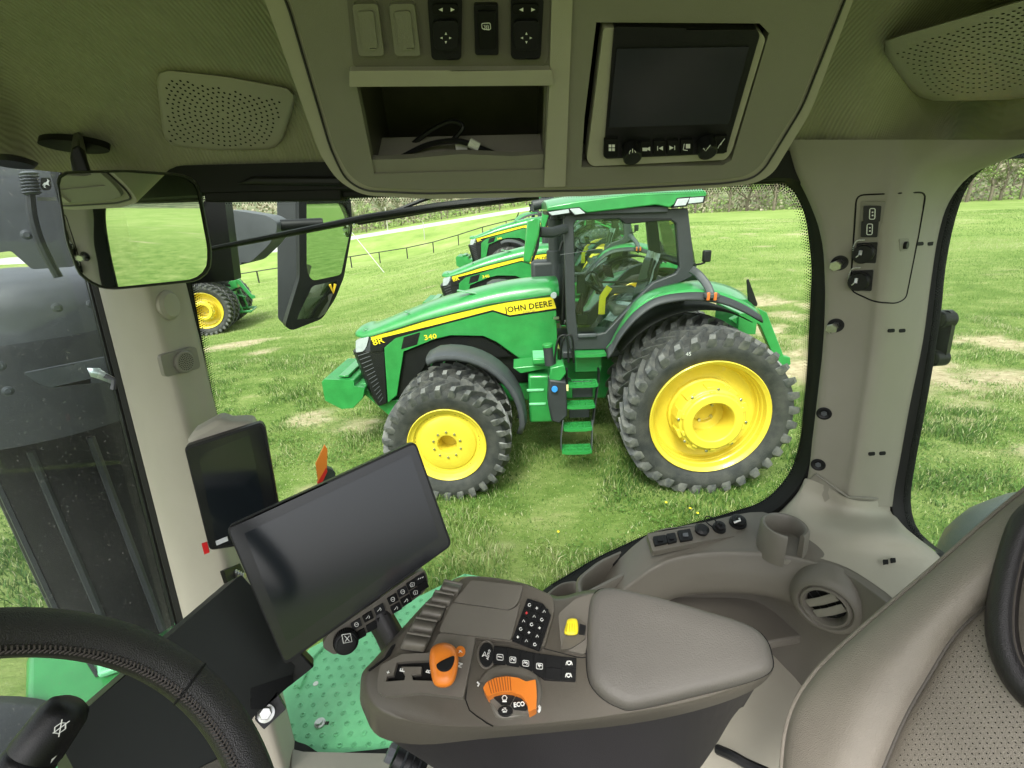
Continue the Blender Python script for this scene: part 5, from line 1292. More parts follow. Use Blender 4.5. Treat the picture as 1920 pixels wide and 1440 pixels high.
def bx(x, y, w, h, off=.0028): ic.slab([pk.at(x - w, y - h, off), pk.at(x + w, y - h, off), pk.at(x + w, y + h, off), pk.at(x - w, y + h, off)], pk.n * .0003)
def tr3(x, y, s, w, off=.0028): ic.slab([pk.at(x - s * w, y - w, off), pk.at(x + s * w, y, off), pk.at(x - s * w, y + w, off)], pk.n * .0003)
for a in (-3.2, 3.2):
    for b in (-3.4, 3.4): bx(1147 + a, 277 + b, 2.5, 2.6)
bx(1209, 280, 4.5, 3); tr3(1215, 279, -1, 4)
tr3(1239, 278, -1, 4); bx(1233, 278, .7, 4); tr3(1259, 277, 1, 4); bx(1265, 277, .7, 4)
bx(1290, 274, 4, 4); ic.tube([pk.at(1283, 270, .003), pk.at(1281, 281, .003), pk.at(1289, 282, .003)], .0007, 4)
for q_ in ((1346, 272), (1351, 266)): ic.tube([pk.at(q_[0], q_[1] + 6, .003), pk.at(q_[0] + 3, q_[1], .003), pk.at(q_[0] + 8, q_[1] - 6, .003)], .0007, 4)
kc = Plane(pk.at(1186, 287, .024), pk.n + Vector((0, 0, -.35)))
a_ = [kc.at(1186 + math.sin(t) * 6, 287 - math.cos(t) * 6, .001) for t in np.linspace(.6, 5.7, 12)]; ic.tube(a_, .0006, 4); ic.tube([kc.at(1186, 279, .001), kc.at(1186, 286, .001)], .0006, 4)
ic.tube([kc.at(1319, 278, .001), kc.at(1323, 283, .001), kc.at(1332, 272, .001)], .0007, 4)
ic.build('key_symbols', white_ink, radio, angle=0)

# ------------------------------------------------------------------ interior mirror
mc = atD(250, 430, .74); mn_ = Vector((.957, -.29, -.02)); mp = Plane(mc, mn_)
im = thing('interior_mirror', 'wide interior rear-view mirror with dark rim hanging by the front pillar', 'mirror', tuple(mc))
out_m = [(104, 334), (118, 321), (240, 318), (348, 326), (374, 342), (398, 470), (396, 508), (372, 528), (214, 544), (182, 540), (146, 516), (122, 450)]
b_ = MB(); P = resample(rnd([(a, b, 0) for a, b in out_m], 14), 60); cx, cy = 250, 430
L = [[mp.at(cx + (p_.x - cx) * k, cy + (p_.y - cy) * k, o_) for p_ in P] for k, o_ in ((.955, .0025), (.985, .003), (1, -.002), (1.0, -.02), (.9, -.035))]
b_.loft(L, cap0=False); b_.build('mirror_housing', black, im, angle=40)
b_ = MB(); b_.add([mp.at(cx + (p_.x - cx) * .962, cy + (p_.y - cy) * .962, .0012) for p_ in P], [tuple(range(60))]); b_.build('mirror_glass', mirror_m, im, angle=0)
hp_ = hitp(bvh, 140, 264); n_ = Vector((0, -.3, -1))
P = [hitp(bvh, 140 + math.cos(t) * 68, 264 + math.sin(t) * 11 + math.cos(t) * 8).lerp(CAM, .008) for t in np.linspace(0, 2 * math.pi, 25)[:-1]]
MB().loft([[p_ + Vector((0, -.0, 0)) for p_ in P], [p_ + Vector((0, -.008, -.012)) for p_ in P]]).build('mirror_base', black, im, angle=40)
pl_ = Plane(mc + Vector((.0, .03, .06)), (0, -1, 0)); q0 = pl_.at(148, 300); hh = hitp(bvh, 147, 268)
MB().tube([hh, (hh + q0) / 2, q0, pl_.at(158, 345)], [(.022, .010)] * 4, 8, up=Vector((0, 1, 0))).build('mirror_stem', black, im, bevel=.002)

# ------------------------------------------------------------------ exterior mirror, its mount and wiper
em = thing('exterior_mirror', 'large dark exterior mirror with two glasses on a grey arm outside the side window', 'mirror', tuple(onY(590, 500, 1.9)))
# mirror shell: body runs back from the glass plane
ep = Plane(onY(610, 480, 1.95), (.60, -.80, -.02))
px_slab(ep, [(560, 372), (658, 371), (661, 430), (645, 520), (629, 560), (604, 598), (547, 620), (534, 612), (562, 520)], .045, -.002, r=8).build('mirror_shell', black, em, bevel=.012, seg=3)
sh_ = MB(); P = [(518, 368), (570, 366), (570, 520), (548, 618), (538, 617), (520, 598)]
sh_.slab([Plane(ep.p, (-.2, -1, 0)).at(a, b, 0) for a, b in P], (-.02, .12, 0)); sh_.build('shell_side', greyp, em, bevel=.012, seg=3)
px_slab(ep, [(575, 374), (655, 373), (657, 430), (640, 512), (636, 516), (584, 527), (575, 505)], .004, .0005, r=10).build('upper_mirror_glass', mirror_m, em, angle=0)
ep2 = Plane(ep.at(600, 560, .006), ep.n + Vector((0, -.02, -.16)))
px_slab(ep2, [(586, 536), (633, 526), (612, 586), (596, 598), (552, 613), (562, 585)], .004, .004, r=6).build('lower_mirror_glass', mirror_m, em, angle=0)
mt_sym = mat('amber_symbol', (.75, .5, .03), .4); c = ep2.at(624, 543, .006); MB().tube([ep2.at(619, 534, .006), ep2.at(625, 549, .006), ep2.at(629, 533, .006)], .005, 5).build('warning_symbol', mt_sym, em)
px_slab(Plane(onY(460, 440, 1.55), (.1, -1, 0)), [(423, 392), (500, 404), (520, 416), (518, 440), (502, 462), (470, 492), (438, 500), (432, 470)], .12, 0, r=8).build('mirror_arm', metalg, em, bevel=.02, seg=3)
MB().cyl(onY(505, 424, 1.6), (1, .4, 0), .018, .16, 14).build('arm_pivot', black, em)
px_slab(Plane(onY(400, 450, 1.30), (.15, -1, 0)), [(383, 376), (421, 376), (440, 526), (352, 532), (340, 500)], .05, 0, r=3).build('mirror_mount', black, em, bevel=.01)
wp = thing('wiper', 'black window wiper arm and blade crossing the top of the side glass', 'wiper', tuple(onY(700, 410, 1.3)))
MB().tube([onY(380, 470, 1.24), onY(540, 438, 1.24), onY(690, 408, 1.24), onY(820, 388, 1.24), onY(960, 372, 1.24), onY(1010, 366, 1.24)], [.006, .0075, .009, .010, .0105, .010], 8).build('wiper_arm', black, wp)
MB().tube([onY(672, 419, 1.255), onY(760, 404, 1.255), onY(900, 380, 1.255), onY(985, 368, 1.255)], (.010, .004), 8).build('wiper_blade', rubber, wp)
MB().tube([onY(735, 398, 1.25), onY(790, 376, 1.25), onY(830, 362, 1.25)], .005, 6).build('wiper_link', black, wp)
bt = MB()
for (x, y) in ((652, 424), (664, 421)): bt.cyl(onY(x, y, 1.23), (0, -1, 0), .0025, .003, 8)
bt.build('wiper_screw', steel, wp)

# floor and lower walls of the cab round the viewer
fl_m = mat('floor_mat', (.045, .043, .04), .9, noise=.2, nscale=12, bump=('grain', 300, .4))
MB().box(rel((-.15, .22, -1.86)), (2.3, 1.80, .08)).build('floor_mat', fl_m, cab, bevel=.01)
MB().box(rel((-.15, -.70, -1.42)), (2.3, .06, .85)).build('door_lower_panel', beige_dk, cab, bevel=.01)
MB().box(rel((1.16, .2, -1.40)), (.06, 1.7, .95)).build('rear_lower_wall', beige_dk, cab, bevel=.01)
# ------------------------------------------------------------------ pillar tablet
tp = Plane(atD(430, 915, 1.0), (.42, -.90, .12))
tb = thing('pillar_display', 'upright black tablet display mounted on the front pillar', 'display', tuple(tp.at(440, 1010)))
px_slab(tp, [(345, 838), (489, 792), (497, 800), (534, 1010), (393, 1032)], .022, 0, r=9).build('display_casing', black, tb, bevel=.003)
px_slab(tp, [(349, 843), (486, 798), (493, 806), (528, 1005), (396, 1027)], .004, .0012, r=6).build('display_glass', screen_edge, tb)
px_slab(tp, [(372, 853), (468, 815), (503, 985), (404, 1012)], .003, .0018).build('screen', screen, tb)
px_slab(tp, [(404, 1015), (426, 1006), (428, 1014), (406, 1023)], .002, .0026).build('sticker', mat('sticker_white', (.62, .64, .66), .5), tb)
px_slab(Plane(tp.p, tp.n), [(378, 1020), (388, 1017), (393, 1036), (383, 1040)], .004, .002).build('red_tab', red_m, tb)
bm1 = MB(); bm1.slab([tp.at(*q, -.022) for q in [(350, 875), (351, 826), (362, 812), (412, 784), (434, 792), (478, 790), (484, 840)]], -tp.n * .07); bm1.build('display_bracket', beige, tb, bevel=.012, seg=3)

# ------------------------------------------------------------------ main display
dp = Plane(atD(640, 1030, .80), (.40, -.85, .33))
md = thing('main_display', 'large tilted touchscreen display with key bar and rotary knob in front of the armrest', 'display', tuple(dp.at(640, 1200, -.03)))
px_slab(dp, [(424, 990), (779, 827), (848, 1022), (534, 1248)], .020, 0, r=12).build('display_casing', black, md, bevel=.003, seg=3)
px_slab(dp, [(429, 992), (777, 832), (843, 1021), (535, 1241)], .004, .0012, r=9).build('display_glass', screen_edge, md)
px_slab(dp, [(458, 1000), (770, 851), (823, 1007), (538, 1205)], .003, .0018).build('screen', screen, md)
MB().slab([dp.at(*q, -.02) for q in [(560, 1010), (740, 930), (780, 1060), (610, 1150)]], -dp.n * .03).build('display_back', black, md, bevel=.01)
kp = Plane(dp.at(700, 1150, -.008), dp.n)
px_slab(kp, [(604, 1214), (612, 1192), (783, 1072), (797, 1069), (804, 1092), (796, 1110), (648, 1216), (628, 1229)], .022, 0, r=8).build('key_bar', taupe, md, bevel=.004)
def z3(x, y): return (560 + x / 3.692, 1060 + y / 3.692)
def z4(x, y): return (960 + x / 2.77, 920 + y / 2.77)
kc_ = [(400, 412), (480, 360), (560, 308), (652, 237), (720, 185), (785, 135), (845, 95), (430, 480), (505, 428), (582, 375), (675, 298), (745, 245), (808, 190), (862, 145)]
for i, (x, y) in enumerate(kc_):
    cx, cy = z3(x, y); a, b = 10.2, 7.2
    k_ = px_slab(kp, [(cx - a - 1, cy - 1), (cx + a - 4, cy - b - 4.5), (cx + a + 1, cy + 1.2), (cx - a + 4, cy + b + 3.5)], .006, .004, r=2).build('key', blackm if i % 2 else black, md, bevel=.0012)
    if i not in (7, 8, 9, 13):
        m_ = MB()
        if i in (0, 4, 3): m_.tube([kp.at(cx + math.cos(t) * 3.6, cy - .5 + math.sin(t) * 4, .0043) for t in np.linspace(0, 6.28, 12)], .0005, 4, cap=False); m_.tube([kp.at(cx - 2, cy, .0043), kp.at(cx + 2, cy - 1, .0043)], .0005, 4)
        elif i in (5, 12): 
            P = [kp.at(cx + a_, cy + b_, .0043) for a_, b_ in ((-4, 0), (-2, -4), (4, -4), (4, 2), (-2, 4))]; m_.tube(P + [P[0]], .0005, 4, cap=False); m_.tube([kp.at(cx, cy - 2, .0043), kp.at(cx, cy + 2, .0043)], .0005, 4)
        elif i == 6:
            for q_ in range(3): m_.tube([kp.at(cx - 5 + q_ * 4, cy + 1 - q_ * 1.5, .0043), kp.at(cx - 3 + q_ * 4, cy - 2 - q_ * 1.5, .0043)], .0007, 4)
        else:
            m_.tube([kp.at(cx - 4, cy + 3, .0043), kp.at(cx - 1, cy, .0043), kp.at(cx + 1, cy - 4, .0043), kp.at(cx + 3, cy - 1, .0043), kp.at(cx + 2, cy + 2, .0043)], .0005, 4)
        m_.build('key_symbol', white_ink, k_, angle=0)
kn = kp.at(648, 1199, .0); kk = MB().lathe([(.0195, 0), (.0195, .013), (.0175, .016), (.015, .0165), (.0145, .019), (0, .0195)], kn, kp.n, 36).build('rotary_knob', black, md, angle=30)
u = kp.n.orthogonal().normalized(); v = kp.n.cross(u); rb_ = MB()
for k in range(36):
    a = k * 2 * math.pi / 36; rb_.box(kn + (u * math.cos(a) + v * math.sin(a)) * .0195 + kp.n * .007, (.0014, .0014, .009), kp.n.to_track_quat('Z', 'Y').to_matrix())
rb_.build('knob_knurl', blackm, kk)
P = [kp.at(*q_, .0202) for q_ in ((641, 1190), (657, 1188), (660, 1203), (644, 1206))]; m_ = MB(); m_.tube(P + [P[0]], .0007, 4, cap=False); m_.tube([kp.at(646, 1192, .0202), kp.at(655, 1202, .0202)], .0006, 4); m_.tube([kp.at(655, 1192, .0202), kp.at(647, 1203, .0202)], .0006, 4); m_.build('knob_symbol', white_ink, kk, angle=0)
MB().tube([dp.at(690, 1120, -.05), atD(730, 1190, .84), atD(760, 1260, .90)], (.022, .035), 10).build('display_arm', darkp, md, bevel=.004)
MB().slab([dp.at(*q, -.03) for q in [(555, 1215), (520, 1275), (540, 1290), (590, 1250)]], -dp.n * .03).build('lower_bracket', black, md, bevel=.003)

# ------------------------------------------------------------------ dark panel of the steering console
gp_ = Plane(atD(350, 1260, .68), (.78, -.30, .55))
ds = thing('steering_console', 'large plain black panel of the steering console behind the wheel', 'dashboard', tuple(gp_.at(300, 1420)))
px_slab(gp_, [(318, 1192), (452, 1077), (508, 1140), (558, 1236), (541, 1282), (482, 1336), (418, 1425), (380, 1560), (170, 1500), (122, 1412), (160, 1330)], .05, 0, r=6).build('console_panel', mat('black_panel', (.013, .0145, .014), .5, noise=.15, nscale=3), ds, bevel=.004, seg=3)
px_slab(gp_, [(470, 1290), (545, 1265), (552, 1278), (492, 1330), (470, 1330)], .03, .0005, r=2).build('panel_bracket', black, ds, bevel=.003)
px_slab(gp_, [(375, 1440), (418, 1418), (428, 1432), (412, 1500), (375, 1500)], .03, .003, r=2).build('column_collar', taupe, ds, bevel=.004)
q_ = Plane(atD(497, 1338, .74), (.3, -.7, .6))
px_slab(q_, [(478, 1318), (520, 1300), (536, 1330), (495, 1368), (478, 1350)], .012, -.001, r=2).build('bolt_plate', black, cab, bevel=.002)
bo = MB(); bo.lathe([(.0, 0), (.0125, 0), (.0125, .003), (.008, .004), (.008, .007), (0, .007)], q_.at(499, 1337, .0), q_.n, 24); bo.cyl(q_.at(499, 1336, .006), q_.n, .009, .008, 6); bo.build('cab_bolt', steel, cab)

# ------------------------------------------------------------------ steering wheel
swc = CAM + Vector((-.32207, .14336, -.39539)); swn = Vector((math.cos(.63172) * math.cos(.08464), math.cos(.63172) * math.sin(.08464), math.sin(.63172)))
sw = thing('steering_wheel', 'black leather steering wheel rim with a stitched inner seam', 'steering wheel', tuple(swc))
su = Vector((0, 1, 0)).cross(swn).normalized(); sv_ = swn.cross(su)
def swp(a, r=.2, h=0.): return swc + (su * math.cos(a) + sv_ * math.sin(a)) * r + swn * h
loops = []
for k in range(120):
    a = 2 * math.pi * k / 120; L = []
    for j in range(16):
        b = 2 * math.pi * j / 16; rr = .0185 * (1 - .0); L.append(swp(a, .2 + math.cos(b) * rr, math.sin(b) * rr * .95))
    loops.append(L)
mb = MB(); mb.loft(loops + [loops[0]], cap0=False, cap1=False); rim_o = mb.build('leather_rim', leather_b, sw, angle=80)
# panel joint: ring grooves across the grip where two leather pieces meet, found nearest the photographed seam
def wproj(p):
    d = p - CAM; z = d.dot(fwd); return (960 + FPX * d.dot(cR) / z, 720 - FPX * d.dot(cU) / z) if z > 0.02 else (1e9, 1e9)
best = min(range(720), key=lambda k: (Vector(wproj(swp(k * math.pi / 360))) - Vector((372, 1262))).length); a0 = best * math.pi / 360
MB().tube([swp(a0 + .04 * math.sin(b) * .5, .2 + math.cos(b) * .0188, math.sin(b) * .0180) for b in np.linspace(0, 2 * math.pi, 24)], .0012, 5, cap=False).build('leather_joint', blackm, rim_o)
stt = MB()
for k in range(330):
    a = 2 * math.pi * k / 330; b = math.radians(158); d_b = .12
    p0 = swp(a, .2 + math.cos(b) * .0188, math.sin(b) * .0180); p1 = swp(a + .011, .2 + math.cos(b - .20) * .0190, math.sin(b - .20) * .0182); p2 = swp(a + .011, .2 + math.cos(b + .20) * .0190, math.sin(b + .20) * .0182)
    stt.tube([p1, p0], .0009, 4); stt.tube([p2, p0], .0009, 4)
tag(stt.build('stitching', thread, rim_o, angle=0), kind='stuff')
MB().tube([swp(a, .2 + math.cos(math.radians(158)) * .0186, math.sin(math.radians(158)) * .0178) for a in np.linspace(0, 2 * math.pi, 121)], .0007, 4, cap=False).build('seam', blackm, rim_o)
MB().cyl(swc - swn * .07, swn, .06, .05, 24).build('wheel_hub', black, sw)
for a in (a0 + 2.0, a0 + 3.6, a0 - 2.2): MB().tube([swc - swn * .04, swp(a, .1, -.03), swp(a, .19, -.004)], (.008, .018), 8).build('spoke', black, sw)

# ------------------------------------------------------------------ wiper stalk
s0, s1 = atD(128, 1325, .50), atD(20, 1475, .47); sa = (s1 - s0).normalized()
st_ = thing('wiper_stalk', 'black wiper control stalk with white markings below the steering wheel', 'lever', tuple(s1))
r_ = .0225
MB().lathe([(0, -.006), (.012, -.006), (.019, -.002), (.0225, .006), (.0245, .040), (.024, .043), (.022, .044)], s0, sa, 28).build('stalk_grip', black, st_, angle=40)
MB().lathe([(.022, .044), (.0235, .046), (.0245, .048), (.0255, .062), (.025, .064), (.022, .065)], s0, sa, 28).build('rotary_collar', black, st_, angle=40)
MB().lathe([(.022, .065), (.0225, .07), (.021, .12), (.018, .20)], s0, sa, 28).build('stalk_body', blackm, st_, angle=40)
toC = (CAM - s0); toC = (toC - sa * toC.dot(sa)).normalized(); sd2 = sa.cross(toC).normalized()
if sd2.dot(cR) < 0: sd2 = -sd2
def sp(h, ang, r=.0257): return s0 + sa * h + (toC * math.cos(ang) + sd2 * math.sin(ang)) * r
m_ = MB()
m_.tube([sp(.055, .95 + .13 * math.cos(t)) + sa * .0045 * math.sin(t) for t in np.linspace(0, 6.28, 14)], .0007, 4, cap=False)
for k, (w_, hh) in enumerate(((.16, .0022), (.16, .003), (.16, .0038), (.16, .0045), (.16, .005))):
    a_ = .66 - k * .25; P = [sp(.055 - hh * .8, a_ + w_ * .6), sp(.055 + hh * .8, a_ + w_ * .6), sp(.055 + hh, a_ - w_ * .6), sp(.055 - hh, a_ - w_ * .6)]; m_.tube(P + [P[0]], .0007, 4, cap=False)
P = [sp(.036, .7, .0248), sp(.040, .78, .0248), sp(.033, .82, .0248)]; m_.add(P, [(0, 1, 2)])
P = [sp(.010 + math.sin(t) * .005, .25 + math.cos(t) * .2, .0232) for t in (0, 1.2, 2, 3.1, 4.2, 5)]; m_.tube(P + [P[0]], .0006, 4, cap=False); m_.tube([sp(.003, .1, .0232), sp(.017, .4, .0238)], .0006, 4); m_.tube([sp(.003, .4, .0232), sp(.015, .12, .0238)], .0006, 4)
m_.build('stalk_markings', white_ink, st_, angle=0)
MB().box(s0 + sa * .10 + toC * .022, (.012, .012, .06), sa.to_track_quat('Z', 'Y').to_matrix()).build('stalk_rocker', black, st_, bevel=.002)

# ------------------------------------------------------------------ armrest console
ap = Plane(atD(950, 1230, .713), (-.03, -.33, .94))
ar = thing('armrest_console', 'taupe armrest console carrying gear lever, throttle dial, keypads and soft pad', 'armrest console', tuple(ap.at(1000, 1350, -.3)))
R1 = [(678, 1265), (700, 1238), (745, 1188), (800, 1128), (842, 1092), (870, 1081), (925, 1083), (990, 1096), (1045, 1118), (1110, 1106), (1200, 1118), (1320, 1150), (1410, 1180), (1440, 1212), (1446, 1250), (1400, 1290), (1300, 1322), (1180, 1345), (1050, 1362), (900, 1372), (780, 1366), (705, 1340), (680, 1305)]
def insetpx(P, k, ky=None):
    cx, cy = 1040, 1235; return [(cx + (x - cx) * k, cy + (y - cy) * (ky or k)) for x, y in P]
ring_m = [ap.at(*q, -.030) for q in R1]
ring_t = [ap.at(*q, -.004) for q in insetpx(R1, .975, .955)]
ring_tt = [ap.at(*q, 0) for q in insetpx(R1, .955, .925)]
low = {13: (1446, 1230), 14: (1445, 1264), 15: (1400, 1300), 16: (1300, 1334), 17: (1180, 1358), 18: (1050, 1372), 19: (900, 1386), 20: (790, 1396), 21: (712, 1382), 22: (684, 1340), 0: (676, 1300)}
ring_l = [ap.at(*low[i], -.060) if i in low else ring_m[i] - ap.n * .035 for i in range(len(R1))]
cen = sum(ring_l, Vector()) / len(ring_l)
ring_l2 = [p_ - ap.n * .006 + (cen - p_) * .02 for p_ in ring_l]
mk = lambda L: smooth_line(L, 4, closed=True)
MB().loft([mk(ring_tt), mk(ring_t), mk(ring_m), mk(ring_l), mk(ring_l2)], cap1=True).build('console_shell', taupe, ar, angle=60)
botp = {13: (1385, 1320), 14: (1385, 1330), 15: (1370, 1350), 16: (1320, 1430), 17: (1240, 1520), 18: (1100, 1560), 19: (980, 1520), 20: (870, 1470), 21: (815, 1440), 22: (800, 1400), 0: (800, 1380)}
ring_b = [ap.at(*botp[i], -.26) if i in botp else (ring_l2[i] + (cen - ring_l2[i]) * .25 - ap.n * .22) for i in range(len(R1))]
lipd = [p_ + (cen - p_) * .015 for p_ in ring_l2]
MB().loft([mk(ring_l2), mk([a.lerp(b, .5) for a, b in zip(ring_l2, ring_b)]), mk(ring_b)]).build('console_base', darkp, ar, angle=60)
# soft pad
ph = .020; pads = [(1104, 1140), (1114, 1114), (1145, 1104), (1240, 1124), (1330, 1150), (1400, 1172), (1432, 1194), (1446, 1225), (1445, 1258), (1400, 1280), (1300, 1306), (1195, 1330), (1160, 1326), (1125, 1305), (1103, 1270), (1100, 1200)]
Lp = smooth_line([Vector((a, b, 0)) for a, b in pads], 4, closed=True); cx, cy = 1250, 1215
def padring(k, off, dy=0): return [ap.at(cx + (p_.x - cx) * k, cy + (p_.y - cy) * k + dy, off) for p_ in Lp]
MB().loft([padring(.5, .032, -8), padring(.82, .0315, -8), padring(.92, .029, -7), padring(.965, .024, -5), padring(.992, .015, -2), padring(1.0, .005, 0), padring(1.0, -.012, 2)][::-1], cap0=True, cap1=True).build('armrest_pad', padm, ar, angle=75)
MB().loft([padring(1.012, -.002, 0), padring(1.012, .002, 0), padring(.98, .002, 0)], cap0=False, cap1=False).build('pad_gap', blackm, ar)
# front hump with two lids
def aslab(pts, th, off, nm, mt_, r=4, bev=.003, parent=ar, pl=ap): return px_slab(pl, pts, th, off, r=r).build(nm, mt_, parent, bevel=bev, seg=3)
def asmooth(pts, off, inset, nm, mt_, h=.012):
    L = smooth_line([Vector((a, b, 0)) for a, b in pts], 5, closed=True); cx = sum(p_.x for p_ in L) / len(L); cy = sum(p_.y for p_ in L) / len(L)
    rg = lambda k, o: [ap.at(cx + (p_.x - cx) * k, cy + (p_.y - cy) * k, o) for p_ in L]
    return MB().loft([rg(1, off - h), rg(.995, off - .004), rg(.975, off - .001), rg(1 - inset, off)]).build(nm, mt_, ar, angle=70)
aslab([(862, 1086), (885, 1080), (926, 1083), (982, 1095), (996, 1100), (1036, 1117), (1040, 1145), (1020, 1215), (960, 1204), (822, 1187), (840, 1130)], .02, .010, 'hump', taupe, 10, .006)
aslab([(884, 1087), (981, 1098), (974, 1124), (966, 1136), (953, 1143), (939, 1141), (850, 1128)], .006, .0155, 'front_lid', taupe_lt, 5, .0025)
aslab([(848, 1130), (939, 1143), (955, 1145), (968, 1138), (976, 1128), (958, 1200), (823, 1184)], .006, .014, 'rear_lid', taupe_lt, 5, .0025)
# five ribbed levers
for i, (x, y, w_, h_) in enumerate(((1052, 160, 62, 40), (990, 235, 66, 42), (925, 325, 70, 46), (862, 425, 74, 50), (808, 535, 80, 54))):
    cx, cy = z3(x, y); w_ /= 3.692; h_ /= 3.692; rows = []
    for k in range(7):
        t = -1 + 2 * k / 6; o_ = .017 * math.cos(t * 1.35) + .002
        rows.append([ap.at(cx + s_ * w_ + t * -h_ * .45, cy + t * h_ + s_ * 3.5, o_ * (1 if abs(s_) < .9 else .55)) for s_ in (-1.0, -.85, 0, .85, 1.0)])
    lv = MB().grid(rows, 2, 3).build('control_paddle', taupe_lt, ar, angle=60, solid=.002)
    P = [ap.at(cx + s_ * w_ + h_ * .5, cy - h_ * 1.06 + s_ * 3.5, .020) for s_ in (-1, -.5, 0, .5, 1)]; MB().tube(P, .0022, 6).build('paddle_ridge', taupe, lv)
aslab([z3(*q_) for q_ in ((590, 640), (640, 560), (668, 540), (630, 620), (500, 720), (478, 725))], .01, .004, 'side_switch', black, 2, .002)
# gear gate
gate = [z3(*q_) for q_ in ((970, 470), (1228, 485), (1140, 915), (850, 880), (600, 908), (545, 875), (545, 790), (565, 690), (720, 612), (905, 605))]
slot = [z3(*q_) for q_ in ((680, 668), (903, 655), (1080, 700), (1060, 815), (920, 800), (790, 795), (780, 760), (845, 752), (852, 702), (712, 702), (722, 742), (738, 762), (732, 795), (602, 805), (612, 765), (655, 758))]
px_slab(ap, gate, .012, .010, r=4, holes=[slot[::-1]]).build('gate_plate', taupe_lt, ar, bevel=.002)
aslab([(cx_ if 0 else a, b) for a, b in slot], .002, .001, 'gate_slot', blackm, 0, 0)
for t_, (x, y), s_ in (('F', (720, 728), .010), ('N', (1118, 692), .009), ('R', (900, 735), .009), ('+', (622, 742), .008)):
    x_, y_ = z3(x, y); p0 = ap.at(x_, y_, .0104); xd = ap.at(x_ + 2, y_ - 6, .0104) - p0; yd = ap.at(x_ - 6, y_ - 1, .0104) - p0
    text_mesh(t_, s_, p0, xd, yd, 'gate_letter', white_ink, ar, bold=.02)
def lofted_px(outl, offs, nm, mt_, parent=ar, shift=(0, 0)):
    L = smooth_line([Vector((a, b, 0)) for a, b in outl], 4, closed=True); cx = sum(p_.x for p_ in L) / len(L); cy = sum(p_.y for p_ in L) / len(L)
    return MB().loft([[ap.at(cx + (p_.x - cx) * k + shift[0] * j, cy + (p_.y - cy) * k + shift[1] * j, o_) for p_ in L] for j, (k, o_) in enumerate(offs)]).build(nm, mt_, parent, angle=70)
MB().tube([ap.at(*z3(1010, 790), -.01), ap.at(*z3(1010, 760), .03)], .008, 10).build('lever_stem', black, ar)
lev = lofted_px([z3(*q_) for q_ in ((905, 640), (925, 565), (1000, 535), (1075, 560), (1105, 640), (1095, 750), (1062, 825), (1000, 848), (938, 825), (912, 730))], [(.80, .020), (.96, .027), (1, .036), (.97, .046), (.85, .052), (.5, .055)], 'gear_lever', orange)
lofted_px([z3(*q_) for q_ in ((955, 685), (1010, 650), (1075, 628), (1072, 680), (1045, 725), (1000, 738), (965, 720))], [(1, .050), (1, .0556), (.9, .0565), (.6, .0565)], 'lever_window', blackm, lev)
bt_ = aslab([z3(1120 + math.cos(t) * 34, 594 + math.sin(t) * 38) for t in np.linspace(0, 6.28, 17)[:-1]], .006, .0115, 'orange_button', orange, 0, .0015)
m_ = MB(); x_, y_ = z3(1118, 596)
m_.tube([ap.at(x_ - 3, y_ + 3, .0118), ap.at(x_ + 2, y_ - 3, .0118)], .0006, 4); m_.tube([ap.at(x_ - 2, y_ - 2, .0118), ap.at(x_ + 4, y_ + 2, .0118)], .0006, 4); m_.build('button_symbol', white_ink, bt_, angle=0)
# numbered key strip
sg = [z3(*q_) for q_ in ((1352, 556), (1450, 565), (1630, 605), (1830, 632))] + [(1081, 1233), (1079, 1277), z3(1810, 796), z3(1700, 790), z3(1640, 740), z3(1560, 700), z3(1370, 678)]
aslab(sg, .006, .005, 'key_strip', black, 2, .0015)
ka = Plane(ap.p + ap.n * .005, ap.n)
cells = [((1350, 560), (1445, 570), (1430, 690), (1345, 678)), ((1450, 572), (1535, 588), (1525, 705), (1438, 692)), ((1540, 590), (1625, 605), (1615, 735), (1533, 700)), ((1632, 608), (1712, 620), (1702, 785), (1622, 742)), ((1718, 622), (1820, 640), (1818, 712), (1712, 702)), ((1716, 708), (1818, 718), (1816, 798), (1706, 786))]
for i, cl_ in enumerate(cells):
    c_ = [z3(*q_) for q_ in cl_]; k_ = px_slab(ka, c_, .004, .002, r=1.5).build('numbered_key' if i < 4 else 'blank_key', black, ar, bevel=.001)
    if i < 4:
        x_, y_ = z3(*((1395, 635), (1483, 653), (1573, 677), (1668, 697))[i]); p0 = ka.at(x_, y_, .0024); xd = ka.at(x_ + 1.5, y_ - 6, .0024) - p0; yd = ka.at(x_ - 6, y_ - 1, .0024) - p0
        text_mesh(str(i + 1), .0085, p0, xd, yd, 'number', white_ink, k_, bold=.02)
        P = rnd([(x_ - 6, y_ - 5.5, 0), (x_ + 5.5, y_ - 4.5, 0), (x_ + 5.5, y_ + 6, 0), (x_ - 6, y_ + 5, 0)], 2.5); P = [ka.at(q_.x, q_.y, .0024) for q_ in P]; MB().tube(P + [P[0]], .0005, 4, cap=False).build('number_box', white_ink, k_)
for i, (x_, y_) in enumerate(((1067, 1243), (1066, 1266))):
    k_ = px_slab(ka, [(x_ - 12, y_ - 10), (x_ + 12, y_ - 8), (x_ + 11, y_ + 10), (x_ - 12, y_ + 9)], .004, .002, r=1.5).build('hitch_key', black, ar, bevel=.001)
    m_ = MB(); m_.tube([ka.at(x_ + math.cos(t) * 3.4, y_ + math.sin(t) * 3.4, .0024) for t in np.linspace(0, 6.28, 10)], .0008, 4, cap=False); m_.tube([ka.at(x_ - 6, y_ + 4, .0024), ka.at(x_ - 5, y_ - 1, .0024), ka.at(x_ - 3, y_ - 4, .0024)], .0006, 4)
    m_.tube([ka.at(x_ + 6, y_ + 4, .0024), ka.at(x_ + 5, y_ - 1, .0024), ka.at(x_ + 3, y_ - 4, .0024)], .0006, 4); m_.build('key_symbol', white_ink, k_, angle=0)
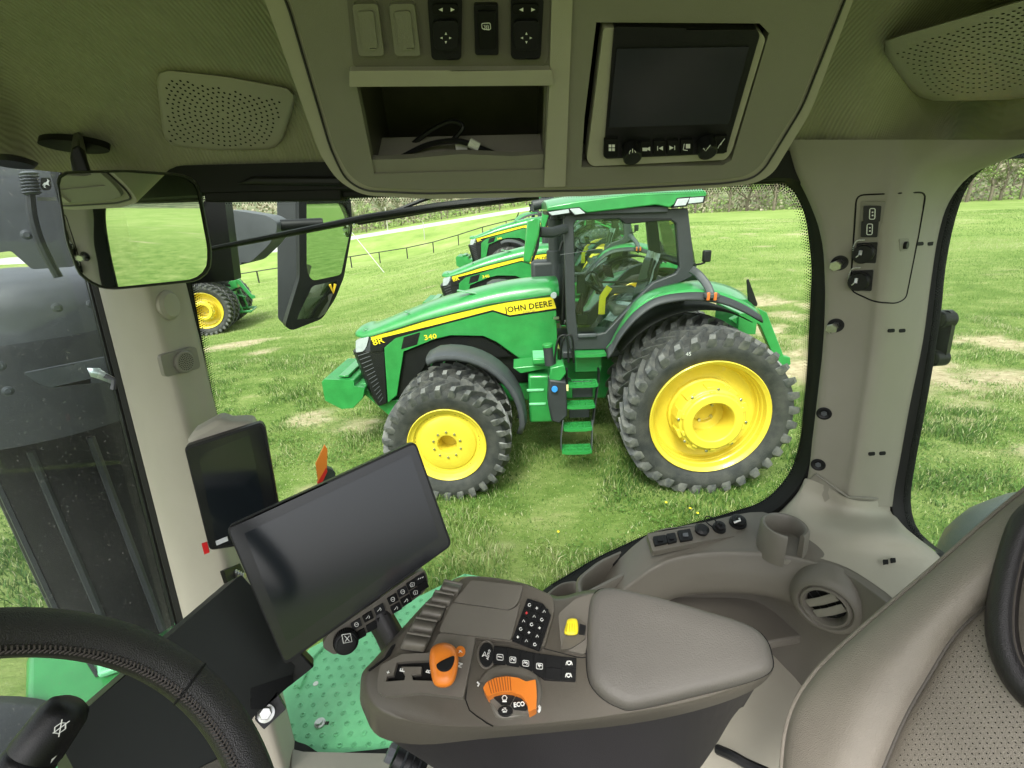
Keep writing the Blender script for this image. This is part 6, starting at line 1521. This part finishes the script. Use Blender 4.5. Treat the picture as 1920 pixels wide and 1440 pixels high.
ov = [z3(1300 + math.cos(t) * 50, 618 + math.sin(t) * 82) for t in np.linspace(0, 6.28, 25)[:-1]]
ok_ = aslab(ov, .008, .008, 'oval_key', black, 0, .002)
ovr = [ap.at(*z3(1300 + math.cos(t) * 58, 618 + math.sin(t) * 92), .003) for t in np.linspace(0, 6.28, 33)]; MB().tube(ovr, .0018, 6, cap=False).build('oval_ring', taupe_lt, ar)
x_, y_ = z3(1285, 616); p0 = ap.at(x_, y_, .0085); m_ = MB()
m_.tube([ap.at(x_ - 4, y_ + 4, .0085), ap.at(x_ + 1, y_ - 5, .0085), ap.at(x_ + 4, y_ + 4, .0085), ap.at(x_, y_ + 1, .0085), ap.at(x_ - 4, y_ + 4, .0085)], .0006, 4); m_.build('key_symbol', white_ink, ok_, angle=0)
xd = ap.at(x_ + 1.5, y_ - 6, .0085) - p0; yd = ap.at(x_ - 6, y_ - 1, .0085) - p0; text_mesh('AUTO', .005, ap.at(x_ + 8, y_ + 1, .0085), xd, yd, 'key_letters', white_ink, ok_)
# throttle dial
base_d = [z3(*q_) for q_ in ((1290, 820), (1250, 800), (1320, 715), (1440, 680), (1560, 700), (1650, 760), (1680, 880), (1650, 990), (1560, 1040), (1390, 1060), (1330, 960))]
lofted_px(base_d, [(1.04, -.002), (1.0, .004), (.95, .006), (.8, .006)], 'dial_surround', taupe_lt)
arc_o = [(1275, 850), (1300, 810), (1360, 778), (1440, 768), (1520, 778), (1575, 805), (1640, 788), (1648, 880), (1644, 990), (1592, 1018), (1582, 950), (1540, 900), (1480, 878), (1420, 872), (1360, 885), (1308, 912)]
px_slab(ap, [z3(*q_) for q_ in arc_o], .022, .024, r=3).build('throttle_dial', orange, ar, bevel=.0035, seg=3)
gr_ = MB()
for k in range(9):
    t = k / 8; x0_, y0_ = 1312 + t * 150, 800 - 36 * math.sin(t * 1.7); x1_, y1_ = 1335 + t * 135, 888 - 22 * math.sin(t * 1.8)
    gr_.tube([ap.at(*z3(x0_, y0_), .0242), ap.at(*z3(x1_, y1_), .0242)], .0006, 4)
gr_.build('dial_grooves', mat('dial_groove', (.30, .07, .01), .5), ar)
sec = [[(1342, 908), (1420, 882), (1500, 897), (1462, 962), (1402, 962)], [(1508, 902), (1560, 930), (1585, 990), (1572, 1004), (1490, 996), (1468, 968)], [(1430 + math.cos(t) * 52, 1006 + math.sin(t) * 36) for t in np.linspace(0, 6.28, 17)[:-1]]]
for i, s_ in enumerate(sec): px_slab(ap, [z3(*q_) for q_ in s_], .006, .0125, r=1.5 if i < 2 else 0).build('dial_key', black, ar, bevel=.0015)
px_slab(ap, [z3(*q_) for q_ in ((1300, 905), (1420, 870), (1540, 892), (1600, 990), (1575, 1025), (1400, 1045))], .010, .009, r=4).build('dial_plate', taupe_lt, ar, bevel=.002)
p0 = ap.at(*z3(1526, 962), .0130); xd = ap.at(*z3(1556, 958), .013) - p0; text_mesh('ECO', .0075, p0, xd, Vector((0, .6, .8)), 'dial_letters', white_ink, ar, bold=.03)
m_ = MB(); cx, cy = z3(1425, 920)
m_.tube([ap.at(cx + a_, cy + b_, .013) for a_, b_ in ((-2, -5), (2, -5), (4.5, -1), (3, 3.5), (-3, 3.5), (-4.5, -1), (-2, -5))], .0007, 4); m_.tube([ap.at(cx - 4, cy + 6, .013), ap.at(cx + 4, cy + 6, .013)], .001, 4)
m_.build('dial_symbol', white_ink, ar, angle=0); m_ = MB(); cx, cy = z3(1424, 1003); m_.tube([ap.at(cx + a_, cy + b_, .013) for a_, b_ in ((-3, 3), (4, 3), (5, 0), (2, -1), (3, -4), (-1, -4), (0, 0), (-4, -2), (-4, 1))], .0007, 4)
m_.build('dial_symbol', white_ink, ar, angle=0); m_ = MB(); cx, cy = z3(1662, 993); m_.tube([ap.at(cx - 1, cy - 6, .002), ap.at(cx + 2, cy - 3, .002), ap.at(cx + 1, cy + 3, .002), ap.at(cx - 1, cy + 6, .002)], .002, 5)
m_.build('tortoise_mark', white_ink, ar, angle=0); m_ = MB(); cx, cy = z3(1243, 822); m_.tube([ap.at(cx - 2, cy - 4, .002), ap.at(cx + 2, cy, .002), ap.at(cx - 1, cy + 4, .002)], .0012, 5)
m_.build('hare_mark', white_ink, ar, angle=0)
# hydraulic keypad on the hump side
kpad = [z3(*q_) for q_ in ((1582, 228), (1690, 262), (1748, 345), (1668, 590), (1475, 520))]
aslab(kpad, .004, .0145, 'keypad', black, 2, .0015)
kq = Plane(ap.p + ap.n * .0145, ap.n)
for i in range(5):
    for j in range(3):
        A0 = Vector(z3(1585 + j * 50, 235 + j * 22)); B0 = Vector(z3(1480 + j * 60, 512 + j * 26)); t0, t1 = i / 5 + .012, (i + 1) / 5 - .012
        A1 = Vector(z3(1585 + (j + 1) * 50 - 5, 235 + (j + 1) * 22)); B1 = Vector(z3(1480 + (j + 1) * 60 - 6, 512 + (j + 1) * 26 - 2))
        c_ = [A0.lerp(B0, t0), A1.lerp(B1, t0), A1.lerp(B1, t1), A0.lerp(B0, t1)]
        k_ = px_slab(kq, [(q_.x, q_.y) for q_ in c_], .003, .0018, r=1).build('keypad_key', blackm if (i + j) % 2 else black, ar, bevel=.0008)
        cc_ = (c_[0] + c_[1] + c_[2] + c_[3]) / 4; m_ = MB()
        rr = random.Random(i * 7 + j); P = [kq.at(cc_.x + rr.uniform(-3, 3), cc_.y + rr.uniform(-3, 3), .0021) for q_ in range(4)]
        if (i + j) % 3 == 0: m_.tube([kq.at(cc_.x + math.cos(t) * 2.6, cc_.y + math.sin(t) * 2.6, .0021) for t in np.linspace(0, 5.5, 9)], .0005, 4)
        elif (i + j) % 3 == 1: m_.tube([kq.at(cc_.x - 2.5, cc_.y, .0021), kq.at(cc_.x + 2.5, cc_.y, .0021)], .0006, 4); m_.tube([kq.at(cc_.x, cc_.y - 2.5, .0021), kq.at(cc_.x, cc_.y + 2.5, .0021)], .0006, 4)
        else: m_.tube([kq.at(cc_.x - 2.5, cc_.y + 2, .0021), kq.at(cc_.x, cc_.y - 2.5, .0021), kq.at(cc_.x + 2.5, cc_.y + 2, .0021)], .0005, 4)
        m_.build('key_symbol', white_ink if (i, j) != (1, 0) else red_m, k_, angle=0)
# right of the keypad: yellow switch in its raised housing
aslab([z4(*q_) for q_ in ((240, 640), (330, 560), (428, 532), (440, 545), (380, 850), (255, 820))], .012, .008, 'yellow_switch_housing', taupe_lt, 6, .004)
aslab([z4(*q_) for q_ in ((300, 820), (250, 825), (280, 745), (330, 735), (345, 660), (385, 690), (382, 765), (350, 790))], .01, .013, 'switch_guard', taupe, 3, .003)
aslab([z4(*q_) for q_ in ((352, 690), (384, 700), (378, 750), (346, 745))], .003, .0145, 'switch_label', black, 1, .001)
ys = lofted_px([z4(*q_) for q_ in ((282, 690), (290, 668), (318, 662), (340, 675), (342, 740), (310, 752), (272, 742))], [(1, .012), (1, .022), (.9, .026), (.6, .027)], 'yellow_switch', yellow_p)
m_ = MB()
for k in range(4): m_.tube([ap.at(*z4(287 + k * 13, 690), .0268), ap.at(*z4(282 + k * 15, 735), .0268)], .0006, 4)
m_.build('switch_ribs', mat('yellow_groove', (.42, .33, .01), .5), ys)
# seams of the shell and the pivot below
for pts in ([(893, 1190), (873, 1312), (905, 1350), (925, 1362)], [(893, 1190), (960, 1204), (1020, 1216), (1082, 1232), (1100, 1232)]):
    MB().tube([ap.at(*q_, .0005) for q_ in smooth_line([Vector((a, b, 0)) for a, b in pts], 3) for q_ in [(q_.x, q_.y)]], .0008, 4).build('shell_seam', blackm, ar)
MB().tube([ap.at(*q_, -.30) if False else atD(q_[0], q_[1], .86) for q_ in ((740, 1418), (765, 1432), (785, 1450))], [.020, .026, .026], 14).build('pivot_boot', black, ar)
for k in range(3): MB().lathe([(.022, 0), (.030, .003), (.022, .006)], atD(752 + k * 12, 1425 + k * 8, .86), (1, -.2, -.6), 18).build('pivot_ring', greyp, ar)
MB().cyl(atD(738, 1415, .86), (-1, .2, .5), .016, .012, 8).build('pivot_bolt', metalg, ar)

# ------------------------------------------------------------------ seat
sP = Plane(atD(1700, 1300, .70), (-.74, -.34, .58))
G = [[(1990, 878), (2010, 910), (2040, 950), (2120, 960), (2300, 980)],
     [(1900, 936), (1930, 985), (1965, 1045), (2120, 1050), (2300, 1070)],
     [(1740, 1074), (1790, 1110), (1850, 1135), (2060, 1150), (2300, 1180)],
     [(1620, 1176), (1705, 1195), (1790, 1192), (2000, 1220), (2300, 1260)],
     [(1532, 1258), (1640, 1268), (1742, 1268), (1980, 1300), (2300, 1340)],
     [(1484, 1335), (1595, 1340), (1698, 1345), (1960, 1380), (2300, 1420)],
     [(1467, 1430), (1560, 1438), (1655, 1444), (1940, 1470), (2300, 1500)],
     [(1470, 1560), (1545, 1560), (1610, 1560), (1920, 1580), (2300, 1600)]]
rowsA, rowsB = [], []
for r in G:
    e, m1, s_, p1, f_ = r
    back = (e[0] - 1, e[1] - 6)
    rowsA.append([sP.at(e[0] + 30, e[1] + 10, -.14), sP.at(back[0], back[1], -.05), sP.at(e[0], e[1], -.012), sP.at(e[0] * .8 + m1[0] * .2, e[1] * .8 + m1[1] * .2, .012), sP.at(*m1, .030), sP.at(m1[0] * .3 + s_[0] * .7, m1[1] * .3 + s_[1] * .7, .018), sP.at(*s_, -.004)])
    rowsB.append([sP.at(*s_, -.006), sP.at(s_[0] * .9 + p1[0] * .1, s_[1] * .9 + p1[1] * .1, .004), sP.at(s_[0] * .6 + p1[0] * .4, s_[1] * .6 + p1[1] * .4, .012), sP.at(*p1, .020), sP.at(*f_, .02)])
seat = thing('operator_seat', 'taupe leather operator seat back with perforated centre and black strip', 'seat', tuple(sP.at(1700, 1440, -.1)))
MB().grid(rowsA, 4, 4).build('side_bolster', leather_t, seat, angle=80)
cb_ = MB().grid(rowsB, 4, 4); cpan = cb_.build('perforated_panel', leather_t, seat, angle=80); cbv = BVHTree.FromPolygons([tuple(v) for v in cb_.v], [f for f in cb_.f])
MB().tube(smooth_line([r[2] + sP.n * .002 for r in rowsA], 6), .0035, 8).build('edge_piping', leather_t, seat)
MB().tube(smooth_line([r[6] + sP.n * .002 for r in rowsA[2:]], 6), .0022, 6).build('seam', mat('seam_dark', (.09, .08, .07), .8), seat)
pf_ = MB(); seam_px = [r[2] for r in G[2:]]
for i in range(70):
    for j in range(60):
        x = 1600 + j * 13.4 + (6.7 if i % 2 else 0) + i * -.6; y = 1130 + i * 9.6 - (x - 1600) * .02
        if y > 1450 or x > 1930: continue
        sx_ = np.interp(y, [q_[1] for q_ in seam_px], [q_[0] for q_ in seam_px])
        if x < sx_ + 16: continue
        h = cbv.ray_cast(CAM, ray(x, y).normalized())
        if h[0]: n_ = h[1] if h[1].dot(ray(x, y)) < 0 else -h[1]; disc(pf_, h[0] + n_ * .0006, n_, .00085, 6)
tag(pf_.build('perforation', blackm, cpan, angle=0), kind='stuff')
BL = [(1935, 930), (1895, 965), (1868, 1030), (1850, 1110), (1846, 1190), (1868, 1262), (1905, 1315), (1960, 1360)]
BR = [(2000, 960), (1950, 990), (1928, 1040), (1912, 1110), (1908, 1180), (1920, 1235), (1950, 1275), (2000, 1310)]
rows = []
for (a, b), (c, d) in zip(BL, BR):
    rows.append([sP.at(a, b, -.02), sP.at(a * .95 + c * .05, b * .95 + d * .05, .030), sP.at((a * .7 + c * .3), (b * .7 + d * .3), .046), sP.at((a * .3 + c * .7), (b * .3 + d * .7), .046), sP.at(c, d, .030), sP.at(c + 6, d, .0)])
MB().grid(rows, 4, 3).build('black_strip', leather_b, seat, angle=80)
rows = [[sP.at(c + 2, d, .026), sP.at(c + 60, d, .04), sP.at(c + 260, d, .04)] for c, d in BR]
MB().grid(rows, 3, 3).build('centre_insert', leather_t, seat, angle=80)
MB().tube(smooth_line([sP.at(c - 8, d, .0465) for c, d in BR], 5), .0012, 5).build('strip_seam', thread, seat)

# ------------------------------------------------------------------ outside, on this tractor: stack, bodywork, platform
exh = thing('exhaust_stack', 'tall dark grey exhaust and aftertreatment housing seen through the windscreen', 'exhaust', tuple(relP(-1.55, 1.5, -1.4)))
cx_ = relP(-1.47, 1.47, 0)
prof = [(0, -1.38), (.215, -1.38), (.218, -.62), (.218, -.50)]
MB().lathe(prof, (cx_.x, cx_.y, CAM.z), (0, 0, 1), 40).build('canister', blackm, exh, angle=30)
MB().lathe([(.34, -.54), (.345, -.29), (.34, -.27)], (cx_.x, cx_.y, CAM.z), (0, 0, 1), 40).build('dome_shaded_side', greyp, exh, angle=30)  # darker side of the dome, its shade put into the material
MB().lathe([(.34, -.27), (.338, -.20), (.32, -.15), (.28, -.12), (0, -.10)], (cx_.x, cx_.y, CAM.z), (0, 0, 1), 40).build('dome_lit_top', metalg, exh, angle=35)  # lighter grey paints the light falling on the dome top
lit_streaks = MB()
for k in range(10):
    a = 2 * math.pi * k / 10; lit_streaks.tube([(cx_.x + math.cos(a) * .216, cx_.y + math.sin(a) * .216, CAM.z - 1.37), (cx_.x + math.cos(a) * .216, cx_.y + math.sin(a) * .216, CAM.z - .6)], .012, 6)
lit_streaks.build('canister_lit_streak', greyp, exh)  # grey tubes stand in for lit streaks on the dark canister
xp = Plane(relP(-1.20, 1.06, -.3), (.66, -.74, .05))
px_slab(xp, [(43, 700), (225, 664), (238, 690), (240, 712), (94, 727), (72, 720)], .015, .02, r=6).build('heat_shield', metalg, exh, bevel=.004)
px_slab(xp, [(-60, 290), (96, 300), (128, 420), (140, 500), (60, 505), (20, 470), (-60, 480)], .03, -.03, r=6).build('upper_bracket', metalg, exh, bevel=.008)
px_slab(xp, [(92, 318), (128, 318), (150, 470), (140, 480)], .05, .01, r=6).build('bracket_edge', greyp, exh, bevel=.008)
for (x, y) in ((50, 440), (0, 686), (15, 733), (107, 577), (172, 570)):
    MB().lathe([(0, .006), (.006, .006), (.007, .003), (.010, .002), (.011, 0)], xp.at(x, y, .012 if x > 60 else .0), xp.n, 14).build('housing_bolt', metalg, exh)
MB().tube(smooth_line([xp.at(54, 322, .03), xp.at(60, 400, .03), xp.at(78, 460, .03), xp.at(110, 520, .03)], 4), .009, 8).build('corrugated_hose', greyp, exh)
hsx = MB()
for k in range(7): hsx.lathe([(.012, 0), (.018, .004), (.012, .008)], xp.at(52 + k * 1.0, 322 + k * 6, .03), (.1, 0, -1), 12)
hsx.build('hose_rings', metalg, exh)
# emblem: leaping deer on a black shield
eb = px_slab(xp, [(76, 333), (95, 333), (97, 352), (92, 357), (82, 357), (76, 352)], .003, .036, r=4).build('emblem_plate', black, exh, bevel=.001)
deer = [(79, 348), (82, 343), (86, 342), (89, 339), (88, 335), (91, 338), (93, 339), (91, 341), (91, 345), (93, 349), (90, 347), (86, 346), (84, 350), (87, 353), (82, 351), (82, 347)]
px_slab(xp, deer, .001, .0375).build('leaping_deer', white_ink, eb, angle=0)
px_slab(xp, [(70, 370), (106, 370), (106, 376), (70, 376)], .001, .012).build('part_label', MATS['weathered_stake'], exh)
tg = MB(); tg.add([xp.at(*q, .05) for q in ((163, 690), (185, 690), (200, 700), (215, 708), (210, 720), (190, 712), (170, 706))], [tuple(range(7))]); tg.build('silver_tag', mat('silver_foil', (.75, .8, .82), .3, .6), exh, solid=.002)
MB().tube([xp.at(196, 704, .05), xp.at(214, 712, .05), xp.at(212, 730, .05)], .006, 8).build('tag_fastener', MATS['grey_painted_metal'], exh)
bs = MB(); bs.slab([onZ(*q, -1.42) for q in [(150, 1140), (330, 1068), (338, 1085), (240, 1130), (190, 1162), (150, 1165)]], (0, 0, -.06)); bs.build('base_tray', greyp, exh, bevel=.015)
MB().tube([onZ(165, 1145, -1.40), onZ(260, 1112, -1.40), onZ(335, 1075, -1.40)], .022, 10).build('base_hose', mat('old_hose', (.10, .09, .075), .7, noise=.5, nscale=60), exh)
# green bodywork under the housing and at the left front
bw = thing('tractor_bodywork', 'bright green bonnet side and tank panels of this tractor seen through the windscreen', 'bodywork', tuple(onZ(200, 1300, -1.9)))
MB().slab([onZ(*q, -1.52) for q in [(235, 1155), (340, 1095), (352, 1150), (330, 1180), (318, 1200), (270, 1190)]], (0, 0, -.35)).build('upper_panel', green, bw, bevel=.02)
MB().slab([onZ(*q, -1.70) for q in [(45, 1228), (110, 1200), (330, 1190), (360, 1250), (300, 1330), (160, 1440), (60, 1440), (42, 1330)]], (0, 0, -.5)).build('side_panel', green, bw, bevel=.03, seg=3)
MB().slab([onZ(*q, -1.66) for q in [(180, 1236), (260, 1215), (300, 1225), (182, 1264)]], (0, 0, -.03)).build('panel_shelf', green_pl, bw, bevel=.01)
MB().slab([onZ(*q, -1.78) for q in [(-120, 1330), (60, 1395), (200, 1340), (200, 1520), (-120, 1620)]], (0, 0, -.3)).build('lower_panel', green, bw, bevel=.02)
MB().tube([onZ(*q, -1.695) for q in [(150, 1216), (182, 1266), (300, 1228)]], .008, 6).build('panel_joint', black, bw)
ft = thing('front_tyre_fender', 'grey plastic fender over this tractor front wheel at the lower left', 'fender', tuple(onZ(0, 1400, -2.2)))
rows = []
c_ = onZ(-120, 1480, -1.75)
for k in range(9):
    a = math.radians(20 + k * 17); rows.append([c_ + Vector((math.cos(a) * .42, -.35 + .10 * j, math.sin(a) * .40 - .22 - .03 * (j - 3) ** 2 * .3)) for j in range(7)])
MB().grid(rows, 2, 2).build('fender_shell', greyp, ft, angle=70, solid=.01)
# rear fender top beyond the seat
rf_ = thing('rear_tyre_fender', 'dull grey-green rounded fender edge showing above the seat back', 'fender', tuple(onX(1900, 1100, XR + .5)))
c_ = onX(2030, 1105, XR + .50); rows = []
for k in range(13):
    t = math.pi * k / 12; rr = .27 * math.sin(t) ** .7 if 0 < k < 12 else .01
    rows.append([c_ + Vector((-.30 * math.cos(t), math.cos(a) * rr, math.sin(a) * rr)) for a in np.linspace(0, 2 * math.pi, 25)])
MB().loft(rows, closed=False).build('fender_shell', mat('grey_green_fender', (.09, .11, .11), .5, noise=.1, nscale=5), rf_, angle=70)
# dimpled access platform
pz = -1.80
plf = thing('access_platform', 'light green steel platform with raised dimples below the kick window', 'platform', tuple(onZ(660, 1300, pz)))
pp_ = [(526, 1300), (548, 1250), (580, 1215), (735, 1130), (790, 1115), (870, 1075), (960, 1090), (1000, 1300), (900, 1480), (540, 1480)]
MB().slab([onZ(*q, pz) for q in pp_], (0, 0, -.03)).build('deck_plate', green_pl, plf, bevel=.006)
dm_ = MB(); P = [onZ(*q, pz) for q in pp_]; xs = [p_.x for p_ in P]; ys = [p_.y for p_ in P]; poly = [(p_.x, p_.y) for p_ in P]
y = min(ys); i = 0
while y < max(ys):
    x = min(xs) + (.026 if i % 2 else 0)
    while x < max(xs):
        if inside(x, y, poly) and inside(x + .02, y, poly) and inside(x - .03, y, poly): dm_.lathe([(.011, 0), (.009, .0025), (.0055, .0035), (.005, .002)], (x, y, CAM.z + pz + .0), (0, 0, 1), 8)
        x += .052
    y += .040; i += 1
tag(dm_.build('deck_dimple', mat('green_dimple', (.17, .52, .27), .5), plf), kind='stuff')  # nearly the deck's green, with the same skylight painted in
MB().tube(smooth_line([onZ(735, 1160, pz + .01), onZ(640, 1190, pz + .01), onZ(590, 1228, pz + .01), onZ(560, 1290, pz + .01)], 5), .006, 6).build('deck_fold', green_pl, plf)
c_ = onZ(600, 1357, pz); MB().lathe([(0, .016), (.012, .016), (.013, .008), (.020, .006), (.021, 0)], c_, (0, 0, 1), 18).build('deck_bolt', steel, plf)
MB().box(onZ(608, 1356, pz + .001), (.035, .012, .004)).build('bolt_slot', blackm, plf, bevel=.001)
MB().cyl(onZ(592, 1282, pz + .001), (0, 0, 1), .011, .002, 8).build('bird_dropping', white_ink, plf)
# orange marker on its bracket
om = thing('orange_marker', 'orange reflective marker blade above the display edge', 'marker', tuple(onY(605, 900, 2.1)))
opn = Plane(onY(605, 870, 2.1), (.5, -.85, .1))
px_slab(opn, [(609, 834), (614, 842), (613, 882), (597, 908), (592, 870)], .012, 0, r=1.5).build('marker_blade', mat('orange_reflective', (.85, .22, .03), .35), om, bevel=.002)
px_slab(opn, [(597, 906), (612, 876), (628, 884), (630, 900), (600, 925)], .05, -.005, r=3).build('marker_lamp', greyp, om, bevel=.008)
px_slab(opn, [(595, 906), (612, 876), (614, 884), (600, 915)], .02, .001, r=1).build('red_reflector', red_m, om, bevel=.003)
# ------------------------------------------------------------------ finishing
bpy.context.view_layer.update()
for o in list(bpy.data.objects):
    if o.users_collection == (): bpy.data.objects.remove(o)
